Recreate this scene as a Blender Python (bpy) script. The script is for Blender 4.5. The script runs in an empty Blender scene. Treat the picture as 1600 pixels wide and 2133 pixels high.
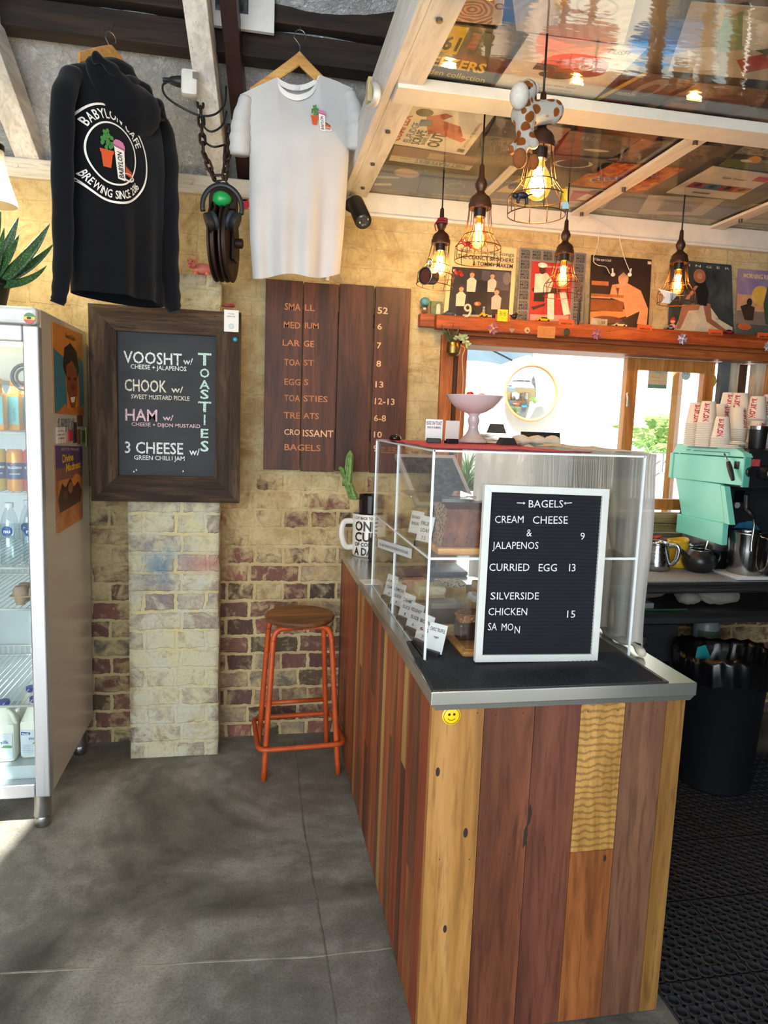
import bpy, bmesh, math, random
from mathutils import Vector, Matrix, noise
from math import sin, cos, pi, sqrt, radians, atan2
random.seed(7)
SC = bpy.context.scene
COL = SC.collection
V = Vector

# ------------------------------------------------------------------ camera
FPX, CX, CY = 1453.5, 800.0, 1066.5
CAM = V((0.0, 0.0, 1.6))
_y, _p, _r = radians(10.63), radians(7.35), radians(2.08)
FW = V((sin(_y)*cos(_p), cos(_y)*cos(_p), -sin(_p)))
_r0 = V((cos(_y), -sin(_y), 0)); _u0 = _r0.cross(FW)
RT = _r0*cos(_r) + _u0*sin(_r); UP = -_r0*sin(_r) + _u0*cos(_r)
cd = bpy.data.cameras.new('camera'); cam = bpy.data.objects.new('camera', cd); COL.objects.link(cam)
cam.matrix_world = Matrix(((RT.x, UP.x, -FW.x, CAM.x), (RT.y, UP.y, -FW.y, CAM.y), (RT.z, UP.z, -FW.z, CAM.z), (0, 0, 0, 1)))
cd.sensor_fit = 'HORIZONTAL'; cd.sensor_width = 36.0; cd.lens = 36.0*FPX/1600.0
cd.clip_start = 0.02; cd.clip_end = 200
SC.camera = cam

def at(px, py, X=None, Y=None, Z=None):
    """the place in the room that a line of sight meets at a given wall distance, side plane or height"""
    d = RT*((px-CX)/FPX) - UP*((py-CY)/FPX) + FW
    t = (X-CAM.x)/d.x if X is not None else (Y-CAM.y)/d.y if Y is not None else (Z-CAM.z)/d.z
    return CAM + d*t

# ------------------------------------------------------------------ light
SC.view_settings.view_transform = 'Standard'; SC.view_settings.look = 'None'
SC.view_settings.gamma = 1.0; SC.view_settings.use_curve_mapping = False
SC.view_settings.exposure = 0.95
wd = bpy.data.worlds.new('sky'); SC.world = wd; wd.use_nodes = True
wn = wd.node_tree.nodes; bg = wn['Background']
bg.inputs[0].default_value = (0.80, 0.90, 1.0, 1); bg.inputs[1].default_value = 1.15
sd = bpy.data.lights.new('sun', 'SUN'); sd.energy = 9.0; sd.angle = 0.01; sd.color = (1, 0.95, 0.86)
sun = bpy.data.objects.new('sun', sd); COL.objects.link(sun)
sun.rotation_euler = V((0.30, 0.62, -0.80)).to_track_quat('-Z', 'Y').to_euler()
def area(name, loc, look, sx, sy, e, col=(1, 1, 1)):
    l = bpy.data.lights.new(name, 'AREA'); l.shape = 'RECTANGLE'; l.size = sx; l.size_y = sy; l.energy = e; l.color = col
    o = bpy.data.objects.new(name, l); COL.objects.link(o); o.location = loc
    o.rotation_euler = (V(look)-V(loc)).to_track_quat('-Z', 'Y').to_euler(); return o
area('shopfront_daylight', (-1.6, -2.6, 1.7), (0.2, 3.0, 1.0), 3.2, 2.6, 95, (0.93, 0.97, 1.0))

# ------------------------------------------------------------------ colours and materials
def hexc(h, a=1.0):
    h = h.lstrip('#'); c = [int(h[i:i+2], 16)/255 for i in (0, 2, 4)]
    return tuple((x/12.92 if x <= 0.04045 else ((x+0.055)/1.055)**2.4) for x in c)+(a,)
MATS = {}
class NT:
    def __init__(s, name):
        s.m = bpy.data.materials.new(name); s.m.use_nodes = True
        s.t = s.m.node_tree; s.n = s.t.nodes; s.b = s.n['Principled BSDF']; s.o = s.n['Material Output']
    def add(s, t, **k):
        n = s.n.new(t)
        for a, v in k.items():
            if a in n.inputs.keys(): n.inputs[a].default_value = v
            else: setattr(n, a, v)
        return n
    def l(s, a, b): s.t.links.new(a, b)
    def co(s, scale=(1, 1, 1), kind='Object', rot=(0, 0, 0)):
        c = s.add('ShaderNodeTexCoord'); m = s.add('ShaderNodeMapping')
        m.inputs['Scale'].default_value = scale; m.inputs['Rotation'].default_value = rot
        s.l(c.outputs[kind], m.inputs['Vector']); return m.outputs[0]
    def noise(s, vec, scale, detail=4, rough=0.6, dist=0.0):
        n = s.add('ShaderNodeTexNoise'); n.inputs['Scale'].default_value = scale; n.inputs['Detail'].default_value = detail
        n.inputs['Roughness'].default_value = rough; n.inputs['Distortion'].default_value = dist
        s.l(vec, n.inputs['Vector']); return n.outputs['Fac']
    def ramp(s, fac, stops, interp='LINEAR'):
        r = s.add('ShaderNodeValToRGB'); e = r.color_ramp.elements; r.color_ramp.interpolation = interp
        while len(e) < len(stops): e.new(0.5)
        for k, (p, c) in enumerate(stops):
            e[k].position = p; e[k].color = hexc(c) if isinstance(c, str) else (c, c, c, 1) if isinstance(c, (int, float)) else c
        s.l(fac, r.inputs[0]); return r.outputs[0]
    def mix(s, fac, a, b, mode='MIX'):
        m = s.add('ShaderNodeMix', data_type='RGBA', blend_type=mode)
        for k, x in ((0, fac), (6, a), (7, b)):
            if hasattr(x, 'is_linked'): s.l(x, m.inputs[k])
            elif isinstance(x, str): m.inputs[k].default_value = hexc(x)
            else: m.inputs[k].default_value = x
        return m.outputs[2]
    def math(s, op, a, b=0.0, clamp=False):
        m = s.add('ShaderNodeMath', operation=op, use_clamp=clamp)
        for k, x in ((0, a), (1, b)):
            if hasattr(x, 'is_linked'): s.l(x, m.inputs[k])
            else: m.inputs[k].default_value = x
        return m.outputs[0]
    def bump(s, h, strength=0.3, dist=0.01):
        b = s.add('ShaderNodeBump'); b.inputs['Strength'].default_value = strength; b.inputs['Distance'].default_value = dist
        s.l(h, b.inputs['Height']); s.l(b.outputs[0], s.b.inputs['Normal'])
    def col(s, x):
        if hasattr(x, 'is_linked'): s.l(x, s.b.inputs['Base Color'])
        else: s.b.inputs['Base Color'].default_value = hexc(x) if isinstance(x, str) else x
    def set(s, rough=0.5, metal=0.0, spec=0.5):
        s.b.inputs['Roughness'].default_value = rough; s.b.inputs['Metallic'].default_value = metal
        s.b.inputs['Specular IOR Level'].default_value = spec

def plain(c, rough=0.5, metal=0.0, var=0.10, bump=0.0, scale=18, spec=0.5):
    """one colour with a little procedural mottling"""
    key = ('p', c, rough, metal, var, bump, scale, spec)
    if key in MATS: return MATS[key]
    n = NT('paint_'+c.strip('#')); v = n.co(); f = n.noise(v, scale, 3)
    h = hexc(c); d = tuple(max(0, x*(1-var)) for x in h[:3])+(1,); l = tuple(min(1, x*(1+var)) for x in h[:3])+(1,)
    n.col(n.ramp(f, [(0.3, d), (0.7, l)])); n.set(rough, metal, spec)
    if bump: n.bump(n.noise(v, scale*6, 3), bump, 0.003)
    MATS[key] = n.m; return n.m

def wood(dark, mid, light, axis='Z', rough=0.5, bump=0.15, fine=1.0, seed=0.0, spec=0.4, kn=0.0):
    key = ('w', dark, mid, light, axis, rough, bump, fine, seed, kn)
    if key in MATS: return MATS[key]
    n = NT('wood_'+mid.strip('#'))
    sc = {'X': (1.2, 14, 14), 'Y': (14, 1.2, 14), 'Z': (14, 14, 1.2)}[axis]
    v = n.co(tuple(x*fine for x in sc)); a = n.add('ShaderNodeVectorMath', operation='ADD'); a.inputs[1].default_value = (seed, seed*1.7, seed*0.6)
    n.l(v, a.inputs[0]); v = a.outputs[0]
    g = n.noise(v, 1.0, 6, 0.62, 1.2); big = n.noise(v, 0.22, 3, 0.5, 2.5); line = n.noise(v, 5.0, 3, 0.7)
    f = n.math('ADD', n.math('MULTIPLY', g, 0.55), n.math('MULTIPLY', big, 0.45))
    c = n.ramp(f, [(0.34, dark), (0.50, mid), (0.66, light)])
    c = n.mix(n.ramp(line, [(0.50, 0.0), (0.70, 0.72)]), c, dark)
    n.col(c); n.set(rough, 0, spec); n.bump(line, bump, 0.002)
    MATS[key] = n.m; return n.m

def metal(c='#b9bcbb', rough=0.3, brushed=None, bump=0.05, m=1.0, vary=1.0):
    key = ('m', c, rough, brushed, bump, m, vary)
    if key in MATS: return MATS[key]
    n = NT('metal_'+c.strip('#')); sc = {'X': (2, 90, 90), 'Y': (90, 2, 90), 'Z': (90, 90, 2), None: (9, 9, 9)}[brushed]
    f = n.noise(n.co(sc), 1.0 if brushed else 2.0, 3)
    n.set(rough, m); n.col(c); r = n.ramp(f, [(0.3, max(0, rough-0.08*vary)), (0.7, min(1, rough+0.12*vary))])
    n.l(r, n.b.inputs['Roughness'])
    if bump: n.bump(f, bump, 0.001)
    MATS[key] = n.m; return n.m

def clear(tint=(1, 1, 1), gloss=1.0, base=0.03, rough=0.02, grazing=0.55):
    """thin clear sheet: mostly lets light through, reflects more towards grazing"""
    key = ('c', tint, gloss, base, rough, grazing)
    if key in MATS: return MATS[key]
    n = NT('clear_sheet'); tr = n.add('ShaderNodeBsdfTransparent'); tr.inputs[0].default_value = tuple(tint)+(1,)
    gl = n.add('ShaderNodeBsdfGlossy'); gl.inputs['Roughness'].default_value = rough; gl.inputs[0].default_value = (gloss, gloss, gloss, 1)
    lw = n.add('ShaderNodeLayerWeight'); lw.inputs[0].default_value = 0.5
    f = n.math('ADD', n.math('MULTIPLY', n.math('POWER', lw.outputs['Facing'], 3.0), grazing), base)
    mx = n.add('ShaderNodeMixShader'); n.l(f, mx.inputs[0]); n.l(tr.outputs[0], mx.inputs[1]); n.l(gl.outputs[0], mx.inputs[2])
    n.l(mx.outputs[0], n.o.inputs[0]); MATS[key] = n.m; return n.m

def glow(c, e, base=None):
    key = ('g', c, e)
    if key in MATS: return MATS[key]
    n = NT('lit_'+c.strip('#')); n.col(base or c); n.b.inputs['Emission Color'].default_value = hexc(c); n.b.inputs['Emission Strength'].default_value = e
    MATS[key] = n.m; return n.m

def cloth(c, c2=None, rough=0.9, weave=420, bump=0.25, trans=0.0):
    key = ('cl', c, c2, rough, weave, bump, trans)
    if key in MATS: return MATS[key]
    n = NT('cloth_'+c.strip('#')); v = n.co(); f = n.noise(v, 7, 4); w = n.noise(v, weave, 2)
    h = hexc(c); n.col(n.ramp(f, [(0.3, c2 or tuple(x*0.86 for x in h[:3])+(1,)), (0.7, c)])); n.set(rough, 0, 0.2); n.bump(w, bump, 0.002)
    n.b.inputs['Sheen Weight'].default_value = 0.12
    if trans:
        tl = n.add('ShaderNodeBsdfTranslucent'); tl.inputs[0].default_value = hexc(c)
        mx = n.add('ShaderNodeMixShader'); mx.inputs[0].default_value = trans
        n.l(n.b.outputs[0], mx.inputs[1]); n.l(tl.outputs[0], mx.inputs[2]); n.l(mx.outputs[0], n.o.inputs[0])
    MATS[key] = n.m; return n.m

# ------------------------------------------------------------------ mesh building
WORLD = {}
def frame(o, x, y):
    """matrix whose XY plane lies at o along x and y (z = x cross y)"""
    x = V(x).normalized(); z = x.cross(V(y)).normalized(); y = z.cross(x); o = V(o)
    return Matrix(((x.x, y.x, z.x, o.x), (x.y, y.y, z.y, o.y), (x.z, y.z, z.z, o.z), (0, 0, 0, 1)))
FONTC = {}
def glyphs(s, bold=0.0):
    k = (s, bold)
    if k not in FONTC:
        c = bpy.data.curves.new('t', 'FONT'); c.body = s; c.size = 1.0; c.offset = bold; c.resolution_u = 2; c.fill_mode = 'FRONT'
        o = bpy.data.objects.new('t', c); COL.objects.link(o)
        dg = bpy.context.evaluated_depsgraph_get(); m = o.evaluated_get(dg).to_mesh()
        vs = [v.co.copy() for v in m.vertices]; fs = [tuple(p.vertices) for p in m.polygons]
        o.evaluated_get(dg).to_mesh_clear(); bpy.data.objects.remove(o); bpy.data.curves.remove(c)
        if vs:
            x0 = min(v.x for v in vs); x1 = max(v.x for v in vs)
        else: x0 = x1 = 0
        FONTC[k] = (vs, fs, x0, x1)
    return FONTC[k]

class MB:
    def __init__(s): s.v = []; s.f = []; s.mi = []; s.m = 0; s.M = None
    def put(s, vs, fs):
        b = len(s.v)
        s.v += [(s.M @ V(p)) if s.M else V(p) for p in vs]
        s.f += [tuple(b+i for i in f) for f in fs]; s.mi += [s.m]*len(fs); return s
    def box(s, lo, hi, bev=0.0):
        x0, y0, z0 = lo; x1, y1, z1 = hi
        if bev <= 0:
            return s.put([(x0, y0, z0), (x1, y0, z0), (x1, y1, z0), (x0, y1, z0), (x0, y0, z1), (x1, y0, z1), (x1, y1, z1), (x0, y1, z1)],
                  [(0, 3, 2, 1), (4, 5, 6, 7), (0, 1, 5, 4), (1, 2, 6, 5), (2, 3, 7, 6), (3, 0, 4, 7)])
        b = min(bev, (x1-x0)*.49, (y1-y0)*.49, (z1-z0)*.49)
        bm = bmesh.new(); bmesh.ops.create_cube(bm, size=1)
        for v in bm.verts: v.co = V(((x0+x1)/2+v.co.x*(x1-x0), (y0+y1)/2+v.co.y*(y1-y0), (z0+z1)/2+v.co.z*(z1-z0)))
        bmesh.ops.bevel(bm, geom=bm.edges[:], offset=b, segments=2, profile=0.5, affect='EDGES')
        bm.verts.index_update(); s.put([v.co.copy() for v in bm.verts], [tuple(v.index for v in f.verts) for f in bm.faces]); bm.free(); return s
    def beam(s, a, b, w, h, up=(0, 0, 1)):
        a = V(a); b = V(b); d = (b-a).normalized(); sd_ = d.cross(V(up)).normalized(); u = sd_.cross(d)
        q = [(-1, -1), (1, -1), (1, 1), (-1, 1)]; vs = [p+sd_*(x*w/2)+u*(y*h/2) for p in (a, b) for x, y in q]
        return s.put(vs, [(0, 1, 2, 3), (7, 6, 5, 4), (0, 4, 5, 1), (1, 5, 6, 2), (2, 6, 7, 3), (3, 7, 4, 0)])
    def loft(s, rings, cap0=True, cap1=True, closed=True):
        n = len(rings[0]); vs = [p for r in rings for p in r]; fs = []
        for i in range(len(rings)-1):
            for j in range(n if closed else n-1):
                k = (j+1) % n; fs.append((i*n+j, i*n+k, (i+1)*n+k, (i+1)*n+j))
        if cap0: fs.append(tuple(range(n-1, -1, -1)))
        if cap1: fs.append(tuple((len(rings)-1)*n+j for j in range(n)))
        return s.put(vs, fs)
    def lathe(s, prof, n=24, c=(0, 0, 0), cap0=True, cap1=True, ax='Z', wob=None):
        rings = []
        for r, h in prof:
            ring = []
            for j in range(n):
                a = 2*pi*j/n; rr = r*(1+(wob(a, h) if wob else 0))
                p = (rr*cos(a), rr*sin(a), h)
                if ax == 'X': p = (h, rr*cos(a), rr*sin(a))
                if ax == 'Y': p = (rr*cos(a), -h, rr*sin(a)) if False else (rr*sin(a), h, rr*cos(a))
                ring.append((p[0]+c[0], p[1]+c[1], p[2]+c[2]))
            rings.append(ring)
        return s.loft(rings, cap0, cap1)
    def tube(s, pts, r, n=8, caps=True, flat=1.0):
        pts = [V(p) for p in pts]; rings = []; up = None
        for i, p in enumerate(pts):
            t = ((pts[i+1] if i+1 < len(pts) else p)-(pts[i-1] if i else p))
            if t.length < 1e-9: t = V((0, 0, 1))
            t.normalize()
            if up is None: up = V((0, 0, 1)) if abs(t.z) < 0.9 else V((1, 0, 0))
            x = t.cross(up)
            if x.length < 1e-6: x = t.cross(V((0, 1, 0)))
            x.normalize(); y = x.cross(t); up = y
            rr = r[i] if isinstance(r, (list, tuple)) else r
            rings.append([p + x*(rr*cos(2*pi*j/n)) + y*(rr*flat*sin(2*pi*j/n)) for j in range(n)])
        return s.loft(rings, caps, caps)
    def ring(s, c, R, r, n=28, k=6, ax='Z', sy=1.0):
        rings = []
        for i in range(n+1):
            a = 2*pi*i/n; ring = []
            for j in range(k):
                b = 2*pi*j/k; rr = R+r*cos(b); p = (rr*cos(a), rr*sin(a)*sy, r*sin(b))
                if ax == 'Y': p = (p[0], p[2], p[1])
                if ax == 'X': p = (p[2], p[0], p[1])
                ring.append(V(p)+V(c))
            rings.append(ring)
        return s.loft(rings, False, False)
    def ball(s, c, r, n=16, k=10, wob=None):
        rx, ry, rz = r if isinstance(r, (tuple, list)) else (r, r, r); rings = []
        for i in range(k+1):
            t = -pi/2+pi*i/k; ring = []
            for j in range(n):
                a = 2*pi*j/n; d = V((cos(t)*cos(a), cos(t)*sin(a), sin(t))); q = 1+(wob(d) if wob else 0)
                ring.append((c[0]+rx*d.x*q, c[1]+ry*d.y*q, c[2]+rz*d.z*q))
            rings.append(ring)
        return s.loft(rings, False, False)
    def quad(s, a, b, c, d): return s.put([a, b, c, d], [(0, 1, 2, 3)])
    def poly(s, pts): return s.put(pts, [tuple(range(len(pts)))])
    def prism(s, pts, M, h):
        n = len(pts); vs = [M @ V((x, y, 0)) for x, y in pts]+[M @ V((x, y, h)) for x, y in pts]
        return s.put(vs, [tuple(range(n-1, -1, -1)), tuple(range(n, 2*n))]+[(i, (i+1) % n, n+(i+1) % n, n+i) for i in range(n)])
    def disc(s, M, r, n=24, r0=0.0, a0=0.0, a1=2*pi, sy=1.0):
        full = abs(a1-a0-2*pi) < 1e-6
        A = [a0+(a1-a0)*i/n for i in range(n if full else n+1)]
        o = [M @ V((r*cos(a), r*sy*sin(a), 0)) for a in A]
        if r0 <= 0:
            return s.put(o+([] if full else [M @ V((0, 0, 0))]), [tuple(range(len(o)+(0 if full else 1)))])
        i_ = [M @ V((r0*cos(a), r0*sy*sin(a), 0)) for a in A]; m = len(A)
        return s.put(o+i_, [(k, (k+1) % m, m+(k+1) % m, m+k) for k in range(m if full else m-1)])
    def text(s, t, M, h=0.05, w=None, align='L', bold=0.0, sx=1.0, thick=0.0, shear=0.0, fn=None):
        """flat lettering of cap height h at M (optionally fitted to width w); fn bends the points"""
        vs, fs, x0, x1 = glyphs(t, bold)
        if not vs: return s
        k = h/0.729; wx = (x1-x0)*k*sx
        if w: sx *= w/wx; wx = w
        off = {'L': 0, 'C': -wx/2, 'R': -wx}[align]
        pts = [((v.x-x0)*k*sx+off+v.y*k*shear, v.y*k) for v in vs]
        out = [fn(x, y) if fn else M @ V((x, y, thick)) for x, y in pts]
        return s.put(out, fs)
    def stroke(s, pts, M, w):
        """a chalk- or brush-like line of width w through 2D points, lying in M"""
        P = [V((x, y, 0)) for x, y in pts]; L = []; R = []
        for i, p in enumerate(P):
            t = ((P[i+1] if i+1 < len(P) else p)-(P[i-1] if i else p)).normalized(); q = V((-t.y, t.x, 0))*(w/2); L.append(p+q); R.append(p-q)
        n = len(P); return s.put([M @ x for x in L]+[M @ x for x in R], [(i, n+i, n+i+1, i+1) for i in range(n-1)])
    def build(s, name, mats, parent=None, smooth=False, world=True, bev=0.0, angle=0.6, sub=0):
        me = bpy.data.meshes.new(name); vs = s.v
        if parent is not None and world and parent.name in WORLD:
            I = WORLD[parent.name]; vs = [I @ v for v in vs]
        me.from_pydata([tuple(v) for v in vs], [], s.f); me.validate(); me.update()
        for m in (mats if isinstance(mats, (list, tuple)) else [mats]): me.materials.append(m)
        if len(me.polygons) == len(s.mi): me.polygons.foreach_set('material_index', s.mi)
        o = bpy.data.objects.new(name, me); COL.objects.link(o)
        if parent is not None: o.parent = parent; WORLD[o.name] = WORLD.get(parent.name, Matrix())
        if smooth:
            me.polygons.foreach_set('use_smooth', [True]*len(me.polygons))
            if smooth != 'all':
                try: me.set_sharp_from_angle(angle=angle)
                except Exception: pass
        if bev:
            b = o.modifiers.new('bevel', 'BEVEL'); b.width = bev; b.segments = 2; b.limit_method = 'ANGLE'; b.angle_limit = 0.7
        if sub:
            b = o.modifiers.new('sub', 'SUBSURF'); b.levels = sub; b.render_levels = sub
        return o

def tag(o, label, cat, group=None):
    o['label'] = label; o['category'] = cat
    if group: o['group'] = group
    return o
def thing(name, label, cat, loc=(0, 0, 0), rz=0.0, group=None, rot=None):
    o = bpy.data.objects.new(name, None); COL.objects.link(o); o.empty_display_size = 0.05
    o.location = loc; o.rotation_euler = rot or (0, 0, rz)
    WORLD[o.name] = (Matrix.Translation(V(loc)) @ (o.rotation_euler.to_matrix().to_4x4())).inverted()
    return tag(o, label, cat, group)
def struct(o): o['kind'] = 'structure'; return o
def dup(root, loc, rz=0.0, label=None, group=None, rot=None, scale=None):
    def cp(o, parent):
        c = o.copy(); COL.objects.link(c); c.parent = parent
        for ch in list(o.children): cp(ch, c)
        return c
    kids = list(root.children); r = root.copy(); COL.objects.link(r)
    r.location = loc; r.rotation_euler = rot or (0, 0, rz)
    if scale: r.scale = scale
    if label: r['label'] = label
    if group: r['group'] = group
    for ch in kids: cp(ch, r)
    return r
def lerp(a, b, t): return a+(b-a)*t
def sm(a, b, x):
    t = max(0.0, min(1.0, (x-a)/(b-a))); return t*t*(3-2*t)
def curve(pts, n=8):
    """smooth line through points"""
    P = [V(p) for p in pts]; out = []
    for i in range(len(P)-1):
        p0 = P[max(i-1, 0)]; p1 = P[i]; p2 = P[i+1]; p3 = P[min(i+2, len(P)-1)]
        for k in range(n):
            t = k/n; out.append(0.5*((2*p1)+(p2-p0)*t+(2*p0-5*p1+4*p2-p3)*t*t+(3*p1-p0-3*p2+p3)*t**3))
    return out+[P[-1]]
X_, Y_, Z_ = V((1, 0, 0)), V((0, 1, 0)), V((0, 0, 1))
def wallM(p): return frame(p, X_, Z_)          # plane facing the room from the back wall
YW = 3.42
# ================================================================== THE ROOM
# ---- brick materials
def brick_mat(name, wash_lo, wash_hi, z0, z1, bricks, mortar, wash, wash2, stain=None):
    """old brickwork under worn lime wash; the wash grows from wash_lo at height z0 to wash_hi at z1"""
    n = NT(name); c = n.add('ShaderNodeTexCoord'); sx = n.add('ShaderNodeSeparateXYZ'); n.l(c.outputs['Object'], sx.inputs[0])
    P = c.outputs['Object']
    w1 = n.noise(P, 5.0, 3); w2 = n.noise(P, 9.0, 3)
    w3 = n.math('MULTIPLY', n.noise(P, 30, 3, 0.7), 0.020)
    u = n.math('ADD', n.math('ADD', n.math('ADD', sx.outputs[0], sx.outputs[1]), n.math('MULTIPLY', w1, 0.035)), w3); v = n.math('ADD', n.math('ADD', sx.outputs[2], n.math('MULTIPLY', w2, 0.022)), w3)
    cb = n.add('ShaderNodeCombineXYZ'); n.l(u, cb.inputs[0]); n.l(v, cb.inputs[1])
    b = n.add('ShaderNodeTexBrick'); n.l(cb.outputs[0], b.inputs['Vector'])
    b.offset = 0.37; b.squash = 0.55; b.squash_frequency = 2
    for k, x in (('Scale', 1.0), ('Mortar Size', 0.010), ('Mortar Smooth', 0.35), ('Bias', 0.0), ('Brick Width', 0.245), ('Row Height', 0.0905)): b.inputs[k].default_value = x
    b.inputs['Color1'].default_value = (0, 0, 0, 1); b.inputs['Color2'].default_value = (1, 1, 1, 1); b.inputs['Mortar'].default_value = (0.5, 0.5, 0.5, 1)
    mort = b.outputs['Fac']; rnd = b.outputs['Color']
    fine = n.noise(P, 60, 5, 0.7); mid = n.noise(P, 14, 5, 0.65, 0.6); big = n.noise(P, 3.1, 4, 0.6, 1.0)
    bc = n.ramp(rnd, [(k/(len(bricks)-1), h) for k, h in enumerate(bricks)])
    bc = n.mix(n.ramp(fine, [(0.40, 0.0), (0.78, 0.5)]), bc, '#2b221d')
    bc = n.mix(n.ramp(mid, [(0.50, 0.0), (0.75, 0.75)]), bc, wash)
    mc = n.mix(n.ramp(mid, [(0.35, 0.0), (0.7, 1.0)]), mortar, wash)
    base = n.mix(n.ramp(mort, [(0.25, 0.0), (0.75, 1.0)]), bc, mc)
    t = n.math('MULTIPLY', n.math('SUBTRACT', sx.outputs[2], z0), 1.0/(z1-z0), clamp=True)
    amt = n.math('ADD', n.math('MULTIPLY', t, wash_hi-wash_lo), wash_lo)
    m = n.math('ADD', n.math('ADD', n.math('MULTIPLY', mid, 0.75), n.math('MULTIPLY', big, 0.55)), n.math('MULTIPLY', n.math('SUBTRACT', rnd, 0.5), 0.22))
    k = n.math('MULTIPLY', n.math('SUBTRACT', n.math('ADD', m, amt), 1.0), 6.0, clamp=True)
    wc = n.mix(n.ramp(n.noise(P, 7, 5, 0.7), [(0.32, 0.0), (0.68, 1.0)]), wash, wash2)
    wc = n.mix(n.ramp(fine, [(0.5, 0.0), (0.85, 0.5)]), wc, '#6a5c44')
    wc = n.mix(n.ramp(n.noise(P, 4.3, 5, 0.72, 1.5), [(0.52, 0.0), (0.66, 0.6)]), wc, '#8f6f45')
    col = n.mix(k, base, wc)
    if stain: col = stain(n, P, sx, col)
    n.col(col); n.set(0.92, 0, 0.25)
    h = n.math('ADD', n.math('MULTIPLY', n.math('SUBTRACT', 1.0, mort), n.math('SUBTRACT', 1.0, n.math('MULTIPLY', k, 0.72))), n.math('ADD', n.math('MULTIPLY', fine, 0.35), n.math('MULTIPLY', mid, 0.6)))
    n.bump(h, 0.75, 0.012)
    return n.m
RED = ['#4a4038', '#8a5a50', '#675046', '#935f55', '#57503f', '#7b5248', '#a08f78', '#6f685a']
m_brick = brick_mat('old_brick', 0.34, 0.80, 0.5, 2.1, RED, '#b29c72', '#c9b98f', '#ab9468')
def pier_stain(n, P, sx, col):
    # blue and pink paint rubbed into the bricks about 0.9 m up
    a = n.math('ABSOLUTE', n.math('SUBTRACT', sx.outputs[2], 0.90)); a = n.math('SUBTRACT', 1.0, n.math('MULTIPLY', a, 4.6), clamp=True)
    x = n.math('SUBTRACT', 1.0, n.math('MULTIPLY', n.math('ABSOLUTE', n.math('ADD', sx.outputs[0], 0.42)), 5.5), clamp=True)
    f = n.math('MULTIPLY', n.math('MULTIPLY', n.math('MULTIPLY', a, x), 0.55), n.ramp(n.noise(P, 11, 5, 0.7), [(0.36, 0.0), (0.58, 1.0)]))
    col = n.mix(n.math('MULTIPLY', f, 1.5, clamp=True), col, '#3f6f90')
    a2 = n.math('SUBTRACT', 1.0, n.math('MULTIPLY', n.math('ABSOLUTE', n.math('SUBTRACT', sx.outputs[2], 0.925)), 16.0), clamp=True)
    x2 = n.math('SUBTRACT', 1.0, n.math('MULTIPLY', n.math('ABSOLUTE', n.math('ADD', sx.outputs[0], 0.21)), 7), clamp=True)
    return n.mix(n.math('MULTIPLY', n.math('MULTIPLY', a2, x2), 0.9, clamp=True), col, '#b3766f')
m_pier = brick_mat('washed_brick', 0.51, 0.47, 0.2, 1.2, ['#a39688', '#857069', '#b0a496', '#93867f', '#b5a791', '#866f69'], '#c9b985', '#c6bc92', '#bdbdae', pier_stain)

# ---- floor: worn concrete with cut joints
n = NT('worn_concrete'); P = n.co(); sx = n.add('ShaderNodeSeparateXYZ'); n.l(P, sx.inputs[0])
f = n.noise(P, 1.1, 5, 0.6, 0.8); g = n.noise(P, 9, 6, 0.7); h = n.noise(P, 130, 3, 0.7)
c = n.ramp(n.math('ADD', n.math('MULTIPLY', f, 0.75), n.math('MULTIPLY', g, 0.25)), [(0.38, '#4f4e46'), (0.5, '#7d7b72'), (0.63, '#b0aea5')])
c = n.mix(n.ramp(h, [(0.45, 0.0), (0.8, 0.6)]), c, '#302f2b'); c = n.mix(n.ramp(n.noise(P, 55, 4, 0.8), [(0.62, 0.0), (0.8, 0.5)]), c, '#a3a197')
n.col(c); n.set(0.62, 0, 0.45); n.l(n.ramp(g, [(0.3, 0.44), (0.7, 0.75)]), n.b.inputs['Roughness']); n.bump(n.math('ADD', h, g), 0.14, 0.004); m_floor = n.m
b = MB(); b.box((-2.6, -3.2, -0.08), (4.6, 3.45, 0)); floor = struct(b.build('floor', m_floor))
def joint(pts, w):
    b = MB(); L = []
    for i in range(len(pts)-1):
        a, c = V(pts[i]), V(pts[i+1]); k = max(2, int((c-a).length/0.05))
        L += [a+(c-a)*(j/k)+V((noise.noise(V((i, j*.4, 1)))*0.004, noise.noise(V((j*.4, i, 3)))*0.004, 0)) for j in range(k)]
    L.append(V(pts[-1])); b.tube([p+V((0, 0, -w*0.12)) for p in L], [w*(0.8+0.5*noise.noise(p*9)) for p in L], 6, True, 0.35); return b
struct(joint([(0.212, 3.36, 0), (0.208, 2.59, 0), (0.230, 1.905, 0), (0.236, 1.2, 0)], 0.0065).build('floor_joint', plain('#6a675c', 0.9, 0, 0.3, 0.3)))
struct(joint([(-2.6, 2.13, 0), (-0.70, 1.965, 0), (0.23, 1.905, 0), (0.43, 1.908, 0)], 0.0065).build('floor_joint', plain('#918e82', 0.9, 0, 0.3, 0.3)))

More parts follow.
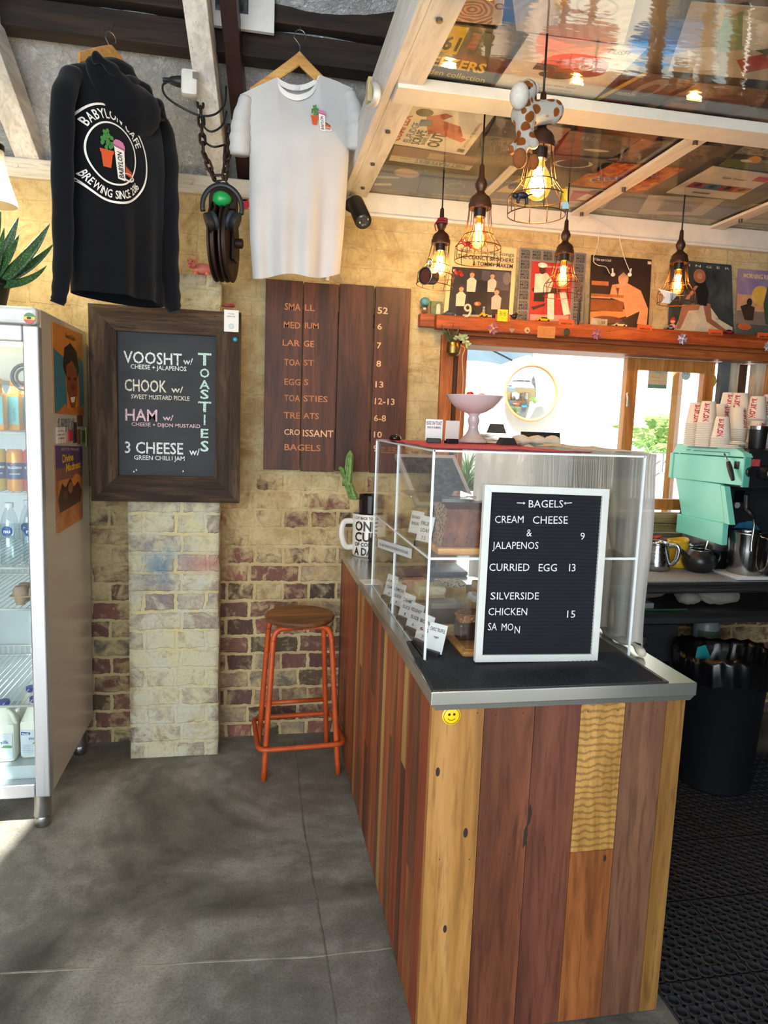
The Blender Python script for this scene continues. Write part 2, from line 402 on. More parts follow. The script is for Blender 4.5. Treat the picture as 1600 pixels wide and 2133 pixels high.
# ---- walls
WX0, WX1, WZ0, WZ1 = 0.945, 3.05, 0.99, 2.035          # window opening
b = MB(); b.box((-2.5, YW, 0), (WX0, YW+0.24, 2.60)); b.box((WX1, YW, 0), (4.4, YW+0.24, 2.75)); b.box((WX0, YW, 0), (WX1, YW+0.24, WZ0)); b.box((WX0, YW, WZ1), (WX1, YW+0.24, 2.75)); b.box((0.42, YW, 2.60), (WX0, YW+0.24, 2.75))
struct(b.build('wall_back', m_brick))
b = MB(); b.box((-2.6, 0.2, 0), (-2.5, YW+0.24, 4.9)); struct(b.build('wall_left', m_brick))  # unseen wall, added to enclose the light on the left
b = MB(); b.box((4.4, -3.2, 0), (4.5, YW+0.24, 4.9)); struct(b.build('wall_right', plain('#3a3632', 0.9)))
b = MB(); b.box((1.55, 0.30, 0), (4.4, 0.42, 2.63)); struct(b.build('wall_daylight_block', plain('#57504a', 0.9)))  # unseen partition added to keep front daylight off the kitchen side
# whitewashed brick pier with a ledge on top
b = MB(); N = 26
def wob(x, y, z): q = noise.noise(V((x*7, y*7, z*11)))*0.006+noise.noise(V((x*25, y*25, z*25)))*0.003; return q
for (x0, x1, y0, y1) in ((-0.553, -0.156, 3.235, YW+0.01),):
    rings = []
    for i in range(91):
        z = 2.205*i/90; r = []
        for (xa, ya), (xb, yb) in (((x0, y1), (x0, y0)), ((x0, y0), (x1, y0)), ((x1, y0), (x1, y1))):
            k = 14 if xa != xb else 6
            for j in range(k):
                x = lerp(xa, xb, j/k); y = lerp(ya, yb, j/k); q = wob(x, y, z); course = -0.004*(abs(((z+.02) % 0.0905)/0.0905-0.5) > 0.42)
                r.append((x+(q if xa == xb else 0), y+q-course if y < y1-.01 else y, z))
        r.append((x1, y1, z)); rings.append(r)
    b.loft(rings, False, True, True)
struct(b.build('wall_pier', m_pier, smooth='all'))
m_white = wood('#a39a8b', '#cbc4b6', '#dcd7cb', 'X', 0.75, 0.25); m_whiteY = wood('#b3aa9c', '#cfc8bb', '#dcd7cd', 'Y', 0.7, 0.25)
b = MB(); b.box((-2.5, YW-0.035, 2.585), (0.40, YW+0.16, 2.665), 0.006)
for x in (-1.02, -0.6, -0.3): b.lathe([(0.012, 0), (0.012, 0.006), (0.005, 0.009)], 8, (x, YW-0.041, 2.63), ax='Y')
struct(b.build('trim_wall_plate', m_white))
# perforated mesh closing the gap under the roof
n = NT('perforated_mesh'); vo = n.add('ShaderNodeTexVoronoi'); vo.inputs['Scale'].default_value = 170; vo.inputs['Randomness'].default_value = 0.25
n.l(n.co(), vo.inputs['Vector']); n.col('#14130f'); n.set(0.6, 0.3); tr = n.add('ShaderNodeBsdfTransparent'); mx = n.add('ShaderNodeMixShader')
n.l(n.math('MULTIPLY', n.math('LESS_THAN', vo.outputs['Distance'], 0.20), n.math('GREATER_THAN', n.noise(n.co(), 14, 3), 0.47)), mx.inputs[0]); n.l(n.b.outputs[0], mx.inputs[1]); n.l(tr.outputs[0], mx.inputs[2]); n.l(mx.outputs[0], n.o.inputs[0])
b = MB(); b.box((-2.5, YW+0.09, 2.66), (0.41, YW+0.094, 2.95)); struct(b.build('wall_mesh', n.m))

# ---- roof: foil sarking over rafters and purlin
RD = V((0.095, 1.0, -0.748))                            # the way the rafters fall
n = NT('roof_foil'); P = n.co(); a = n.noise(P, 9, 6, 0.7, 1.5); a2 = n.noise(P, 38, 4, 0.7, 2.5); big = n.noise(P, 2.2, 3)
n.col(n.ramp(a2, [(0.3, '#cfd1d2'), (0.7, '#f6f7f7')])); n.set(0.3, 0.55); n.l(n.ramp(big, [(0.35, 0.20), (0.65, 0.38)]), n.b.inputs['Roughness'])
rg = n.add('ShaderNodeTexNoise', noise_type='RIDGED_MULTIFRACTAL'); rg.inputs['Scale'].default_value = 5.5; rg.inputs['Detail'].default_value = 5; rg.inputs['Distortion'].default_value = 1.2; n.l(P, rg.inputs['Vector'])
n.bump(n.math('ADD', n.math('ADD', a, n.math('MULTIPLY', rg.outputs['Fac'], 0.5)), n.math('MULTIPLY', a2, 0.35)), 0.8, 0.06)
b = MB(); rows = []
for i in range(61):
    t = i/60; Y = 3.60-3.6*t
    off = 0.03+0.26*sm(3.55, 3.0, Y)+0.02*sm(3.0, 1.0, Y); row = []
    for j in range(121):
        x = -2.6+7.1*j/120; q = V((x*3.1, Y*3.1, 0)); sag = -0.05*abs(sin((x+0.184)/0.78*pi))*sm(3.5, 3.1, Y)*sm(2.6, 3.05, Y)
        row.append((x, Y, 2.687+0.748*(3.42-Y)+off+noise.noise(q)*0.035+noise.noise(q*3.3)*0.013+sag))
    rows.append(row)
b.loft(rows, False, False, False); struct(b.build('ceiling_foil', n.m, smooth='all'))
b = MB(); b.box((-2.6, -0.25, 5.0), (4.5, 0.3, 5.7)); struct(b.build('ceiling_ridge', plain('#3b3733', 0.9)))  # unseen cap added to stop sun leaking between the roof slopes
b = MB(); b.put([(-2.6, 0.0, 5.2), (4.5, 0.0, 5.2), (4.5, -3.3, 3.2), (-2.6, -3.3, 3.2), (-2.6, 0.0, 5.3), (4.5, 0.0, 5.3), (4.5, -3.3, 3.3), (-2.6, -3.3, 3.3)], [(0, 1, 2, 3), (7, 6, 5, 4), (0, 4, 5, 1), (2, 6, 7, 3), (1, 5, 6, 2), (3, 7, 4, 0)])
struct(b.build('ceiling_front_slope', plain('#8a857c', 0.9)))
m_rafter = wood('#aaa49b', '#d6d1c8', '#e8e4dc', 'Y', 0.75, 0.35)
for x0 in (-0.967, -0.172):
    b = MB(); A = V((x0, 3.50, 2.66)); b.beam(A, A-RD*3.2, 0.088 if x0 > -.5 else 0.10, 0.115, (0, 0, 1)); struct(b.build('ceiling_rafter', m_rafter, bev=0.004))
b = MB(); A = V((-0.058, 3.50, 2.70)); b.beam(A, A-RD*3.2, 0.062, 0.10, (0, 0, 1)); struct(b.build('ceiling_beam', plain('#2a1512', 0.45, 0, 0.2), bev=0.003))
b = MB(); b.box((-2.5, 3.055, 3.030), (0.80, 3.15, 3.135)); b.box((-2.5, 3.03, 3.155), (0.8, 3.16, 3.26))
struct(b.build('ceiling_purlin', wood('#0f0c0a', '#241a14', '#3b2b20', 'X', 0.8, 0.4), bev=0.004))

# ---- lowered ceiling over the counter: white battens, clear sheet, record sleeves behind it
CZ = 2.66; m_cw = plain('#d6d2c8', 0.6, 0, 0.06, 0.1); m_bat = wood('#b5afa6', '#d3cec6', '#e0dcd5', 'Y', 0.7, 0.2)
b = MB(); b.box((0.385, 0.0, 2.635), (0.415, YW-0.002, 2.79)); b.box((0.415, 0.0, 2.637), (0.50, YW-0.002, 2.662))
struct(b.build('trim_fascia', m_bat, bev=0.003))
b = MB(); b.box((0.42, 2.262, 2.625), (4.0, 2.378, 2.66)); struct(b.build('trim_batten', m_cw, bev=0.003))
b = MB(); b.box((0.40, YW-0.028, 2.562), (4.39, YW-0.001, 2.662)); b.box((0.40, YW-0.04, 2.555), (4.39, YW-0.001, 2.568)); struct(b.build('trim_cornice', m_cw, bev=0.002))
b = MB()
for x in (1.555, 2.32): b.box((x-0.035, 2.38, 2.645), (x+0.035, YW-0.03, 2.658))
b.box((1.02, 2.9, 2.663), (1.06, YW-.03, 2.668))
struct(b.build('trim_ceiling_strip', m_bat))
b = MB()
for x, y in ((0.45, 2.30), (0.47, 2.34), (0.455, 2.62), (0.455, 2.95), (0.46, 3.25), (0.455, 1.9), (1.55, 2.43), (1.56, 2.95), (1.55, 3.33), (2.32, 2.8), (2.32, 3.2), (0.9, 2.32), (1.45, 2.32), (1.0, 3.2)):
    b.lathe([(0.0, 2.6285), (0.009, 2.629), (0.009, 2.637 if x < .5 else 2.646)], 10, (x, y, 0))
struct(b.build('trim_screw_heads', metal('#6d6a66', 0.4)))
b = MB(); b.box((0.40, 0.0, 2.70), (4.39, YW, 2.715)); struct(b.build('ceiling_panel', plain('#7d7468', 0.8, 0, 0.2, 0, 4)))
b = MB(); b.box((0.5, 0.0, 2.662), (4.2, YW-0.03, 2.6645))
n = NT('ceiling_plastic'); tr = n.add('ShaderNodeBsdfTransparent'); tr.inputs[0].default_value = (0.98, 0.98, 0.97, 1); gl = n.add('ShaderNodeBsdfGlossy'); gl.inputs['Roughness'].default_value = 0.035
fr = n.add('ShaderNodeFresnel'); fr.inputs[0].default_value = 1.5; bb = n.add('ShaderNodeBump'); bb.inputs['Strength'].default_value = 0.05; bb.inputs['Distance'].default_value = 0.02
n.l(n.noise(n.co((1, 2.5, 1)), 4, 4, 0.6), bb.inputs['Height']); n.l(bb.outputs[0], gl.inputs['Normal']); mx = n.add('ShaderNodeMixShader'); n.l(n.math('MULTIPLY', fr.outputs[0], 0.28, clamp=True), mx.inputs[0]); n.l(tr.outputs[0], mx.inputs[1]); n.l(gl.outputs[0], mx.inputs[2]); n.l(mx.outputs[0], n.o.inputs[0])
struct(b.build('ceiling_clear_sheet', n.m))

# ---- servery window: orange timber frame, one open half, one glazed sash
m_tim = wood('#7a3d1c', '#a9602f', '#c17a42', 'Z', 0.5, 0.2, 1.6); m_timX = wood('#74391b', '#a05629', '#b86f3a', 'X', 0.5, 0.2, 1.6); m_dkt = wood('#33251c', '#5d3c28', '#7a5136', 'Z', 0.6, 0.2)
m_sash = wood('#8a5426', '#b57a3d', '#cf9a58', 'Z', 0.45, 0.15, 1.6)
b = MB(); b.box((WX0-0.05, YW-0.03, 0.97), (WX0+0.012, YW+0.03, 2.035)); b.m = 1; b.box((WX0+0.012, YW+0.0, 0.97), (WX0+0.04, YW+0.2, 2.03)); b.m = 0; b.box((WX0+0.04, YW-0.02, 0.97), (WX0+0.085, YW+0.2, 2.03))
b.m = 2; b.box((WX0-0.02, YW-0.02, 1.995), (WX1, YW+0.22, 2.045)); b.box((WX0-0.02, YW-0.045, 2.035), (WX1, YW-0.001, 2.062)); b.m = 3; b.box((WX0-0.05, YW-0.04, 0.955), (WX1, YW+0.26, 0.99))
struct(b.build('window_1', [m_tim, m_dkt, m_timX, wood('#5b5436', '#857a52', '#a39a70', 'X', 0.6)], bev=0.003))
sx0, sx1, sz0, sz1 = 1.955, 2.48, 1.17, 1.99; sy = YW+0.09
b = MB(); b.box((sx0, sy, sz0), (sx0+0.065, sy+0.045, sz1)); b.box((sx1-0.065, sy, sz0), (sx1, sy+0.045, sz1)); b.box((sx0+.065, sy, sz1-0.062), (sx1-.065, sy+0.045, sz1)); b.box((sx0+.065, sy, sz0), (sx1-.065, sy+0.045, sz0+0.06))
w2 = struct(b.build('window_2', m_sash, bev=0.003))
b = MB(); b.box((sx0+.06, sy+0.02, sz0+.05), (sx1-.06, sy+0.024, sz1-.055)); b.build('window_pane', clear((0.97, 0.99, 0.98), 1, 0.04), w2)
b = MB(); b.tube([(sx0+.005, sy-.012, 1.80), (sx0+.005, sy-.022, 1.77), (sx0+.012, sy-.012, 1.73)], 0.006); b.build('window_catch', metal('#c9c9c4', 0.3), w2)
# slatted sill rails below the sash
b = MB(); m_sl = wood('#5d5630', '#8d8455', '#aaa178', 'X', 0.55, 0.3)
for k, z in enumerate((1.015, 1.075, 1.128)): b.box((1.90, YW+0.05-0.012*k, z-0.022), (2.72, YW+0.13, z+0.026))
b.box((2.0, YW+.045, 1.145), (2.07, YW+.05, 1.168))
struct(b.build('trim_window_sill', m_sl, bev=0.003))
# boards standing in the right end of the opening
b = MB(); b.box((2.50, YW+0.06, 1.0), (2.55, YW+0.1, 1.99)); b.m = 1; b.box((2.565, YW+0.1, 1.0), (2.635, YW+0.16, 1.99)); b.m = 2; b.box((2.65, YW+.12, 1.0), (2.70, YW+0.16, 1.99)); b.m = 1; b.box((2.70, YW+0.05, 1.0), (2.76, YW+0.1, 1.99)); b.m = 3; b.box((2.76, YW+0.03, 1.0), (2.80, YW+0.1, 1.99)); b.m = 2; b.box((2.80, YW+.02, 1.0), (3.05, YW+.06, 1.99))
struct(b.build('trim_window_boards', [plain('#5a646b', 0.6), wood('#a8957a', '#cdbfa9', '#e2d8c6', 'Z', 0.7, .3), wood('#2a1d15', '#4a3020', '#6a452c', 'Z', 0.7), m_sash]))

# ---- counter: reclaimed boards under a steel top
cx0, cx1, cy0, cy1, ct = 0.432, 1.118, 1.575, YW-0.004, 0.96
counter = thing('counter', 'timber clad servery counter with steel top and smiling badge on its end', 'counter', (0.775, 2.5, 0))
WD = [wood('#785026', '#a5753b', '#c09157', 'Z', 0.42, 0.12, 0.9, 1.0), wood('#432318', '#6b3d28', '#855036', 'Z', 0.42, 0.12, 0.9, 2.0), wood('#3f2219', '#64382a', '#7d4b36', 'Z', 0.42, 0.12, 0.9, 5.3),
      wood('#553718', '#7b5529', '#9a743d', 'Z', 0.42, 0.12, 0.9, 3.1), wood('#5a3018', '#8a5128', '#a8693a', 'Z', 0.42, 0.12, 0.9, 7.7), wood('#402a1f', '#61402f', '#7b563f', 'Z', 0.42, 0.12, 0.9, 4.4),
      wood('#6b2f18', '#95482a', '#ad6038', 'Z', 0.42, 0.12, 0.9, 6.2), wood('#7a5a30', '#a57c45', '#bf995e', 'Z', 0.42, 0.12, 0.9, 8.8)]
# curly-grained board
n = NT('wood_curly'); P = n.co((9, 9, 1)); wv = n.add('ShaderNodeTexWave', wave_type='BANDS', bands_direction='Z'); wv.inputs['Scale'].default_value = 17; wv.inputs['Distortion'].default_value = 5; wv.inputs['Detail'].default_value = 3; wv.inputs['Detail Scale'].default_value = 1.3
n.l(n.co((1.6, 1.6, 1)), wv.inputs['Vector']); n.col(n.mix(n.ramp(wv.outputs['Fac'], [(0.0, 0.55), (0.5, 0.0)]), n.ramp(n.noise(P, 2.0, 5, 0.6, 1), [(0.35, '#8a6128'), (0.65, '#c0924e')]), '#4c3416')); n.set(0.42); WD.append(n.m)
ends = [(0.0, 0.135, 0, 0), (0.135, 0.268, 1, 0), (0.268, 0.392, 2, 0), (0.392, 0.515, 8, 0.50), (0.392, 0.515, 4, -0.50), (0.515, 0.632, 5, 0), (0.632, 0.686, 3, 0)]
b = MB()
for a, c, m, cut in ends:
    b.m = m; lo, hi = (0.006, 0.915)
    if cut > 0: lo = cut+0.0006
    if cut < 0: hi = -cut-0.0006
    b.box((cx0+a+0.0008, cy0, lo), (cx0+c-0.0008, cy0+0.019, hi))
b.build('end_boards', WD, counter)
rng = random.Random(3); b = MB(); y = cy0+0.0195; k = 0
while y < cy1-0.03:
    w = rng.choice([0.062, 0.085, 0.072, 0.05]); y2 = min(y+w, cy1); pal = [6, 4, 6, 1, 6, 4, 5, 6, 7, 1][k % 10]
    b.m = pal; cut = rng.choice([None, None, 0.38, 0.62, None])
    if cut:
        b.box((cx0, y+0.0006, 0.006), (cx0+0.019, y2-0.0006, cut-0.0006)); b.m = rng.choice([6, 4, 7, 1]); b.box((cx0, y+0.0006, cut), (cx0+0.019, y2-0.0006, 0.915))
    else: b.box((cx0, y+0.0006, 0.006), (cx0+0.019, y2-0.0006, 0.915))
    y = y2; k += 1
b.build('side_boards', WD, counter)
b = MB(); b.m = 0; b.box((cx1-0.02, cy0+.02, 0.006), (cx1, cy1, 0.90)); b.box((cx0+.02, cy0+.02, 0.006), (cx1-.02, cy0+.03, 0.9)); b.build('carcass', plain('#241d18', 0.8), counter)
m_st = metal('#bcbdb8', 0.24, None, 0, .85, .15); b = MB()
def rim(pts, z0, z1, cut):
    b.prism(pts, Matrix.Translation(V((0, 0, z0))), z1-z0)
x0, x1, y0, y1 = 0.424, 1.134, 1.556, YW-0.003
b.box((x0, y0, 0.925), (x1, y1, 0.9598), 0.0025); b.put([(x0+.001, y0+.001, .93), (x1-.001, y0+.001, .93), (x1-.014, y0+.004, .9125), (x0+.012, y0+.004, .9125), (x0+.001, y1, .93), (x1-.001, y1, .93), (x1-.014, y1, .9125), (x0+.012, y1, .9125)], [(0, 3, 2, 1), (0, 4, 7, 3), (3, 7, 6, 2), (1, 2, 6, 5)])
b.build('steel_top', m_st, counter)
# knots and nail holes of the end boards
b = MB()
for px, py, r in ((970, 1735, .011), (912, 1608, .010), (927, 1935, .009), (1260, 1788, .008)):
    p = at(px, py, Y=cy0-0.0006); b.disc(frame(p, X_, Z_), r*0.55, 14, 0, sy=2.2)
for px, py in ((1093, 1745), (1102, 1700)):
    p = at(px, py, Y=cy0-0.0006); b.put([p+V((-.004, 0, -.03)), p+V((.004, 0, -.02)), p+V((.008, 0, .01)), p+V((.002, 0, .035)), p+V((-.003, 0, .02))], [(0, 1, 2, 3, 4)])
for px, py in ((995, 1485), (1033, 1490), (1090, 1485), (1125, 1480), (1225, 1482), (1287, 1480), (1312, 1482), (1370, 1480), (1005, 1795), (1060, 1780), (915, 1790), (978, 1790)):
    p = at(px, py, Y=cy0-0.0006); b.disc(frame(p, X_, Z_), 0.0018, 8)
b.build('knots', plain('#2c1a10', 0.7), counter)
bd = at(940, 1490, Y=cy0); Mb = frame(bd+V((0, -0.003, 0)), X_, Z_)
b = MB(); b.lathe([(0.0235, 0.0), (0.0235, -0.0025), (0.021, -0.004), (0, -0.004)], 28, (bd.x, bd.y, bd.z), ax='Y', cap1=False)
sm_ = b.build('smiley_badge', plain('#f3c513', 0.35, 0, 0.03), counter, smooth=True); sm_['label'] = 'round yellow smiling face badge'
b = MB(); Mf = frame(bd+V((0, -0.0046, 0)), X_, Z_); b.disc(Mf, 0.0205, 28, 0.0193)
for s in (-1, 1): b.disc(frame(bd+V((s*0.0062, -0.0047, 0.004)), X_, Z_), 0.0034, 14)
b.stroke([(0.0105*sin(t), -0.0015-0.0095*cos(t)) for t in [(-1.05+2.1*i/14) for i in range(15)]], Mf, 0.0016)
b.build('face', plain('#191713', 0.5), sm_)
# rubber bar mat along the end
b = MB(); rng = random.Random(5); q = [(0.428, 1.562), (1.055, 1.562), (1.055, 1.94), (0.446, 1.94)]
b.prism(q, Matrix.Translation(V((0, 0, ct))), 0.004); nx, ny = 92, 34
for i in range(nx):
    for j in range(ny):
        x = 0.437+i*0.00665; yy = 1.567+j*0.0068+(0.0034 if i % 2 else 0); z = ct+0.004
        if x > 1.05 or yy > 1.80: continue
        h = 0.0024; b.put([(x-.0027, yy-.0021, z), (x+.0027, yy-.0021, z), (x+.0027, yy+.0021, z), (x-.0027, yy+.0021, z), (x, yy, z+h)], [(0, 1, 4), (1, 2, 4), (2, 3, 4), (3, 0, 4)])
tag(b.build('bar_mat', plain('#23262b', 0.42, 0, 0.15)), 'black nubbed rubber mat on the near end of the steel counter top', 'mat')
# ================================================================== HANGING THINGS AND THE LEFT WALL
def P_(px, py, Y): return at(px, py, Y=Y)
def lay(mb, s, pxL, pxR, pyT, pyB, Y, bold=0.0, thick=0.0):
    """lettering on a wall plane, between two image columns, with its cap height"""
    a = at(pxL, pyB, Y=Y); c = at(pxR, pyB, Y=Y); t = at(pxL, pyT, Y=Y)
    mb.text(s, frame(V((a.x, Y-thick, a.z)), X_, Z_), h=t.z-a.z, w=c.x-a.x, bold=bold)
m_hang = wood('#9c6c38', '#c3924f', '#d7ae6d', 'X', 0.45, 0.1)
m_wire = metal('#8f8f8c', 0.3)
def hanger(name, label, c, u, half, drop, hook_h, eye):
    """wooden hanger: two arms falling away from c along u, wire hook above"""
    u = V(u).normalized(); nrm = u.cross(Z_); h = thing(name, label, 'hanger', c); c = V(c)
    b = MB(); rings = []
    for k in range(-14, 15):
        t = k/14; a = abs(t); p = c+u*(half*t)+Z_*(-drop*(a**(1.15 if drop < .12 else .95))); hh = 0.026-0.007*a; th = 0.008
        rings.append([p+nrm*(th*sx)+Z_*(hh*sz) for sx, sz in ((-1, -.8), (-.6, -1), (.6, -1), (1, -.8), (1, .8), (.6, 1), (-.6, 1), (-1, .8))])
    b.loft(rings); b.build('hanger_arms', m_hang, h, smooth=True)
    b = MB(); R = 0.022; top = c+Z_*(hook_h-R)
    pts = [c+Z_*0.015, c+Z_*(hook_h-2.6*R), top+u*(-R)+Z_*(-0.4*R)]+[top+u*(R*cos(t))+Z_*(R*sin(t)) for t in [pi*1.05-i*pi*1.15/10 for i in range(11)]]
    b.tube(curve(pts, 3), 0.0016, 6); b.build('hook', m_wire, h, smooth=True)
    b = MB(); b.tube([top+Z_*R, top+Z_*(R+.006)+V((0, .01, 0)), V(eye)], 0.0013, 6); b.ring(top+Z_*R, 0.006, 0.0014, 12, 5, 'X'); b.build('screw_eye', m_wire, h)
    return h
def arc_text(mb, s, R, a_mid, h, fn, sx=1.0, flip=False, gap=1.12, bold=0.0):
    ws = []
    for ch in s:
        vs, fs, x0, x1 = glyphs(ch, bold); ws.append(((x1-x0) if vs else 0.3)*h/0.729*sx)
    tot = sum(ws)*gap; a = a_mid+(-1 if flip else 1)*tot/2/R
    for ch, w in zip(s, ws):
        am = a-(-1 if flip else 1)*w*gap/2/R
        vs, fs, x0, x1 = glyphs(ch, bold)
        if vs:
            out = []
            for v in vs:
                x = (v.x-(x0+x1)/2)*h/0.729*sx; y = v.y*h/0.729
                r, aa = (R+y, am-x/R) if not flip else (R-y, am+x/R)
                out.append(fn(r*cos(aa), r*sin(aa)))
            mb.put(out, fs)
        a -= (-1 if flip else 1)*w*gap/R
def ribbon(mb, fn, R, w, n=64, sy=1.0):
    mb.put([fn(r*cos(2*pi*i/n), r*sin(2*pi*i/n)*sy) for r in (R, R-w) for i in range(n)], [(i, (i+1) % n, n+(i+1) % n, n+i) for i in range(n)])
def fillp(mb, fn, pts): mb.put([fn(x, y) for x, y in pts], [tuple(range(len(pts)))])
EMB = [plain('#e9e6df', 0.8, 0, .03), plain('#3f7d3a', 0.8), plain('#c8501f', 0.8, 0, .05), plain('#c877a0', 0.8, 0, .05), plain('#1d1b1d', 0.8)]
def emblem(mb, fn, s, dark):
    """potted herb, takeaway cup with pink lid and slice of cake; s = half height"""
    rng = random.Random(4); f2 = lambda x, y: fn(x*s, y*s)
    mb.m = 2; fillp(mb, f2, [(-.62, -.05), (-.08, -.05), (-.16, -.62), (-.52, -.62)]); fillp(mb, f2, [(-.68, .08), (-.02, .08), (-.04, -.06), (-.66, -.06)])
    mb.m = 1
    for k in range(26):
        a = rng.uniform(0, 2*pi); r = 0.34*sqrt(rng.random()); x, y = -.35+r*cos(a), .5+r*sin(a)*1.1; q = 0.10
        fillp(mb, f2, [(x+q*cos(t)*.8, y+q*sin(t)) for t in [i*pi/3 for i in range(6)]])
    fillp(mb, f2, [(-.38, .05), (-.32, .05), (-.30, .5), (-.40, .5)])
    mb.m = 0; f3 = lambda x, y: (lambda p: p+0.0005*dark)(fn(x*s, y*s))
    fillp(mb, f3, [(-.02, .30), (.52, .22), (.55, -1.0), (.16, -.97)])
    mb.m = 3; fillp(mb, f3, [(-.06, .32), (.56, .23), (.55, .40), (.47, .54), (.30, .60), (.08, .60), (-.04, .50)])
    f4 = lambda x, y: (lambda p: p+0.001*dark)(fn(x*s, y*s)); mb.m = 4
    fillp(mb, f4, [(-.06, .345), (.56, .255), (.56, .275), (-.06, .365)])
    vs, fs, x0, x1 = glyphs('BABYLON', 0.02); k = 1.02/(x1-x0)
    mb.put([f4(.46-v.y*k*1.5-.0-.10*((v.x-x0)*k), -.90+(v.x-x0)*k*1.0) for v in vs], fs)
    mb.m = 2; fillp(mb, f3, [(.58, -.28), (1.0, -.50), (.98, -.78), (.60, -.72)])
    mb.m = 4; fillp(mb, f4, [(.58, -.28), (1.0, -.50), (.99, -.56), (.585, -.36)])
    mb.m = 0; mb.put([f3(x, y) for x, y in [(.75+.38*cos(t), -.80+.17*sin(t)) for t in [i*2*pi/18 for i in range(18)]]+[(.75+.30*cos(t), -.78+.12*sin(t)) for t in [i*2*pi/18 for i in range(18)]]], [(i, (i+1) % 18, 18+(i+1) % 18, 18+i) for i in range(18)])

# ---- hooded sweatshirt hanging askew, its back to the room
HA, HB = P_(140, 128, 2.70), P_(332, 236, 3.00); HM = (HA+HB)/2; hu = V((HB.x-HA.x, HB.y-HA.y, 0)).normalized(); hv = V((hu.y, -hu.x, 0)); HZ = HM.z+0.005
HW = (HB-HA).length/2
def hw(z):   # half width against drop
    return HW*(0.30+0.72*sm(0.075, -0.02, z)) if z > -0.02 else HW*lerp(1.02, 0.93, sm(-0.1, -0.95, z))
hbot = P_(240, 622, 2.85).z-HZ
def hfold(u, z): 
    d = sm(-0.15, -0.75, z); return 0.016*d*sin(u*52+1.5*sin(z*3))+0.010*d*sin(u*23+2)+0.006*noise.noise(V((u*8, z*5, 2)))
def hdep(z): return 0.055+0.05*sm(0.02, -0.25, z)
def hback(u, z):
    w = hw(z); s = max(-1, min(1, u/w)); return hdep(z)*(1-abs(s)**2.6)**0.5+hfold(u, z)*(1-s*s)
def H3(u, v, z): return HM+hu*u+hv*v+Z_*(z+0.005)
hood = thing('hooded_sweatshirt', 'black hooded sweatshirt with round cafe print, hanging above the fridge', 'hoodie', (HM.x, HM.y, HZ+hbot))
m_navy = cloth('#0a0d13', '#06080c', 0.95, 500, 0.2)
b = MB(); rings = []
for i in range(56):
    z = lerp(0.075, hbot, i/55); w = hw(z); r = []
    if i >= 54: w *= 0.97
    for j in range(56):
        a = 2*pi*j/56; u = w*cos(a); v = hback(u, z) if sin(a) >= 0 else -hdep(z)*0.8*(1-abs(u/w)**2.6)**0.5
        r.append(H3(u, v, z))
    rings.append(r)
b.loft(rings, True, False); b.build('body', m_navy, hood, smooth='all')
b = MB(); rings = []
for i in range(5):
    z = lerp(hbot+0.075, hbot-.004, i/4); w = hw(z)*1.012; rings.append([H3(w*cos(2*pi*j/56), (hback(w*cos(2*pi*j/56)*.985, z) if sin(2*pi*j/56) >= 0 else -hdep(z)*0.82*(1-abs(cos(2*pi*j/56))**2.6)**0.5)+0.004*(1 if sin(2*pi*j/56) > 0 else -1), z) for j in range(56)])
b.loft(rings, False, False); b.build('hem_rib', cloth('#080a0f', None, 0.95, 120, 0.4), hood, smooth='all')
def sleeve(name_pts, rad, par, mat, flat=0.75, nm='sleeve'):
    b = MB(); pts = curve(name_pts, 8); n_ = len(pts); rr = []
    for i in range(n_):
        t = i/(n_-1)*(len(rad)-1); k = min(int(t), len(rad)-2); rr.append(lerp(rad[k], rad[k+1], t-k)*(1+0.05*sin(i*1.3)))
    b.tube(pts, rr, 20, True, flat); return b.build(nm, mat, par, smooth='all')
s1 = [P_(142, 140, 2.70)+V((.01, 0.02, -.01)), P_(131, 215, 2.65), P_(130, 380, 2.64), P_(131, 540, 2.65), P_(124, 612, 2.65), P_(119, 632, 2.65)]
sleeve(s1, [0.040, 0.042, 0.037, 0.034, 0.027, 0.024], hood, m_navy)
s2 = [P_(322, 226, 2.99)+V((-.02, 0, 0)), P_(341, 300, 3.0), P_(347, 430, 2.98), P_(350, 560, 2.96), P_(358, 628, 2.96), P_(364, 650, 2.96)]
sleeve(s2, [0.055, 0.064, 0.062, 0.056, 0.046, 0.032], hood, m_navy)
# the hood lies folded down the back
def onH(px, py, v=0.0):
    d = at(px, py, Y=3)-CAM; o = HM+hv*v; t = (o-CAM).dot(hv)/d.dot(hv); p = CAM+d*t-HM; return p.dot(hu), p.z-0.005
b = MB(); rings = []
for y_, xl, xr, th in ((113, 196, 202, .012), (122, 189, 212, .03), (136, 191, 228, .05), (152, 196, 248, .066), (170, 202, 272, .08), (190, 209, 300, .088), (212, 217, 330, .09), (232, 226, 338, .088), (250, 235, 338, .08), (268, 246, 332, .066), (281, 258, 320, .05), (290, 271, 304, .03), (294, 282, 292, .012)):
    u0, z0 = onH(xl, y_, .08); u1, z1 = onH(xr, y_, .08); r = []
    for j in range(36):
        a = 2*pi*j/36; cu, wu = (u0+u1)/2, (u1-u0)/2; u = cu+wu*cos(a); z = lerp(z0, z1, (cos(a)+1)/2)
        r.append(H3(u, .055+th*(sin(a) if sin(a) > 0 else .5*sin(a))+.004*sin(u*60+z*30), z))
    rings.append(r)
b.loft(rings, True, True)
q = [(194, 118, .09), (212, 126, .11), (238, 148, .12), (262, 168, .12), (288, 172, .11), (306, 190, .11), (322, 214, .11), (336, 222, .10), (334, 246, .10)]
pts = [(lambda uz, v: H3(uz[0], v, uz[1]))(onH(x, y, v), v) for x, y, v in q]; C_ = curve(pts, 6); b.tube(C_, [0.016+0.005*sin(i*.7) for i in range(len(C_))], 10)
b.build('hood', m_navy, hood, smooth='all')
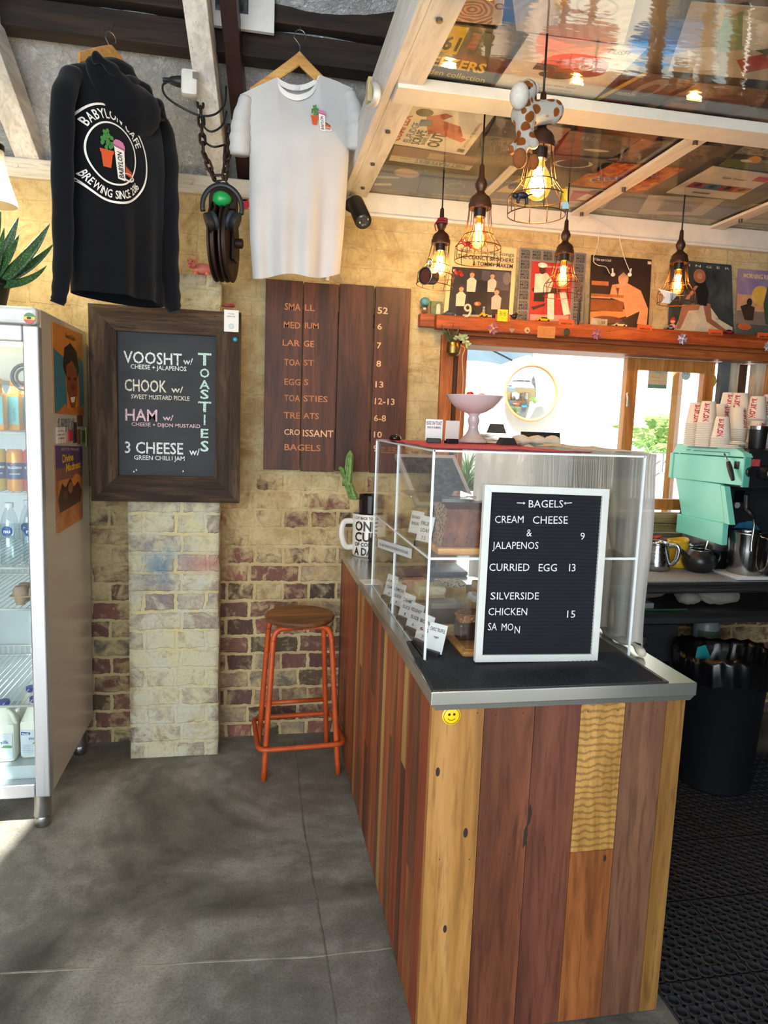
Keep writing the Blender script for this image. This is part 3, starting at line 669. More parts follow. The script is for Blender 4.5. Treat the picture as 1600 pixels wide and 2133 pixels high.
LZ = P_(229, 346, 2.85).z-HZ; LU = onH(228, 346, .09)[0]
def HF(x, y): u = LU+.012+x*.84; z = LZ+y; return H3(u, hback(u, z)+0.0035, z)
LR = 0.165
b = MB(); ribbon(b, HF, LR, 0.0075); ribbon(b, HF, LR*.635, 0.006)
arc_text(b, 'BABYLON CAFE', LR*.70, pi/2-0.12, LR*.20, HF, 0.72, bold=0.015); arc_text(b, 'BREWING SINCE 2016', LR*.90, -pi/2, LR*.17, HF, 0.78, True, bold=0.015)
emblem(b, HF, LR*.50, hv); p_ = b.build('back_print', EMB, hood); p_['label'] = 'round white cafe print with potted herb and cup'
HC = P_(231, 110, 2.90)
hanger('coat_hanger', 'wooden hanger with wire hook inside the black hooded sweatshirt', HC, hu, 0.135, 0.075, P_(240, 56, 2.86).z-HC.z, (P_(240, 48, 3.03)))

# ---- white T-shirt facing the room
TY = 2.97
tee = thing('t_shirt', 'white short sleeved T-shirt with small chest print hanging from the purlin', 'T-shirt', P_(620, 575, TY))
topF = [(500, 197), (535, 180), (576, 161), (583, 178), (600, 193), (622, 198), (645, 190), (660, 172), (666, 156), (700, 168), (735, 184)]
topB = [(500, 197), (535, 180), (576, 161), (590, 170), (605, 176), (622, 178), (640, 174), (655, 166), (666, 156), (700, 168), (735, 184)]
def res(pts, n):
    P = [V((x, y, 0)) for x, y in pts]; L = [0]
    for i in range(1, len(P)): L.append(L[-1]+(P[i]-P[i-1]).length)
    out = []
    for k in range(n):
        d = L[-1]*k/(n-1); i = max(j for j in range(len(L)) if L[j] <= d+1e-6); i = min(i, len(P)-2); out.append(P[i].lerp(P[i+1], (d-L[i])/(L[i+1]-L[i])))
    return out
LE = [(500, 197), (512, 260), (520, 330), (519, 420), (521, 500), (527, 576)]; RE = [(735, 184), (729, 250), (727, 320), (722, 400), (716, 490), (708, 574)]
def tfold(s, t): return 0.017*sm(0.15, 1, t)*(sin(s*21+0.6)+0.5*sin(s*12.5+1.2))+0.004*noise.noise(V((s*6, t*5, 1)))
def tee_pt(px, py, s, t, side):
    d = (max(0.0, 1-(2*s-1)**2))**0.5; yy = TY-side*(0.055*d*sm(-.05, .25, t)+0.012*d)-(tfold(s, t)*d if side > 0 else -0.01*d)
    return P_(px, py, yy)
b = MB(); NS, NTT = 61, 50
for side, top in ((1, topF), (-1, topB)):
    T = res(top, NS); L = res(LE, NTT); R = res(RE, NTT); rows = []
    for j in range(NTT):
        t = j/(NTT-1); row = []
        for i in range(NS):
            s = i/(NS-1); bx = lerp(527, 708, s); by = 576+5*sin(s*9+1)-3*s
            base = lerp(T[0].y, T[-1].y, s); f = (T[i].y-base)*(1-sm(0, .45, t))*1.0
            px = lerp(L[j].x, R[j].x, lerp((T[i].x-500)/235, s, sm(0, .3, t))); py = lerp(L[j].y, R[j].y, s)+f+(by-lerp(576, 574, s))*sm(.6, 1, t)
            row.append(tee_pt(px, py, s, t, side))
        rows.append(row)
    b.loft(rows, False, False, False)
m_tee = cloth('#dcdcda', '#d0d0d0', 0.9, 500, 0.15, 0.25); b.build('body', m_tee, tee, smooth='all')
for (pts, r) in (((P_(512, 206, TY), P_(503, 250, TY-.01), P_(500, 290, TY-.015), P_(499, 322, TY-.01)), [.030, .044, .050, .047]), ((P_(727, 196, TY), P_(737, 235, TY-.01), P_(741, 272, TY-.015), P_(739, 312, TY-.01)), [.030, .046, .050, .044])):
    sleeve(pts, r, tee, m_tee, 0.8)
b = MB()
for top, o in ((topF[2:9], 0.026), (topB[2:9], -0.012)):
    P = [P_(x, y, TY-o*sin(pi*i/6)-.006) for i, (x, y) in enumerate(top)]; C = curve(P, 5)
    b.loft([[p+V((0, -.004, 0)) for p in C], [p+V((0, -.006, -0.010)) for p in C], [p+V((0, -.003, -0.021)) for p in C]], False, False, False)
b.build('collar', cloth('#e6e5e2', None, 0.9, 160, 0.3), tee, smooth='all')
b = MB(); p = P_(618, 181, TY-.004); b.box((p.x-.009, p.y-.001, p.z-.011), (p.x+.009, p.y, p.z+.007)); b.build('neck_label', plain('#d8d2cc', 0.8), tee)
ec = P_(661, 259, TY); es = 0.047
def TF(x, y): 
    X = ec.x+x; Z = ec.z+y; s = (X-P_(512, 259, TY).x)/(P_(729, 259, TY).x-P_(512, 259, TY).x); d = (max(0, 1-(2*s-1)**2))**.5; t = 0.2
    return V((X, TY-(0.055*d*sm(-.05, .25, t)+0.012*d)-tfold(s, t)*d-0.008, Z))
b = MB(); emblem(b, TF, es, V((0, -1, 0))); b.build('chest_print', EMB, tee)
hc = P_(624, 122, TY); hanger('coat_hanger', 'wooden hanger with wire hook carrying the white T-shirt', hc, X_, 0.19, 0.150, P_(622, 62, TY).z-hc.z, P_(625, 48, 3.054))

# ---- chain, pulley block, headphones, egg
m_rust = metal('#3a2a22', 0.55, None, 0.4, 0.6); m_iron = plain('#2d241f', 0.55, 0.5, 0.3, 0.5)
ch = thing('chain', 'rusty iron chain looped over the white rafter', 'chain', P_(462, 372, 3.08))
lk = MB()
rings = []
for i in range(25):
    a = 2*pi*i/24; c = V((0.011*cos(a), 0, 0.013*sin(a)+(0.011 if sin(a) > 0 else -0.011))); d = V((cos(a), 0, sin(a)))
    rings.append([c+d*(0.0055*cos(t))+V((0, 0.0055*sin(t), 0)) for t in [2*pi*k/7 for k in range(7)]])
lk.loft(rings, False, False)
strand = [(P_(417, 205, 3.14), P_(420, 262, 3.11)), (P_(420, 262, 3.11), P_(424, 318, 3.09)), (P_(424, 318, 3.09), P_(446, 372, 3.08)), (P_(446, 372, 3.08), P_(466, 370, 3.08)), (P_(476, 262, 3.11), P_(472, 320, 3.09)), (P_(472, 320, 3.09), P_(468, 372, 3.08)), (P_(484, 285, 3.10), P_(474, 330, 3.06))]
first = None; k = 0
for a, c in strand:
    n_ = max(1, round((c-a).length/0.036))
    for i in range(n_):
        p = a.lerp(c, (i+.5)/n_); d = (c-a).normalized(); q = d.to_track_quat('Z', 'Y').to_matrix().to_4x4() @ Matrix.Rotation(pi/2*(k % 2)+.3, 4, 'Z'); k += 1
        if first is None: first = lk.build('chain_link', m_rust, ch, smooth='all', world=False); o = first
        else: o = first.copy(); COL.objects.link(o); o.parent = ch
        o.matrix_local = Matrix.Translation(p-V(ch.location)) @ q
pu = thing('pulley_block', 'old brown twin sheave pulley block hanging from the chain', 'pulley', P_(466, 580, 3.08))
pc = P_(466, 505, 3.08); ya = Matrix.Rotation(radians(-9), 4, 'Z')
for dx in (-0.022, 0.022):
    b = MB(); b.M = Matrix.Translation(pc) @ ya @ Matrix.Translation(V((dx, 0, 0)))
    b.lathe([(0.02, -0.016), (0.150, -0.016), (0.158, -0.013), (0.157, -0.007), (0.142, -0.003), (0.142, 0.003), (0.157, 0.007), (0.158, 0.013), (0.150, 0.016), (0.12, 0.010), (0.02, 0.016)], 48, ax='X'); b.build('sheave', m_rust, pu, smooth=True)
b = MB(); tp = P_(466, 424, 3.06)
for sx in (-1, 1): b.prism([(-.052, -.20), (.052, -.20), (.046, .03), (.03, .055), (-.03, .055), (-.046, .03)], Matrix.Translation(V((pc.x+sx*0.046-.004, pc.y, tp.z-.02))) @ ya @ frame((0, 0, 0), Y_, Z_), 0.008)
b.box((tp.x-.054, tp.y-.05, tp.z-.035), (tp.x+.056, tp.y+.07, tp.z+.055), 0.02); b.build('cheek_plates', m_iron, pu, smooth=True)
b = MB(); b.lathe([(.015, -.06), (.02, -.055), (.02, .075), (.012, .08)], 16, pc, ax='X'); b.build('axle', m_rust, pu, smooth=True)
b = MB(); b.ring(P_(466, 388, 3.06), 0.018, 0.006, 20, 8, 'Y'); b.tube([P_(470, 365, 3.05), P_(471, 392, 3.04), P_(473, 412, 3.035)], 0.004, 8); b.build('shackle', metal('#8b8780', .35), pu, smooth='all')
hp = thing('headphones', 'black over-ear headphones draped over the pulley block', 'headphones', P_(463, 470, 3.0))
hY = 2.935; m_bk = plain('#15171a', 0.45, 0, .1); R_ = (P_(504, 440, hY).x-P_(422, 440, hY).x)/2; hc_ = P_(463, 432, hY)
b = MB(); pts = [hc_+V((R_*cos(t), 0, R_*1.12*sin(t))) for t in [pi*1.08-i*pi*1.16/26 for i in range(27)]]
b.tube(pts, 0.006, 10, True, 1.6); b.build('headband', m_bk, hp, smooth='all')
for s in (-1, 1):
    e = P_(433 if s < 0 else 493, 464, hY); M = Matrix.Translation(e) @ Matrix.Rotation(s*radians(22), 4, 'Y') @ Matrix.Rotation(radians(-s*10), 4, 'Z')
    b = MB(); b.M = M; b.lathe([(0.0, -0.024*s), (0.028, -0.024*s), (0.037, -0.012*s), (0.038, 0.004*s), (0.0, 0.004*s)], 24, ax='X'); cup = b.build('ear_cup', m_bk, hp, smooth=True)
    b = MB(); b.M = M; b.ring((s*-.028, 0, 0), 0.028, 0.010, 24, 8, 'X'); b.build('ear_pad', plain('#1c2a33', 0.6), cup, smooth='all')
b = MB(); e = P_(463, 414, 2.985); b.ball(e, (0.037, 0.028, 0.029), 20, 12, lambda d: -0.12*d.x*abs(d.z)); tag(b.build('toy_egg', plain('#1f9a4c', 0.3, 0, .04), smooth='all'), 'shiny green egg lodged on top of the brown pulley block', 'egg')
# red and yellow sign corner behind the pulley
b = MB(); p = P_(498, 398, YW-.004); b.box((p.x, YW-.006, P_(498, 435, YW).z), (p.x+.12, YW-.001, p.z)); s_ = tag(b.build('wall_sign', plain('#c9a63c', .5)), 'small yellow sign with red roundels half hidden by the white T-shirt', 'sign')
b = MB()
for py in (408, 426): q = P_(509, py, YW); b.disc(frame((q.x, YW-.007, q.z), X_, Z_), 0.024, 20)
b.build('red_roundels', plain('#b3202a', .5), s_)
# pig on the pier
pg = thing('pig_figurine', 'pink toy pig standing on the top of the whitewashed brick pier', 'figurine', (-0.25, 3.30, 2.206))
g = V((-0.25, 3.30, 2.206)); m_pink = plain('#d97f74', .55, 0, .08)
b = MB(); b.ball(g+V((.012, 0, .034)), (.040, .026, .027), 16, 10); b.ball(g+V((-.034, -.012, .052)), (.020, .019, .019), 14, 9); b.lathe([(.0105, 0), (.0115, .012), (.010, .015)], 12, g+V((-.0405, -.038, .047)), ax='Y')
for x, y in ((-.014, -.013), (-.014, .013), (.034, -.013), (.034, .013)): b.lathe([(.009, 0), (.010, .022)], 10, g+V((x, y, 0)))
b.build('body', m_pink, pg, smooth='all')
for s in (-1, 1):
    b = MB(); q = g+V((-.028+.012*s, -.008, .070)); b.put([q+V((-.010, 0, -.006)), q+V((.010, .004, -.006)), q+V((.004*s, -.006, .012)), q+V((0, .008, -.004))], [(0, 1, 2), (1, 3, 2), (3, 0, 2)]); b.build('ear', m_pink, pg)
b = MB(); b.tube([g+V((.052, 0, .04))+V((.006*i/8, .006*sin(i), .006*cos(i))) for i in range(9)], .0022, 6); b.build('tail', m_pink, pg)
b = MB()
for s in (-1, 1): b.ball(g+V((-.0405+.004*s, -.0405, .047)), .0022, 6, 4)
for s in (-1, 1): b.ball(g+V((-.038+.009*s, -.030, .060)), .0026, 6, 4)
b.build('eyes_and_nostrils', m_bk, pg)

# ---- security camera under the cornice
scam = thing('security_camera', 'black cylindrical security camera on the white cornice', 'camera', P_(735, 420, YW-.03))
a0, a1 = P_(741, 424, 3.33), P_(757, 461, 3.18); d = (a1-a0).normalized(); Mq = Matrix.Translation(a0) @ d.to_track_quat('Z', 'Y').to_matrix().to_4x4()
b = MB(); b.M = Mq; L = (a1-a0).length; b.lathe([(0.03, -.01), (0.038, 0.0), (0.038, L-.006), (0.034, L), (0.030, L-.004), (0.0, L-.006)], 28); b.build('camera_body', m_bk, scam, smooth=True)
b = MB(); b.M = Mq; b.lathe([(0.026, L-.0045), (0.020, L-.001), (0.014, L-.004), (0, L-.0045)], 24, cap0=False); b.lathe([(.012, L-.003), (.006, L+.002), (0, L+.0025)], 16, cap0=False); b.build('lens', plain('#3a3d42', 0.15), scam, smooth=True)
b = MB(); q = P_(733, 414, YW-.02); b.lathe([(0.034, 0.018), (0.034, 0.0), (0.026, -.012), (0, -.012)], 24, (a0.x-.01, YW-.048, a0.z+.005), ax='Y'); b.tube([V((a0.x-.01, YW-.055, a0.z+.005)), a0+V((0, 0.0, 0))], 0.014, 10); b.build('mount', m_bk, scam, smooth=True)
# white cleat on the fascia
b = MB(); c0 = at(776, 180, X=0.384); cl = thing('cleat_hook', 'white curved cleat screwed to the side of the lowered ceiling', 'hook', c0)
pts = [at(768, 222, X=.352), at(780, 215, X=.345), at(786, 195, X=.345), at(783, 178, X=.352), at(776, 172, X=.383)]; b.tube(curve(pts, 6), [.009+.003*sin(i/8) for i in range(25)], 10, True, .7); b.build('cleat_arm', plain('#d9d5cc', .4), cl, smooth='all')
b = MB(); q = at(775, 190, X=.384); b.box((.366, q.y-.02, q.z-.04), (.3845, q.y+.02, q.z+.04), .004); b.build('cleat_base', plain('#b8a779', .5), cl)

# ---- extension socket, plug and flex around the rafter
so = thing('power_socket', 'white extension socket block tied beside the rafter', 'socket', P_(396, 176, 3.02)); q = P_(396, 176, 3.03)
b = MB(); b.box((q.x-.033, q.y-.03, q.z-.048), (q.x+.030, q.y+.03, q.z+.048), .012); b.build('socket_block', plain('#d5d3cc', .4), so, smooth=True)
b = MB(); b.box((q.x+.012, q.y-.032, q.z+.01), (q.x+.034, q.y-.028, q.z+.035)); b.build('socket_clip', plain('#6d6a62', .5), so)
pc_ = thing('extension_lead', 'black plug and flex looped around the white rafter', 'cord', P_(366, 172, 3.03)); q2 = P_(374, 170, 3.03)
b = MB(); b.lathe([(.008, -.075), (.010, -.05), (.014, -.045), (.020, -.02), (.022, 0.0), (.0, 0.0)], 14, q2+V((.012, 0, 0)), ax='X'); b.build('plug', m_bk, pc_, smooth=True)
b = MB()
for pts in ([(352, 170, 3.03), (339, 178, 3.02), (345, 200, 3.0), (375, 222, 2.99), (415, 240, 3.0), (448, 238, 3.02), (468, 215, 3.06), (471, 180, 3.10)], [(417, 232, 3.09), (424, 262, 3.07), (440, 274, 3.05), (462, 262, 3.07), (472, 232, 3.10)], [(424, 284, 3.12), (430, 298, 3.09), (446, 306, 3.08), (466, 302, 3.10)]): b.tube(curve([P_(*x) for x in pts], 7), 0.0042, 7)
b.build('flex', m_bk, pc_, smooth='all')
# framed picture on the purlin
po = thing('picture_board', 'white board with a black and white photograph fixed above the purlin', 'picture', P_(510, 60, 2.995))
b = MB(); pa, pb = P_(440, 66, 3.01), P_(571, 66, 3.01); pz = P_(571, 72, 3.01).z; b.box((pa.x, 3.0, pz), (pb.x, 3.018, pz+.36)); b.build('board', plain('#d3d0ca', .6, 0, .05), po)
b = MB(); b.box((pa.x+.015, 2.998, pz+.055), (pb.x-.10, 3.0, pz+.34)); 
n = NT('photo_print'); n.col(n.ramp(n.noise(n.co((1, 1, .6)), 16, 4, .6, 1), [(0.4, '#101418'), (0.6, '#5d6468'), (0.7, '#b7babb')])); n.set(.4); b.build('photograph', n.m, po)

# ---- left lamp
lp = thing('pendant_lamp', 'frosted bell glass pendant lamp with dark cap at the left edge above the plant', 'lamp', (-0.985, 3.02, 2.36))
lc = V((-0.985, 3.02, 0)); zt, zb = P_(5, 302, 3.02).z, P_(33, 430, 3.02).z
b = MB(); b.lathe([(0.0, zt), (0.034, zt), (0.037, zt-.004), (0.037, zt-.022), (0.030, zt-.026)], 24, lc, cap1=False); b.build('lamp_cap', metal('#4b463f', .35), lp, smooth=True)
b = MB(); b.tube([lc+Z_*zt, lc+V((0, 0, 3.1))], .003, 6); b.build('cord', m_bk, lp)
n = NT('frosted_glass'); tr = n.add('ShaderNodeBsdfTranslucent'); tr.inputs[0].default_value = (.95, .9, .78, 1); tp_ = n.add('ShaderNodeBsdfTransparent'); mx = n.add('ShaderNodeMixShader'); mx.inputs[0].default_value = .45; n.l(tr.outputs[0], mx.inputs[1]); n.l(tp_.outputs[0], mx.inputs[2]); n.l(mx.outputs[0], n.o.inputs[0])
b = MB(); b.lathe([(0.034, zt-.02), (0.036, lerp(zt, zb, .3)), (0.052, lerp(zt, zb, .6)), (0.070, lerp(zt, zb, .85)), (0.078, zb), (.076, zb), (.068, lerp(zt, zb, .85)), (0.034, lerp(zt, zb, .3))], 32, lc, False, False); b.build('glass_shade', n.m, lp, smooth='all')
b = MB(); b.ball(lc+Z_*lerp(zt, zb, .62), (.026, .026, .032), 16, 10); b.build('bulb', glow('#ffe9bf', 14), lp, smooth='all')
def lamp_light(p, e, col=(1, .72, .38), r=.02):
    l = bpy.data.lights.new('bulb_light', 'POINT'); l.energy = e; l.color = col; l.shadow_soft_size = r; o = bpy.data.objects.new('bulb_light', l); COL.objects.link(o); o.location = p; return o
lamp_light(lc+Z_*(zb-.03), 6.5, (1, .82, .52), .04)

# ---- succulent on top of the fridge
pl = thing('potted_succulent', 'dark spotted succulent with thick pointed leaves on top of the fridge', 'plant', (-1.04, 2.98, 1.955))
b = MB(); pz0 = 1.955; b.lathe([(0.0, pz0), (0.075, pz0), (0.085, pz0+.015), (0.105, pz0+.105), (0.112, pz0+.11), (0.112, pz0+.125), (0.098, pz0+.125), (0.095, pz0+.11), (0, pz0+.11)], 28, (-1.04, 2.98, 0)); b.build('pot', plain('#15120f', .5), pl, smooth=True)
n = NT('succulent_leaf'); vo = n.add('ShaderNodeTexVoronoi'); vo.inputs['Scale'].default_value = 150; n.l(n.co(), vo.inputs[0]); n.col(n.mix(n.ramp(vo.outputs['Distance'], [(0.2, 0.55), (0.45, 0.0)]), n.ramp(n.noise(n.co(), 9, 3), [(.3, '#16331c'), (.7, '#2f5a2c')]), '#6f9a62')); n.set(.35); m_suc = n.m
leaves = [((20, 580), (60, 545), (104, 466), .045, 2.9), ((15, 585), (70, 560), (112, 508), .036, 2.98), ((5, 590), (60, 600), (98, 553), .030, 2.86), ((0, 585), (15, 520), (39, 452), .038, 2.95), ((0, 580), (25, 530), (40, 489), .03, 2.9), ((-20, 570), (-12, 500), (2, 437), .04, 3.0), ((-30, 580), (-50, 520), (-80, 460), .045, 2.95), ((-20, 585), (-80, 570), (-130, 540), .045, 2.92), ((-5, 580), (2, 530), (9, 474), .028, 2.88)]
for (a, c, e, w, Y) in leaves:
    A = V((-1.04, 2.98, pz0+.10)).lerp(P_(*a, 2.97), .75); C_ = P_(*c, (2.98+Y)/2); E = P_(*e, Y); b = MB(); rings = []
    for i in range(15):
        t = i/14; p = A*(1-t)**2+C_*2*t*(1-t)+E*t*t; tg = ((C_-A)*(1-t)+(E-C_)*t).normalized(); sd_ = tg.cross(V((0, -1, 0.2))).normalized(); up = sd_.cross(tg); ww = w*0.62*(1-t**2.2)*(0.75+.5*t)+.0008
        rings.append([p+sd_*(ww*cos(q))+up*(ww*.30*sin(q)+0.35*ww*abs(cos(q))) for q in [2*pi*k/10 for k in range(10)]])
    b.loft(rings); b.build('leaf', m_suc, pl, smooth='all')

# ---- chalkboard in a rough timber frame
FY = 3.165; o_ = [at(182, 629, Y=FY), at(501, 652, Y=FY), at(500, 1046, Y=FY), at(189, 1047, Y=FY)]
ox0, ox1 = (o_[0].x+o_[3].x)/2, (o_[1].x+o_[2].x)/2; oz1, oz0 = (o_[0].z+o_[1].z)/2, (o_[2].z+o_[3].z)/2
i0 = at(241, 688, Y=FY); i1 = at(448, 995, Y=FY); ix0, ix1, iz1, iz0 = i0.x, i1.x, i0.z, i1.z
cb_ = thing('chalkboard', 'chalkboard listing toasties in a rough dark timber frame on the brick pier', 'chalkboard', ((ox0+ox1)/2, FY+.03, oz0))
m_fz = wood('#15100c', '#3b2c20', '#5e4a38', 'Z', 0.85, 0.8, 1.5); m_fx = wood('#15100c', '#3d2d21', '#63503c', 'X', 0.85, 0.8, 1.5)
def mitre(pts, m, nm='frame_plank'):
    b = MB(); n_ = 26; inn = [(pts[3]), (pts[2])]; out = [pts[0], pts[1]]; rows = []
    for i in range(n_+1):
        t = i/n_; r = []
        for j in range(7):
            s = j/6; a = V(out[0]).lerp(V(out[1]), t); c = V(inn[0]).lerp(V(inn[1]), t); p = a.lerp(c, s); q = noise.noise(V((p.x*9, p.z*9, 3)))*.004*(1 if 0 < j < 6 else .5)
            r.append(V((p.x+q*.6*(j == 0), FY-q+(.010 if j in (0, 6) else 0), p.z+q*.6*(j == 0))))
        r += [V((r[6].x, FY+.045, r[6].z)), V((r[0].x, FY+.068, r[0].z))]; rows.append(r)
    b.loft(rows, True, True, True); return b.build(nm, m, cb_, smooth=True)
O = [(ox0, 0, oz1), (ox1, 0, oz1), (ox1, 0, oz0), (ox0, 0, oz0)]; I_ = [(ix0, 0, iz1), (ix1, 0, iz1), (ix1, 0, iz0), (ix0, 0, iz0)]
for k in range(4): mitre([O[k], O[(k+1) % 4], I_[(k+1) % 4], I_[k]], m_fx if k % 2 == 0 else m_fz)
b = MB(); b.box((ix0-.02, FY+.028, iz0-.02), (ix1+.02, FY+.036, iz1+.02)); n = NT('chalk_slate'); n.col(n.ramp(n.noise(n.co((1, 1, 2.5)), 5, 5, .6), [(.35, '#14171a'), (.65, '#23282c')])); n.set(.65); b.build('slate', n.m, cb_)
LYY = FY+.0265
def chalk(items, col, bold=0.0):
    b = MB()
    for s, xl, xr, yt, yb in items: lay(b, s, xl, xr, yt, yb, LYY, bold)
    n = NT('chalk'); n.col(n.ramp(n.noise(n.co(), 220, 3, .7), [(.34, '#4d5256'), (.5, col)])); n.set(.95); b.build('lettering', n.m, cb_)
def z3(x, y): return 160+x/4.444, 600+y/4.444
def Z3(s, xl, xr, yt, yb): return (s, z3(xl, 0)[0], z3(xr, 0)[0], z3(0, yt)[1], z3(0, yb)[1])
chalk([Z3('VOOSHT', 432, 972, 575, 690), Z3('w/', 985, 1075, 645, 705), Z3('3 CHEESE', 445, 985, 1415, 1525), Z3('w/', 1040, 1140, 1480, 1545), Z3('GREEN CHILLI JAM', 530, 998, 1545, 1587), Z3('CHEESE + JALAPENOS', 498, 1015, 702, 745)], '#dfe6e4', .012)
chalk([Z3('CHOOK', 443, 830, 835, 950), Z3('w/', 873, 985, 905, 965), Z3('SWEET MUSTARD PICKLE', 503, 1043, 980, 1022)], '#dcd6c2', .012)
chalk([Z3('HAM', 450, 745, 1110, 1225), Z3('w/', 795, 895, 1170, 1225), Z3('CHEESE + DIJON MUSTARD', 507, 1143, 1240, 1275)], '#d9b9c0', .012)
chalk([Z3(ch_, 1183-w, 1183+w, y, y+h) for ch_, y, h, w in (('T', 595, 115, 62), ('O', 740, 85, 44), ('A', 848, 82, 48), ('S', 935, 88, 40), ('T', 1045, 98, 60), ('I', 1168, 98, 8), ('E', 1300, 85, 36), ('S', 1410, 100, 38))], '#bfe0d4', .02)
b = MB()
for x, y in ((528, 1700), (550, 1685), (985, 1697)): q = at(*z3(x, y), Y=LYY); b.ball(q, (.004, .002, .0055), 8, 5)
b.build('screw_heads', metal('#b9b9b9', .4), cb_)
# card, jewel and bent wire on the frame
q0, q1 = at(467, 645, Y=FY-.004), at(497, 692, Y=FY-.004); b = MB(); b.box((q0.x, FY-.006, q1.z), (q1.x, FY-.0045, q0.z)); cd_ = tag(b.build('gift_card', plain('#dedcd5', .5, 0, .03)), 'small white card pinned on the upper right of the timber chalkboard frame', 'card')
b = MB(); lay(b, 'VOUCHER', 475, 488, 652, 654.5, FY-.0065); lay(b, 'BABYLON', 473, 490, 657, 660, FY-.0065); b.build('print', plain('#4a4a48', .6), cd_)
b = MB(); q = at(482, 680, Y=FY); ribbon(b, lambda x, y: V((q.x+x, FY-.0065, q.z+y)), .011, .002, 24); ribbon(b, lambda x, y: V((q.x+x, FY-.0065, q.z+y)), .006, .0015, 20); b.build('stamp', plain('#7fa9bb', .6), cd_)
b = MB(); q = at(490, 707, Y=FY-.006); b.ball(q, (.010, .007, .010), 14, 8); tag(b.build('glass_gem', plain('#2f8fa8', .08, 0, .1), smooth='all'), 'blue glass gem stuck on the chalkboard frame under the white card', 'gem')
b = MB(); q = at(475, 637, Y=FY+.03); b.ring(q, .026, .004, 24, 6, 'Z', .6); b.ring(q+V((.004, 0, .005)), .02, .003, 20, 6, 'Z', .6); tag(b.build('bangle', plain('#8d2a2a', .35), smooth='all'), 'red bangle lying on the top edge of the chalkboard frame', 'bangle')

# ---- price board of four dark planks
BY = 3.383; mb_ = thing('price_board', 'dark timber plank price board with pale stencilled menu hanging on the back wall', 'price board', (0.39, BY+.02, 1.36))
bz1 = [at(590, 583, Y=BY).z, at(668, 590, Y=BY).z, at(744, 593, Y=BY).z, at(820, 599, Y=BY).z]; bz0 = at(600, 979, Y=BY).z
mw = [wood('#1e100b', '#4b281a', '#6b3a22', 'Z', .55, .3, .9, s_) for s_ in (1.1, 4.2, 7.9, 2.6)]
for k, (xl, xr) in enumerate(((554, 631.5), (634, 706), (708.5, 780), (783.5, 857))):
    b = MB(); b.box((at(xl, 585, Y=BY).x, BY, bz0-.004*(k % 2)), (at(xr, 595, Y=BY).x, BY+.018, bz1[k])); b.build('plank', mw[k], mb_, bev=.002)
b = MB(); b.box((0.08, BY+.018, 1.5), (0.7, BY+.036, 1.56)); b.box((0.08, BY+.018, 2.05), (.7, BY+.036, 2.11)); b.build('back_rail', mw[0], mb_)
def z4(x, y): return 520+x/4.444, 560+y/4.444
def Z4(mb, s, xl, xr, yt, yb, bold=.012): lay(mb, s, z4(xl, 0)[0], z4(xr, 0)[0], z4(0, yt)[1], z4(0, yb)[1], BY-.0008, bold)
b = MB()
for a in (('SMA', 325, 472, 312, 378), ('LL', 512, 602, 325, 385), ('MED', 316, 470, 484, 545), ('IUM', 512, 638, 492, 550), ('LAR', 305, 466, 650, 708), ('GE', 500, 596, 660, 718), ('TOA', 320, 468, 830, 890), ('ST', 500, 596, 838, 892), ('EGG', 322, 470, 1012, 1072), ('S', 502, 545, 1018, 1074), ('TOA', 320, 466, 1162, 1222), ('STIES', 498, 722, 1168, 1226), ('TRE', 316, 468, 1322, 1382), ('ATS', 496, 640, 1328, 1386), ('BAG', 322, 505, 1618, 1678), ('ELS', 515, 658, 1624, 1684)): Z4(b, *a)
b.build('lettering', plain('#b0714a', .8, 0, .25), mb_)
b = MB()
for a in (('CRO', 320, 466, 1480, 1535), ('ISSANT', 492, 775, 1485, 1550), ('52', 1184, 1280, 350, 412), ('6', 1182, 1224, 502, 560), ('7', 1178, 1218, 678, 735), ('8', 1172, 1216, 846, 904), ('13', 1164, 1238, 1038, 1096), ('12-13', 1158, 1342, 1192, 1252), ('6-8', 1150, 1262, 1350, 1408), ('10', 1150, 1224, 1502, 1560), ('9', 1146, 1180, 1630, 1690)): Z4(b, *a)
b.build('lettering', plain('#dcab80', .8, 0, .12), mb_)
b = MB(); q = at(707, 583, Y=BY+.008); b.ring(q, .012, .0025, 18, 6, 'Y'); b.tube([q+V((0, 0, .012)), q+V((0, 0.02, .05))], .0012, 5); b.build('hanging_ring', metal('#a9a294', .3), mb_)
b = MB(); q = at(682, 585, Y=YW-.012); b.tube([V((q.x, YW-.012, q.z)), V((q.x, YW-.012, 2.56))], .010, 10); struct(b.build('trim_conduit', plain('#d5d0c2', .5)))
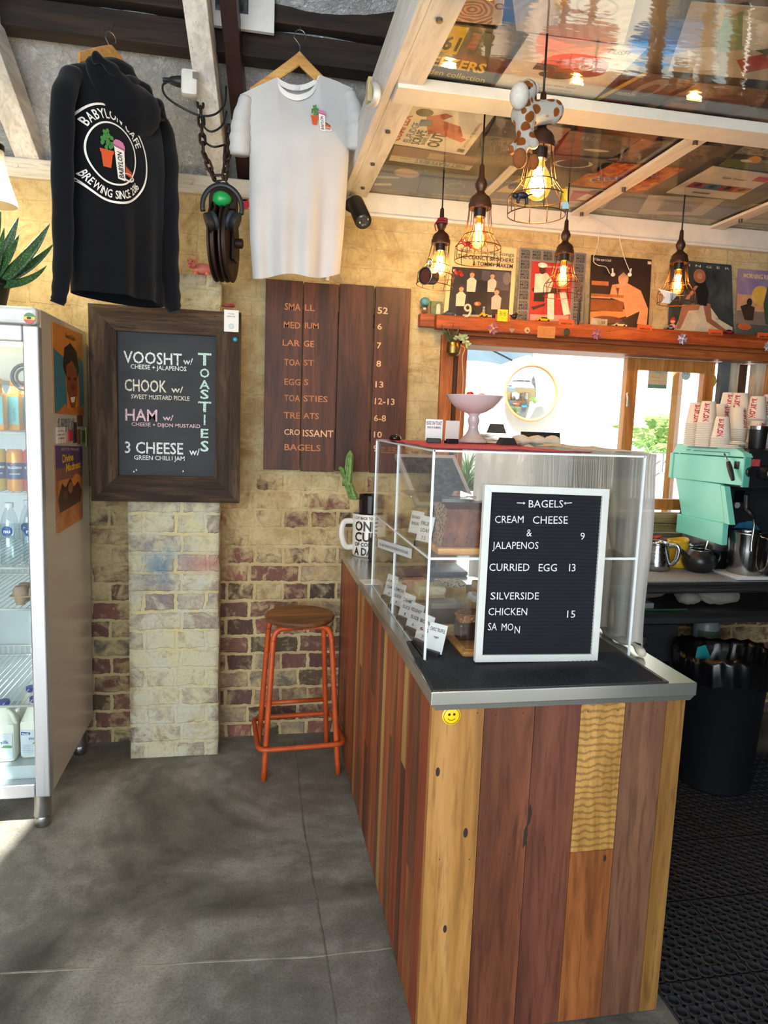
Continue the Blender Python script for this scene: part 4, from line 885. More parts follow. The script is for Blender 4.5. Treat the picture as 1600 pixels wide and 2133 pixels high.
# ================================================================== RECORD SLEEVES
def sleeve_thing(name, label, Pf, thick, base, shapes, group=None, nrm=None):
    """square card sleeve; Pf(u, v, d) gives a place on it (d = distance off its face)"""
    b = MB(); f = [Pf(0, 0, 0), Pf(1, 0, 0), Pf(1, 1, 0), Pf(0, 1, 0)]; k = [Pf(0, 0, -thick), Pf(1, 0, -thick), Pf(1, 1, -thick), Pf(0, 1, -thick)]
    b.put(f+k, [(0, 1, 2, 3), (7, 6, 5, 4), (0, 4, 5, 1), (1, 5, 6, 2), (2, 6, 7, 3), (3, 7, 4, 0)])
    o = b.build(name, base if not isinstance(base, str) else plain(base, .45, 0, .12, 0, 10)); tag(o, label, 'record sleeve', group)
    mats, b, tb, tm = [], MB(), MB(), []
    for n_, (c, s) in enumerate(shapes):
        m = c if not isinstance(c, str) else plain(c, .5, 0, .16, 0, 30); d = 0.0004+0.00012*n_
        bb, ms = (tb, tm) if s[0] == 't' else (b, mats)
        if m not in ms: ms.append(m)
        bb.m = ms.index(m)
        if s[0] == 'r': u0, v0, u1, v1 = s[1:]; bb.put([Pf(u0, v0, d), Pf(u1, v0, d), Pf(u1, v1, d), Pf(u0, v1, d)], [(0, 1, 2, 3)])
        if s[0] == 'e': bb.poly([Pf(s[1]+s[3]*cos(2*pi*i/20), s[2]+s[4]*sin(2*pi*i/20), d) for i in range(20)])
        if s[0] == 'p': bb.poly([Pf(u, v, d) for u, v in s[1]])
        if s[0] == 'o': bb.put([Pf(s[1]+r*cos(2*pi*i/28), s[2]+r*sin(2*pi*i/28), d) for r in (s[3], s[3]-s[4]) for i in range(28)], [(i, (i+1) % 28, 28+(i+1) % 28, 28+i) for i in range(28)])
        if s[0] == 't':
            _, t, u, v, h, w, (du, dv), (eu, ev) = s[:8]; bold = s[8] if len(s) > 8 else .012
            bb.text(t, None, h=h, w=w, bold=bold, fn=lambda x, y: Pf(u+du*x+eu*y, v+dv*x+ev*y, d))
    if b.v: b.build('artwork', mats, o)
    if tb.v: tb.build('lettering', tm, o)
    return o
def quadP(q, zz, sgn):
    def Pf(u, v, d):
        p = (q[0]*(1-u)+q[1]*u)*(1-v)+(q[3]*(1-u)+q[2]*u)*v; return p+V((0, 0, -d))
    return Pf
def ceil_sleeve(label, px, base, shapes, lift=0.0):
    z = 2.6695+lift; q = [at(x, y, Z=z) for x, y in px]
    return sleeve_thing('record_sleeve', label, quadP(q, z, -1), 0.003, base, shapes, 'record sleeves on the lowered ceiling')
R_, U_ = (1, 0), (0, -1)          # reads along u, letters up towards -v
UPV, LFT = (0, -1), (-1, 0)       # reads up the image, letter tops to the left
DNV, RGT = (0, 1), (1, 0)
def swirl(n_, c1, c2, sc):
    n = NT('swirl_print'); w = n.add('ShaderNodeTexWave', wave_type='RINGS', rings_direction='Z'); w.inputs['Scale'].default_value = sc; w.inputs['Distortion'].default_value = 6; w.inputs['Detail'].default_value = 1
    c = n.add('ShaderNodeTexCoord'); mp = n.add('ShaderNodeMapping'); mp.inputs['Location'].default_value = n_; n.l(c.outputs['Object'], mp.inputs[0]); n.l(mp.outputs[0], w.inputs[0]); n.col(n.ramp(w.outputs['Fac'], [(.4, c1), (.6, c2)])); n.set(.45); return n.m
def blot(c1, c2, c3, sc, st=(1, 1, 1)):
    n = NT('mottled_print'); n.col(n.ramp(n.noise(n.co(st), sc, 5, .65, .8), [(.34, c1), (.5, c2), (.66, c3)])); n.set(.45); return n.m
pc0 = at(985, 20, Z=2.67)
ceil_sleeve('record sleeve with a red fingerprint swirl at the head of the lowered ceiling', [(925, -40), (1056, -30), (1045, 54), (913, 40)], swirl((-pc0.x, -pc0.y, 0), '#c9b9a6', '#9b4a44', 22), [('#d9cfc0', ('r', .84, .0, .99, .98)), ('#6d2f33', ('o', .93, .5, .08, .03))])
ceil_sleeve('dark record sleeve with large yellow lettering and a yellow number block', [(913, 46), (1070, 66), (1018, 190), (850, 160)], '#3b3a30', [('#d7b52a', ('r', .04, .02, .42, .46)), ('#e6c63c', ('t', 'SEEKERS', .05, .70, .17, .80, R_, U_, .03)), ('#e0c040', ('t', 'golden collection', .05, .86, .10, .85, R_, U_, .01)), ('#1d1d18', ('t', '161', .10, .40, .22, .30, R_, U_, .03)), ('#8e3a36', ('r', .5, .08, .62, .34)), ('#57604a', ('r', .64, .06, .95, .42)), ('#7d7a62', ('p', [(.5, .98), (.62, .90), (.8, .93), (.9, .99)]))])
ceil_sleeve('pale record sleeve with a red car above the hanging cord of the nearest lamp', [(1103, 72), (1347, 103), (1236, 208), (1030, 181)], '#dcd8ce', [('#b84a3c', ('e', .55, .40, .30, .20)), ('#98342c', ('e', .60, .46, .26, .15)), ('#3a3637', ('r', .22, .44, .42, .56)), ('#2f2c2e', ('e', .46, .62, .16, .07)), ('#e0ddd4', ('o', .66, .40, .07, .02)), ('#6b6a66', ('t', 'Squirrel and the drive band', .18, .83, .035, .55, R_, U_, 0)), ('#6b6a66', ('t', 'recorded sides one and two', .18, .90, .03, .55, R_, U_, 0)), ('#55524e', ('t', 'PUSH', .72, .13, .07, .18, R_, U_))])
ceil_sleeve('grey cream record sleeve with faint white rings at the top of the picture', [(1062, -45), (1330, -20), (1300, 92), (1076, 64)], swirl((-.95, -1.85, 0), '#b9b1a3', '#c9c2b5', 9), [('#d3a84e', ('p', [(.3, 0), (.48, 0), (.42, .5), (.36, .5)])), ('#8f8578', ('o', .7, .35, .18, .02))])
ceil_sleeve('near black record sleeve edged in yellow with small red lettering', [(1342, 150), (1440, 168), (1332, 230), (1225, 214)], '#2b2926', [('#c9a92e', ('r', 0, 0, .10, 1)), ('#8a847a', ('e', .55, .35, .22, .28)), ('#443e3b', ('e', .58, .42, .12, .2)), ('#b5432e', ('t', 'MUDDY', .16, .94, .16, .55, R_, U_)), ('#cfc8ba', ('t', 'mumbles', .14, .64, .12, .35, R_, U_))])
ceil_sleeve('brown photographic record sleeve with an orange strip beside the batten', [(1455, 172), (1605, 190), (1560, 262), (1352, 232)], blot('#2b221d', '#5c4a3c', '#93806a', 14), [('#a5602c', ('r', .05, .62, .36, .82)), ('#3a2c24', ('e', .62, .5, .22, .3))])
ceil_sleeve('cream record sleeve with green, red and white paper shapes in the upper corner', [(1440, 5), (1640, 20), (1640, 172), (1392, 148)], '#b9ae98', [('#7d9a6d', ('p', [(.32, .2), (.55, .05), (.62, .55), (.38, .62)])), ('#d8d3c6', ('p', [(.55, .1), (.9, .2), (.78, .6), (.58, .5)])), ('#a83b34', ('p', [(.55, .72), (.8, .58), (.86, .78), (.62, .92)])), ('#e0dbd0', ('p', [(.10, .6), (.34, .55), (.42, .9), (.16, .95)])), ('#3f5b46', ('p', [(.7, .55), (.84, .5), (.84, .62)])), ('#c7a43f', ('r', .3, .0, .36, .3))])
ceil_sleeve('white record sleeve with red leaping figure and stacked red, blue and black words', [(831, 214), (1031, 239), (968, 323), (791, 295)], '#ebe6dc', [('#b9483a', ('p', [(.34, .22), (.52, .10), (.60, .14), (.52, .26), (.74, .34), (.84, .56), (.72, .62), (.66, .52), (.46, .62), (.40, .44)])), ('#c9584a', ('p', [(.62, .44), (.90, .62), (.86, .70), (.58, .58)])), ('#2e2a26', ('e', .30, .14, .09, .09)), ('#4d7396', ('p', [(.30, .30), (.42, .28), (.44, .42), (.32, .46)])),
    ('#b1372f', ('t', 'COMPLEX', .20, .90, .11, .66, UPV, LFT, .02)), ('#4d7396', ('t', 'EL-FUDGE', .32, .90, .08, .52, UPV, LFT, .02)), ('#39352d', ('t', 'SCRAPE', .43, .92, .10, .38, UPV, LFT, .03)), ('#39352d', ('t', 'BARREL BACK', .49, .90, .05, .40, UPV, LFT, .01)), ('#39352d', ('t', 'OUT', .65, .92, .14, .36, UPV, LFT, .03)), ('#4a4640', ('t', 'SIX SONG LIMITED PRESSING', .94, .80, .035, .60, UPV, LFT, 0)), ('#4a4640', ('r', .88, .86, .96, .94))])
ceil_sleeve('mauve record sleeve with a cream band lettered in blue under the white one', [(822, 303), (1000, 330), (977, 355), (810, 334)], '#8d6b68', [('#d3c7ae', ('r', 0, .62, 1, 1)), ('#bda88b', ('r', .42, .10, .62, .52)), ('#33302c', ('t', 'STEREO', .12, .70, .10, .12, (1, 0), (0, 1), 0)), ('#4d86a8', ('t', 'DIRT PLAYS BERT', .92, .66, .26, .62, (-1, 0), (0, 1), .02))], .004)
ceil_sleeve('dark slate record sleeve flecked with white behind the giraffe lamp', [(1034, 246), (1190, 268), (1150, 330), (992, 322)], blot('#26282a', '#3a3d40', '#565a5d', 9), [('#c9ccc8', ('e', .2+.13*i, .3+.17*((i*7) % 4), .008, .008)) for i in range(6)]+[('#a59c8c', ('t', 'SUPER SESSION', .45, .97, .08, .5, R_, U_, 0))])
ceil_sleeve('dark teal record sleeve with white script above the big cage lamp', [(1185, 272), (1330, 290), (1290, 330), (1140, 318)], blot('#26282a', '#3f4343', '#5f5f5a', 8), [('#6f9a92', ('t', '33/12', .25, .30, .12, .25, R_, U_)), ('#c8c6c0', ('e', .6, .7, .18, .06))])
ceil_sleeve('worn purple grey record sleeve beside the brown ceiling strip', [(1338, 292), (1505, 305), (1432, 346), (1262, 336)], blot('#3b3338', '#5d5052', '#7c6a66', 30), [('#4a3c40', ('e', .4, .5, .2, .3))])
ceil_sleeve('charcoal record sleeve with a pale arc beneath the teal one', [(1140, 322), (1285, 335), (1240, 362), (1100, 350)], blot('#2b2928', '#474240', '#665e57', 10), [('#cfcac0', ('o', .5, .45, .28, .05)), ('#3b3634', ('e', .5, .4, .2, .3))])
fl = blot('#7d1f10', '#c4511a', '#e0a23a', 22)
ceil_sleeve('flaming orange record sleeve with the purple word dance across it', [(1262, 338), (1428, 352), (1338, 402), (1188, 385)], fl, [('#e6c79a', ('t', 'dance', .165, .80, .27, .72, (.92, -.62), (-.35, -.75), .045)), ('#6a4496', ('t', 'dance', .18, .78, .26, .70, (.92, -.62), (-.35, -.75), .03)), ('#4a1a10', ('e', .72, .42, .07, .07))])
ceil_sleeve('cream record sleeve with a red square and small rider picture', [(1178, 390), (1292, 400), (1255, 434), (1165, 430)], '#c4b8a2', [('#b03a32', ('r', .16, .12, .74, .66)), ('#d9cfc0', ('p', [(.30, .56), (.44, .22), (.58, .30), (.50, .58)])), ('#5b4738', ('e', .62, .10, .16, .10)), ('#3d352c', ('t', 'ROSEWOOD COUNTY', .10, .84, .10, .5, R_, U_, 0))])
ceil_sleeve('cream record sleeve framing a small brown landscape photograph', [(1352, 407), (1510, 417), (1463, 449), (1328, 446)], '#b3a68d', [('#8e7f66', ('r', .24, .16, .78, .80)), ('#5d5140', ('p', [(.26, .78), (.28, .45), (.45, .30), (.7, .50), (.77, .78)]))])
ceil_sleeve('white record sleeve with a strip of four coloured portraits', [(1485, 347), (1620, 366), (1530, 416), (1388, 402)], '#e0dbd0', [(c, ('r', .10+.22*i, .52, .32+.22*i, .72)) for i, c in enumerate(('#b03050', '#3f7d96', '#a33a3a', '#c9892f'))]+[('#2c2620', ('e', .21+.22*i, .60, .05, .06)) for i in range(4)]+[('#4b4640', ('t', 'Ralph Towner', .35, .30, .07, .35, R_, U_, 0)), ('#c4562f', ('r', .78, .10, .98, .26)), ('#2c2924', ('r', .30, .84, .55, .89))])
ceil_sleeve('record sleeve with black speckle above a green field and a yellow bird', [(1560, 298), (1640, 306), (1640, 362), (1498, 346)], blot('#2a2a28', '#8d897f', '#c9c4b8', 60), [('#5f6b35', ('r', 0, .62, 1, 1)), ('#1f2730', ('r', 0, .42, 1, .64)), ('#d3a13a', ('e', .42, .58, .12, .14)), ('#dcd8cf', ('e', .3, .66, .10, .06)), ('#4d82a6', ('e', .62, .60, .1, .06))])
ceil_sleeve('yellow record sleeve with dark and red scrawled words at the end of the ceiling', [(1566, 428), (1640, 420), (1640, 470), (1522, 461)], '#c4ad55', [('#a8552b', ('t', 'VARY MADA', .10, .44, .20, .75, (.95, -.22), (.1, -.9), .01)), ('#3b3626', ('t', 'Travelling on', .16, .84, .16, .7, (.95, -.12), (.1, -.9), .0))])
ceil_sleeve('dark record sleeve with pink and white smudges in the left corner of the ceiling', [(780, 338), (882, 355), (866, 400), (752, 388)], '#4b453f', [('#b99a86', ('e', .7, .22, .25, .18)), ('#a9a49b', ('p', [(.08, .5), (.6, .4), (.6, .48), (.1, .60)])), ('#c9b8a2', ('p', [(.2, .8), (.5, .72), (.52, .82), (.22, .9)])), ('#b0352d', ('r', .02, -.0, .10, .2))])
ceil_sleeve('slate grey record sleeve with faint chalk curves near the cornice', [(884, 355), (1008, 369), (985, 408), (868, 401)], '#3d4140', [('#6b706d', ('o', .45, .3, .22, .02)), ('#8a8d88', ('o', .62, .55, .16, .015))])
ceil_sleeve('yellow and black record sleeve half behind the middle cage lamp', [(1040, 362), (1130, 372), (1100, 408), (1012, 402)], '#5a5040', [('#c4a83e', ('p', [(.2, .9), (.5, .1), (.75, .2), (.6, .9)])), ('#3b3329', ('e', .5, .5, .12, .2))])

# ---- shelf over the window, sleeves standing on it
b = MB(); b.box((0.775, YW-.05, 2.065), (0.98, YW-.001, 2.125)); b.m = 1; b.box((0.845, YW-.10, 2.052), (3.4, YW-.052, 2.118)); b.m = 0; b.box((.86, YW-.052, 2.075), (3.4, YW-.001, 2.117))
m_shelf = wood('#5f2a12', '#9a4a22', '#b8622f', 'X', .5, .3, 1.7, 2.0); tag(b.build('wall_shelf', [m_shelf, m_shelf], bev=.003), 'long orange timber shelf over the servery window', 'shelf'); SZ = 2.118
SY = YW-.012
def wall_sleeve(label, tl, tr, br, bl, base, shapes):
    q = [at(*tl, Y=SY+.004), at(*tr, Y=SY+.004), at(*br, Y=SY-.030), at(*bl, Y=SY-.030)]
    dz = SZ+.001-min(q[2].z, q[3].z); q[2].z += dz; q[3].z += dz
    def Pf(u, v, d): p = (q[0]*(1-u)+q[1]*u)*(1-v)+(q[3]*(1-u)+q[2]*u)*v; return p+V((0, -d, 0))
    return sleeve_thing('record_sleeve', label, Pf, .003, base, shapes, 'record sleeves along the shelf over the window')
def person(u, v, s, top, legs, skin='#b98a6c', hair='#4a3426'):
    """simple generic figure for a sleeve picture"""
    return [(legs, ('p', [(u-.11*s, v+.42*s), (u+.12*s, v+.42*s), (u+.14*s, v+s), (u-.12*s, v+s)])), (top, ('p', [(u-.06*s, v+.02*s), (u+.07*s, v+.02*s), (u+.18*s, v+.12*s), (u+.16*s, v+.50*s), (u-.15*s, v+.50*s), (u-.17*s, v+.12*s)])), (skin, ('e', u, v-.09*s, .085*s, .125*s)), (hair, ('p', [(u-.09*s, v-.10*s), (u-.07*s, v-.22*s), (u+.07*s, v-.22*s), (u+.09*s, v-.10*s), (u, v-.15*s)]))]
wall_sleeve('cream record sleeve with a drinking song title over four figures in pale jumpers', (939, 501), (1077, 515), (1068, 657), (924, 654), '#d6bd8f', [('#c9b181', ('r', .0, .0, 1, .02)), ('#2d2a33', ('r', .06, .34, .94, .97)), ('#4b4652', ('r', .5, .36, .92, .62)), ('#6d6468', ('e', .88, .45, .06, .09)), ('#1c1a20', ('r', .40, .5, .62, .95))]+person(.36, .46, .40, '#c9bfae', '#1a181d')+person(.66, .46, .38, '#b9b0a2', '#221f24')+person(.22, .66, .40, '#c9bda6', '#1d1a1f')+person(.74, .68, .42, '#a9a49c', '#17151a')+[('#b5532f', ('e', .47, .82, .05, .03)), ('#e0a85a', ('e', .46, .82, .02, .02)), ('#3f6d4f', ('t', 'Irish Drinking Songs', .16, .14, .055, .80, R_, U_, .008)), ('#2b2a22', ('t', 'THE CLANCY BROTHERS', .12, .225, .06, .84, R_, U_, .012)), ('#2b2a22', ('t', '& TOMMY MAKEM', .35, .305, .06, .60, R_, U_, .012))])
kool = [('#a8302f', ('r', .18, .17, .80, .99)), ('#c98a80', ('r', .2, .9, .78, .985))]
ks = []
for r in range(7):
    for c in range(6):
        if r > 0 and 0 < c < 5: continue
        u, v = .02+.165*c, .055+r*.14
        if c == 5 and r > 0: u = .84
        ks += [('#26272b', ('t', w, u, v+.042*i, .034, .13, R_, U_, .02)) for i, w in enumerate(('KOOL', 'MOE', 'DEE'))]
wall_sleeve('grey record sleeve bordered in small black words round a red panel with figure', (1084, 516), (1222, 528), (1214, 668), (1076, 664), '#7d7a78', kool+[('#3b2a26', ('p', [(.20, .80), (.42, .74), (.40, .78), (.24, .84)])), ('#4a2c20', ('e', .42, .56, .22, .06)), ('#241d1c', ('r', .24, .60, .40, .72)), ('#d8cfc0', ('p', [(.24, .34), (.42, .32), (.52, .44), (.48, .58), (.24, .60)])), ('#ddd6c8', ('p', [(.44, .60), (.54, .60), (.56, .96), (.46, .97)])), ('#ddd6c8', ('p', [(.62, .58), (.72, .58), (.80, .88), (.70, .90)])), ('#4a2c20', ('e', .345, .27, .05, .07)), ('#e6e1d8', ('e', .345, .215, .07, .035)), ('#e0d6c8', ('t', 'HOW YA LIKE ME NOW', .40, .245, .03, .36, R_, U_, .01))]+ks)
wall_sleeve('dark brown record sleeve of an orange shirted singer at an organ behind the earphones', (1232, 531), (1358, 541), (1351, 676), (1227, 671), '#2b1d1b', [('#c07a3c', ('p', [(.02, .80), (.6, .74), (.62, .84), (.02, .98)])), ('#7d3f1d', ('r', .02, .62, .56, .78)), ('#c98c62', ('p', [(.36, .40), (.60, .36), (.84, .46), (.98, .72), (.97, .96), (.80, .94), (.84, .76), (.62, .86), (.56, .64), (.32, .58)])), ('#a8623a', ('r', .02, .36, .30, .42)), ('#9a5a34', ('r', .02, .54, .56, .58)), ('#c78d62', ('r', .02, .58, .34, .60)), ('#be9070', ('e', .54, .30, .085, .12)), ('#3b261c', ('p', [(.455, .28), (.48, .17), (.60, .17), (.63, .28), (.54, .21)])), ('#6d3522', ('p', [(.42, .44), (.48, .44), (.46, .56)])), ('#d9cdc2', ('t', "Ol' blue eyes is back", .03, .075, .04, .30, R_, U_, .01)), ('#d3c4b4', ('r', .93, .03, .99, .07)), ('#5d3020', ('e', .3, .9, .25, .05))])
wall_sleeve('dark green record sleeve of a dancer in black reaching across a cream cloth', (1397, 540), (1524, 552), (1530, 688), (1393, 681), blot('#23272a', '#363c3d', '#4d5351', 5), [('#b9b29c', ('p', [(.08, 1.0), (.2, .72), (.45, .62), (.62, .60), (.78, .80), (.98, .9), (.98, 1.0)])), ('#9d6b4e', ('p', [(.20, .62), (.48, .60), (.46, .68), (.30, .70), (.18, .96), (.12, .96)])), ('#8a5c46', ('p', [(.52, .58), (.64, .58), (.66, .80), (.90, .96), (.86, 1.0), (.58, .84)])), ('#17181b', ('p', [(.40, .30), (.56, .28), (.62, .42), (.58, .62), (.44, .60)])), ('#a5765a', ('p', [(.40, .34), (.45, .34), (.30, .54), (.24, .54)])), ('#ad7f63', ('e', .47, .22, .05, .075)), ('#8f5f46', ('o', .47, .20, .10, .055)), ('#d0cbc0', ('t', 'S  I  N  G  E  R', .16, .075, .035, .80, R_, U_, .0)), ('#2a2a28', ('t', 'side one', .72, .80, .03, .16, R_, U_, 0))])
wall_sleeve('purple record sleeve with horse riders under a yellow sun at the far right', (1538, 559), (1680, 572), (1676, 702), (1533, 693), blot('#6b5a8c', '#7d6a92', '#a38f9a', 3), [('#c2906a', ('r', 0, .38, 1, .62)), ('#d3a54a', ('e', .34, .38, .13, .15)), ('#7a6a5f', ('r', 0, .62, 1, .82)), ('#4d5248', ('r', 0, .82, 1, 1)), ('#3b2a22', ('p', [(.05, .56), (.14, .52), (.26, .56), (.24, .76), (.12, .76)])), ('#2b2622', ('e', .18, .49, .04, .06)), ('#3d4a3d', ('p', [(.44, .2), (.6, .2), (.7, .6), (.6, .84), (.42, .80), (.38, .5)])), ('#e0c48a', ('t', 'MORNING RIDERS', .08, .13, .07, .48, R_, U_, .02)), ('#b55f3a', ('e', .12, .86, .1, .05))])
# small things on the shelf
def sx_(px, d=.02): return at(px, 668, Y=YW-.10+d).x
m_taxi = plain('#d8a51c', .35)
def toy_car(label, px, body, yy=.02, L=.062, rot=.0):
    x = sx_(px, yy); t = thing('toy_car', label, 'toy car', (x, YW-.10+yy+.012, SZ), rot, 'toy cars on the shelf over the window')
    b = MB(); W_ = .013; prof = [(-L/2, .004), (-L/2, .011), (-L*.30, .014), (-L*.16, .0225), (L*.18, .0225), (L*.32, .014), (L/2, .012), (L/2, .004)]
    b.prism(prof, frame((0, W_, 0), X_, Z_), 2*W_); b.build('car_body', plain(body, .25, .0), t, world=False, bev=.0015)
    b = MB(); b.prism([(-L*.24, .0150), (-L*.15, .0215), (L*.16, .0215), (L*.27, .0150)], frame((0, W_+.0004, 0), X_, Z_), 2*W_+.0008); b.build('windows', m_bk, t, world=False)
    for x2 in (-L*.30, L*.30):
        for y2 in (-W_, W_): b = MB(); b.lathe([(0, -.002), (.0055, -.002), (.0055, .002), (0, .002)], 12, (x2, y2, .0055), ax='Y'); b.build('wheel', m_bk, t, world=False)
    return t
toy_car('dark silver toy car at the left end of the shelf by the white nine', 935, '#4a5058', .018, .06)
toy_car('yellow toy car with black windows above the kraft card', 1133, '#d8a51c', .012, .078)
toy_car('cream toy car beside the rolled banknote', 1293, '#cbbd97', .02, .075)
toy_car('dark red toy car right of the dancer sleeve', 1521, '#8d2230', .02, .07)
toy_car('little grey toy car in front of the red capped doll', 1398, '#757b80', .006, .05)
b = MB(); p = V((sx_(973, 0), YW-.103, SZ-.004)); pts = [(.014*cos(t)-.002, .030+.014*sin(t)) for t in [2*pi*i/20 for i in range(21)]]
b.tube([p+V((x, -.004, y+.012)) for x, y in pts], .0075, 8, True, .7); b.tube(curve([p+V((.0125, -.004, .040)), p+V((.012, -.004, .022)), p+V((.002, -.004, .004)), p+V((-.014, -.004, .002))], 5), .007, 8, True, .7); tag(b.build('number_nine', plain('#cfc2a6', .6), smooth='all'), 'cream wooden numeral nine standing on the shelf edge', 'ornament')
yd = thing('toy_digger', 'tiny yellow toy digger with a grey rider on the shelf edge', 'toy', (sx_(1006), YW-.085, SZ)); x = sx_(1006)
b = MB(); b.box((x-.020, YW-.097, SZ+.004), (x+.020, YW-.075, SZ+.016), .003); b.box((x-.012, YW-.095, SZ+.016), (x+.006, YW-.077, SZ+.024), .003); b.build('digger_body', m_taxi, yd)
for dx in (-.012, .012): b = MB(); b.lathe([(0, -.013), (.006, -.013), (.006, .013), (0, .013)], 12, (x+dx, YW-.086, SZ+.006), ax='Y'); b.build('wheel', m_bk, yd)
b = MB(); b.ball((x, YW-.086, SZ+.033), (.007, .007, .010)); b.ball((x, YW-.086, SZ+.047), .006); b.build('rider', plain('#8d9299', .5), yd, smooth='all')
b = MB(); c = at(1047, 657, Y=YW-.108); b.box((c.x-.026, YW-.1085, c.z-.028), (c.x+.026, YW-.1075, c.z+.028)); nt = tag(b.build('sticky_note', plain('#e3c81e', .7, 0, .04)), 'yellow paper note with two drawn eyes stuck to the shelf front', 'note')
b = MB()
for dx in (-.009, .010): ribbon(b, lambda x_, y_: V((c.x+dx+x_, YW-.109, c.z+.008+y_)), .0075, .0016, 20, 1.3); b.disc(frame((c.x+dx, YW-.109, c.z+.008), X_, Z_), .003, 10)
b.stroke([(-.004, -.014), (.004, -.014)], frame((c.x, YW-.109, c.z), X_, Z_), .0015); b.build('drawn_eyes', plain('#2c2c22', .7), nt)
b = MB(); b.box((c.x-.035, YW-.1055, c.z-.025), (c.x+.040, YW-.1035, c.z+.005)); tag(b.build('paper_slip', plain('#c2552e', .7)), 'orange paper slip behind the yellow note with drawn eyes', 'paper')
bi = thing('bird_ornament', 'small dark metal bird ornament beside the yellow note', 'ornament', (sx_(1070), YW-.085, SZ)); x = sx_(1070)
b = MB(); b.ball((x, YW-.085, SZ+.016), (.015, .010, .011)); b.ball((x+.010, YW-.085, SZ+.028), .007); b.tube([(x-.01, YW-.085, SZ+.016), (x-.026, YW-.085, SZ+.022)], [.006, .002]); b.tube([(x+.014, YW-.085, SZ+.028), (x+.021, YW-.085, SZ+.027)], [.003, .0005]); b.box((x-.006, YW-.09, SZ), (x+.006, YW-.08, SZ+.010)); b.build('bird_body', metal('#3d3f42', .5), bi, smooth='all')
def front(px, py, d=.0008): return at(px, py, Y=YW-.10-d)
b = MB(); c = front(1066, 688); pts = [(.013*(16*sin(t)**3)/16, .0125*(13*cos(t)-5*cos(2*t)-2*cos(3*t)-cos(4*t))/16) for t in [2*pi*i/28 for i in range(28)]]; b.prism(pts, frame((c.x, YW-.1003, c.z), X_, Z_), .003); tag(b.build('stone_heart', plain('#8f8176', .4)), 'grey stone heart fixed on the shelf front', 'ornament')
b = MB(); c = front(1098, 688); b.lathe([(.0, .0), (.014, 0), (.014, -.003), (.011, -.004), (0, -.004)], 20, (c.x, YW-.1003, c.z), ax='Y'); bg_ = tag(b.build('button_badge', plain('#b5a27a', .35)), 'small round badge pinned on the shelf front right of the stone heart', 'badge')
b = MB(); b.M = frame((c.x, YW-.1045, c.z), X_, Z_); b.m = 0; b.put([(-.006, -.006, 0), (0, .008, 0), (.002, -.006, 0)], [(0, 1, 2)]); b.m = 1; b.put([(0, -.004, .0001), (.008, .004, .0001), (.006, -.007, .0001)], [(0, 1, 2)]); b.build('picture', [plain('#7d2a26'), plain('#23302c')], bg_)
b = MB(); c = front(1138, 692); b.box((c.x-.046, YW-.1025, c.z-.028), (c.x+.046, YW-.1005, c.z+.028)); kc = tag(b.build('kraft_card', plain('#b57f45', .7)), 'brown kraft card with a printed panel pinned on the shelf front', 'card')
b = MB(); b.M = frame((c.x, YW-.1032, c.z), X_, Z_); q = .034
for (x0, y0, x1, y1) in ((-q, -.018, q, -.0172), (-q, .0172, q, .018), (-q, -.018, -q+.0008, .018), (q-.0008, -.018, q, .018)): b.put([(x0, y0, 0), (x1, y0, 0), (x1, y1, 0), (x0, y1, 0)], [(0, 1, 2, 3)])
for k in range(5): b.text('coffee and toast', Matrix.Translation(V((0, .010-.006*k, 0))) if False else b.M, h=.003, w=.05, align='C', fn=(lambda kk: (lambda x_, y_: V((x_, y_+.010-.006*kk, 0))))(k))
b.build('print', plain('#5f3f1f', .7), kc)
for px, py, r_, c1, lb in ((1180, 692, .018, '#5d665c', 'greenish metal medallion on the shelf front'),):
    c = front(px, py); b = MB(); b.lathe([(0, 0), (r_, 0), (r_, -.002), (r_*.86, -.004), (r_*.82, -.003), (0, -.003)], 26, (c.x, YW-.1003, c.z), ax='Y'); md = tag(b.build('medallion', metal(c1, .45)), lb, 'medal'); b = MB(); b.text('MINIMBAH', frame((c.x, YW-.1036, c.z-.002), X_, Z_), h=.004, w=.024, align='C'); b.build('inscription', plain('#2f352e'), md)
first_lab = {1180: 'orange paper tag on the shelf above the green medallion', 1343: 'orange paper tag on the shelf under the organ player sleeve', 1491: 'orange paper tag under the dancer sleeve beside the dark red toy car', 1592: 'orange paper tag at the far right end of the shelf'}
for px, lb in first_lab.items():
    py = 678+(px-1180)*.065; c = at(px, py, Y=YW-.101); b = MB(); w_ = .042; b.put([(c.x-w_, YW-.101, SZ-.012), (c.x+w_, YW-.101, SZ-.012), (c.x+w_-.003, YW-.098, SZ+.016), (c.x-w_+.003, YW-.098, SZ+.016), (c.x-w_, YW-.0995, SZ-.012), (c.x+w_, YW-.0995, SZ-.012), (c.x+w_-.003, YW-.0965, SZ+.016), (c.x-w_+.003, YW-.0965, SZ+.016)], [(0, 1, 2, 3), (4, 7, 6, 5), (3, 2, 6, 7), (0, 3, 7, 4), (1, 5, 6, 2)])
    t_ = tag(b.build('paper_tag', plain('#c9572c', .6)), lb, 'tag', 'orange paper tags along the shelf'); b = MB(); b.text('BABYLON', frame((c.x, YW-.1017, SZ-.009), X_, Z_), h=.009, w=.056, align='C', bold=.02); b.build('lettering', plain('#2a1712'), t_)
b = MB(); c = at(1247, 681, Y=YW-.09); pts = []
for i in range(13): pts.append([V((c.x-.045+.0075*i, YW-.092-.006*sin(i*.5), SZ+z_)) for z_ in (-.002, .032)])
b.loft(pts, False, False, False); bn = tag(b.build('banknote', plain('#a9a08a', .7, 0, .2, 0, 60), smooth='all'), 'pale banknote marked 50 propped beside the cream toy car', 'banknote')
b = MB(); b.text('50', frame((c.x+.010, YW-.1005, SZ+.006), X_, Z_), h=.014, bold=.02); b.build('numeral', plain('#4a4538'), bn)
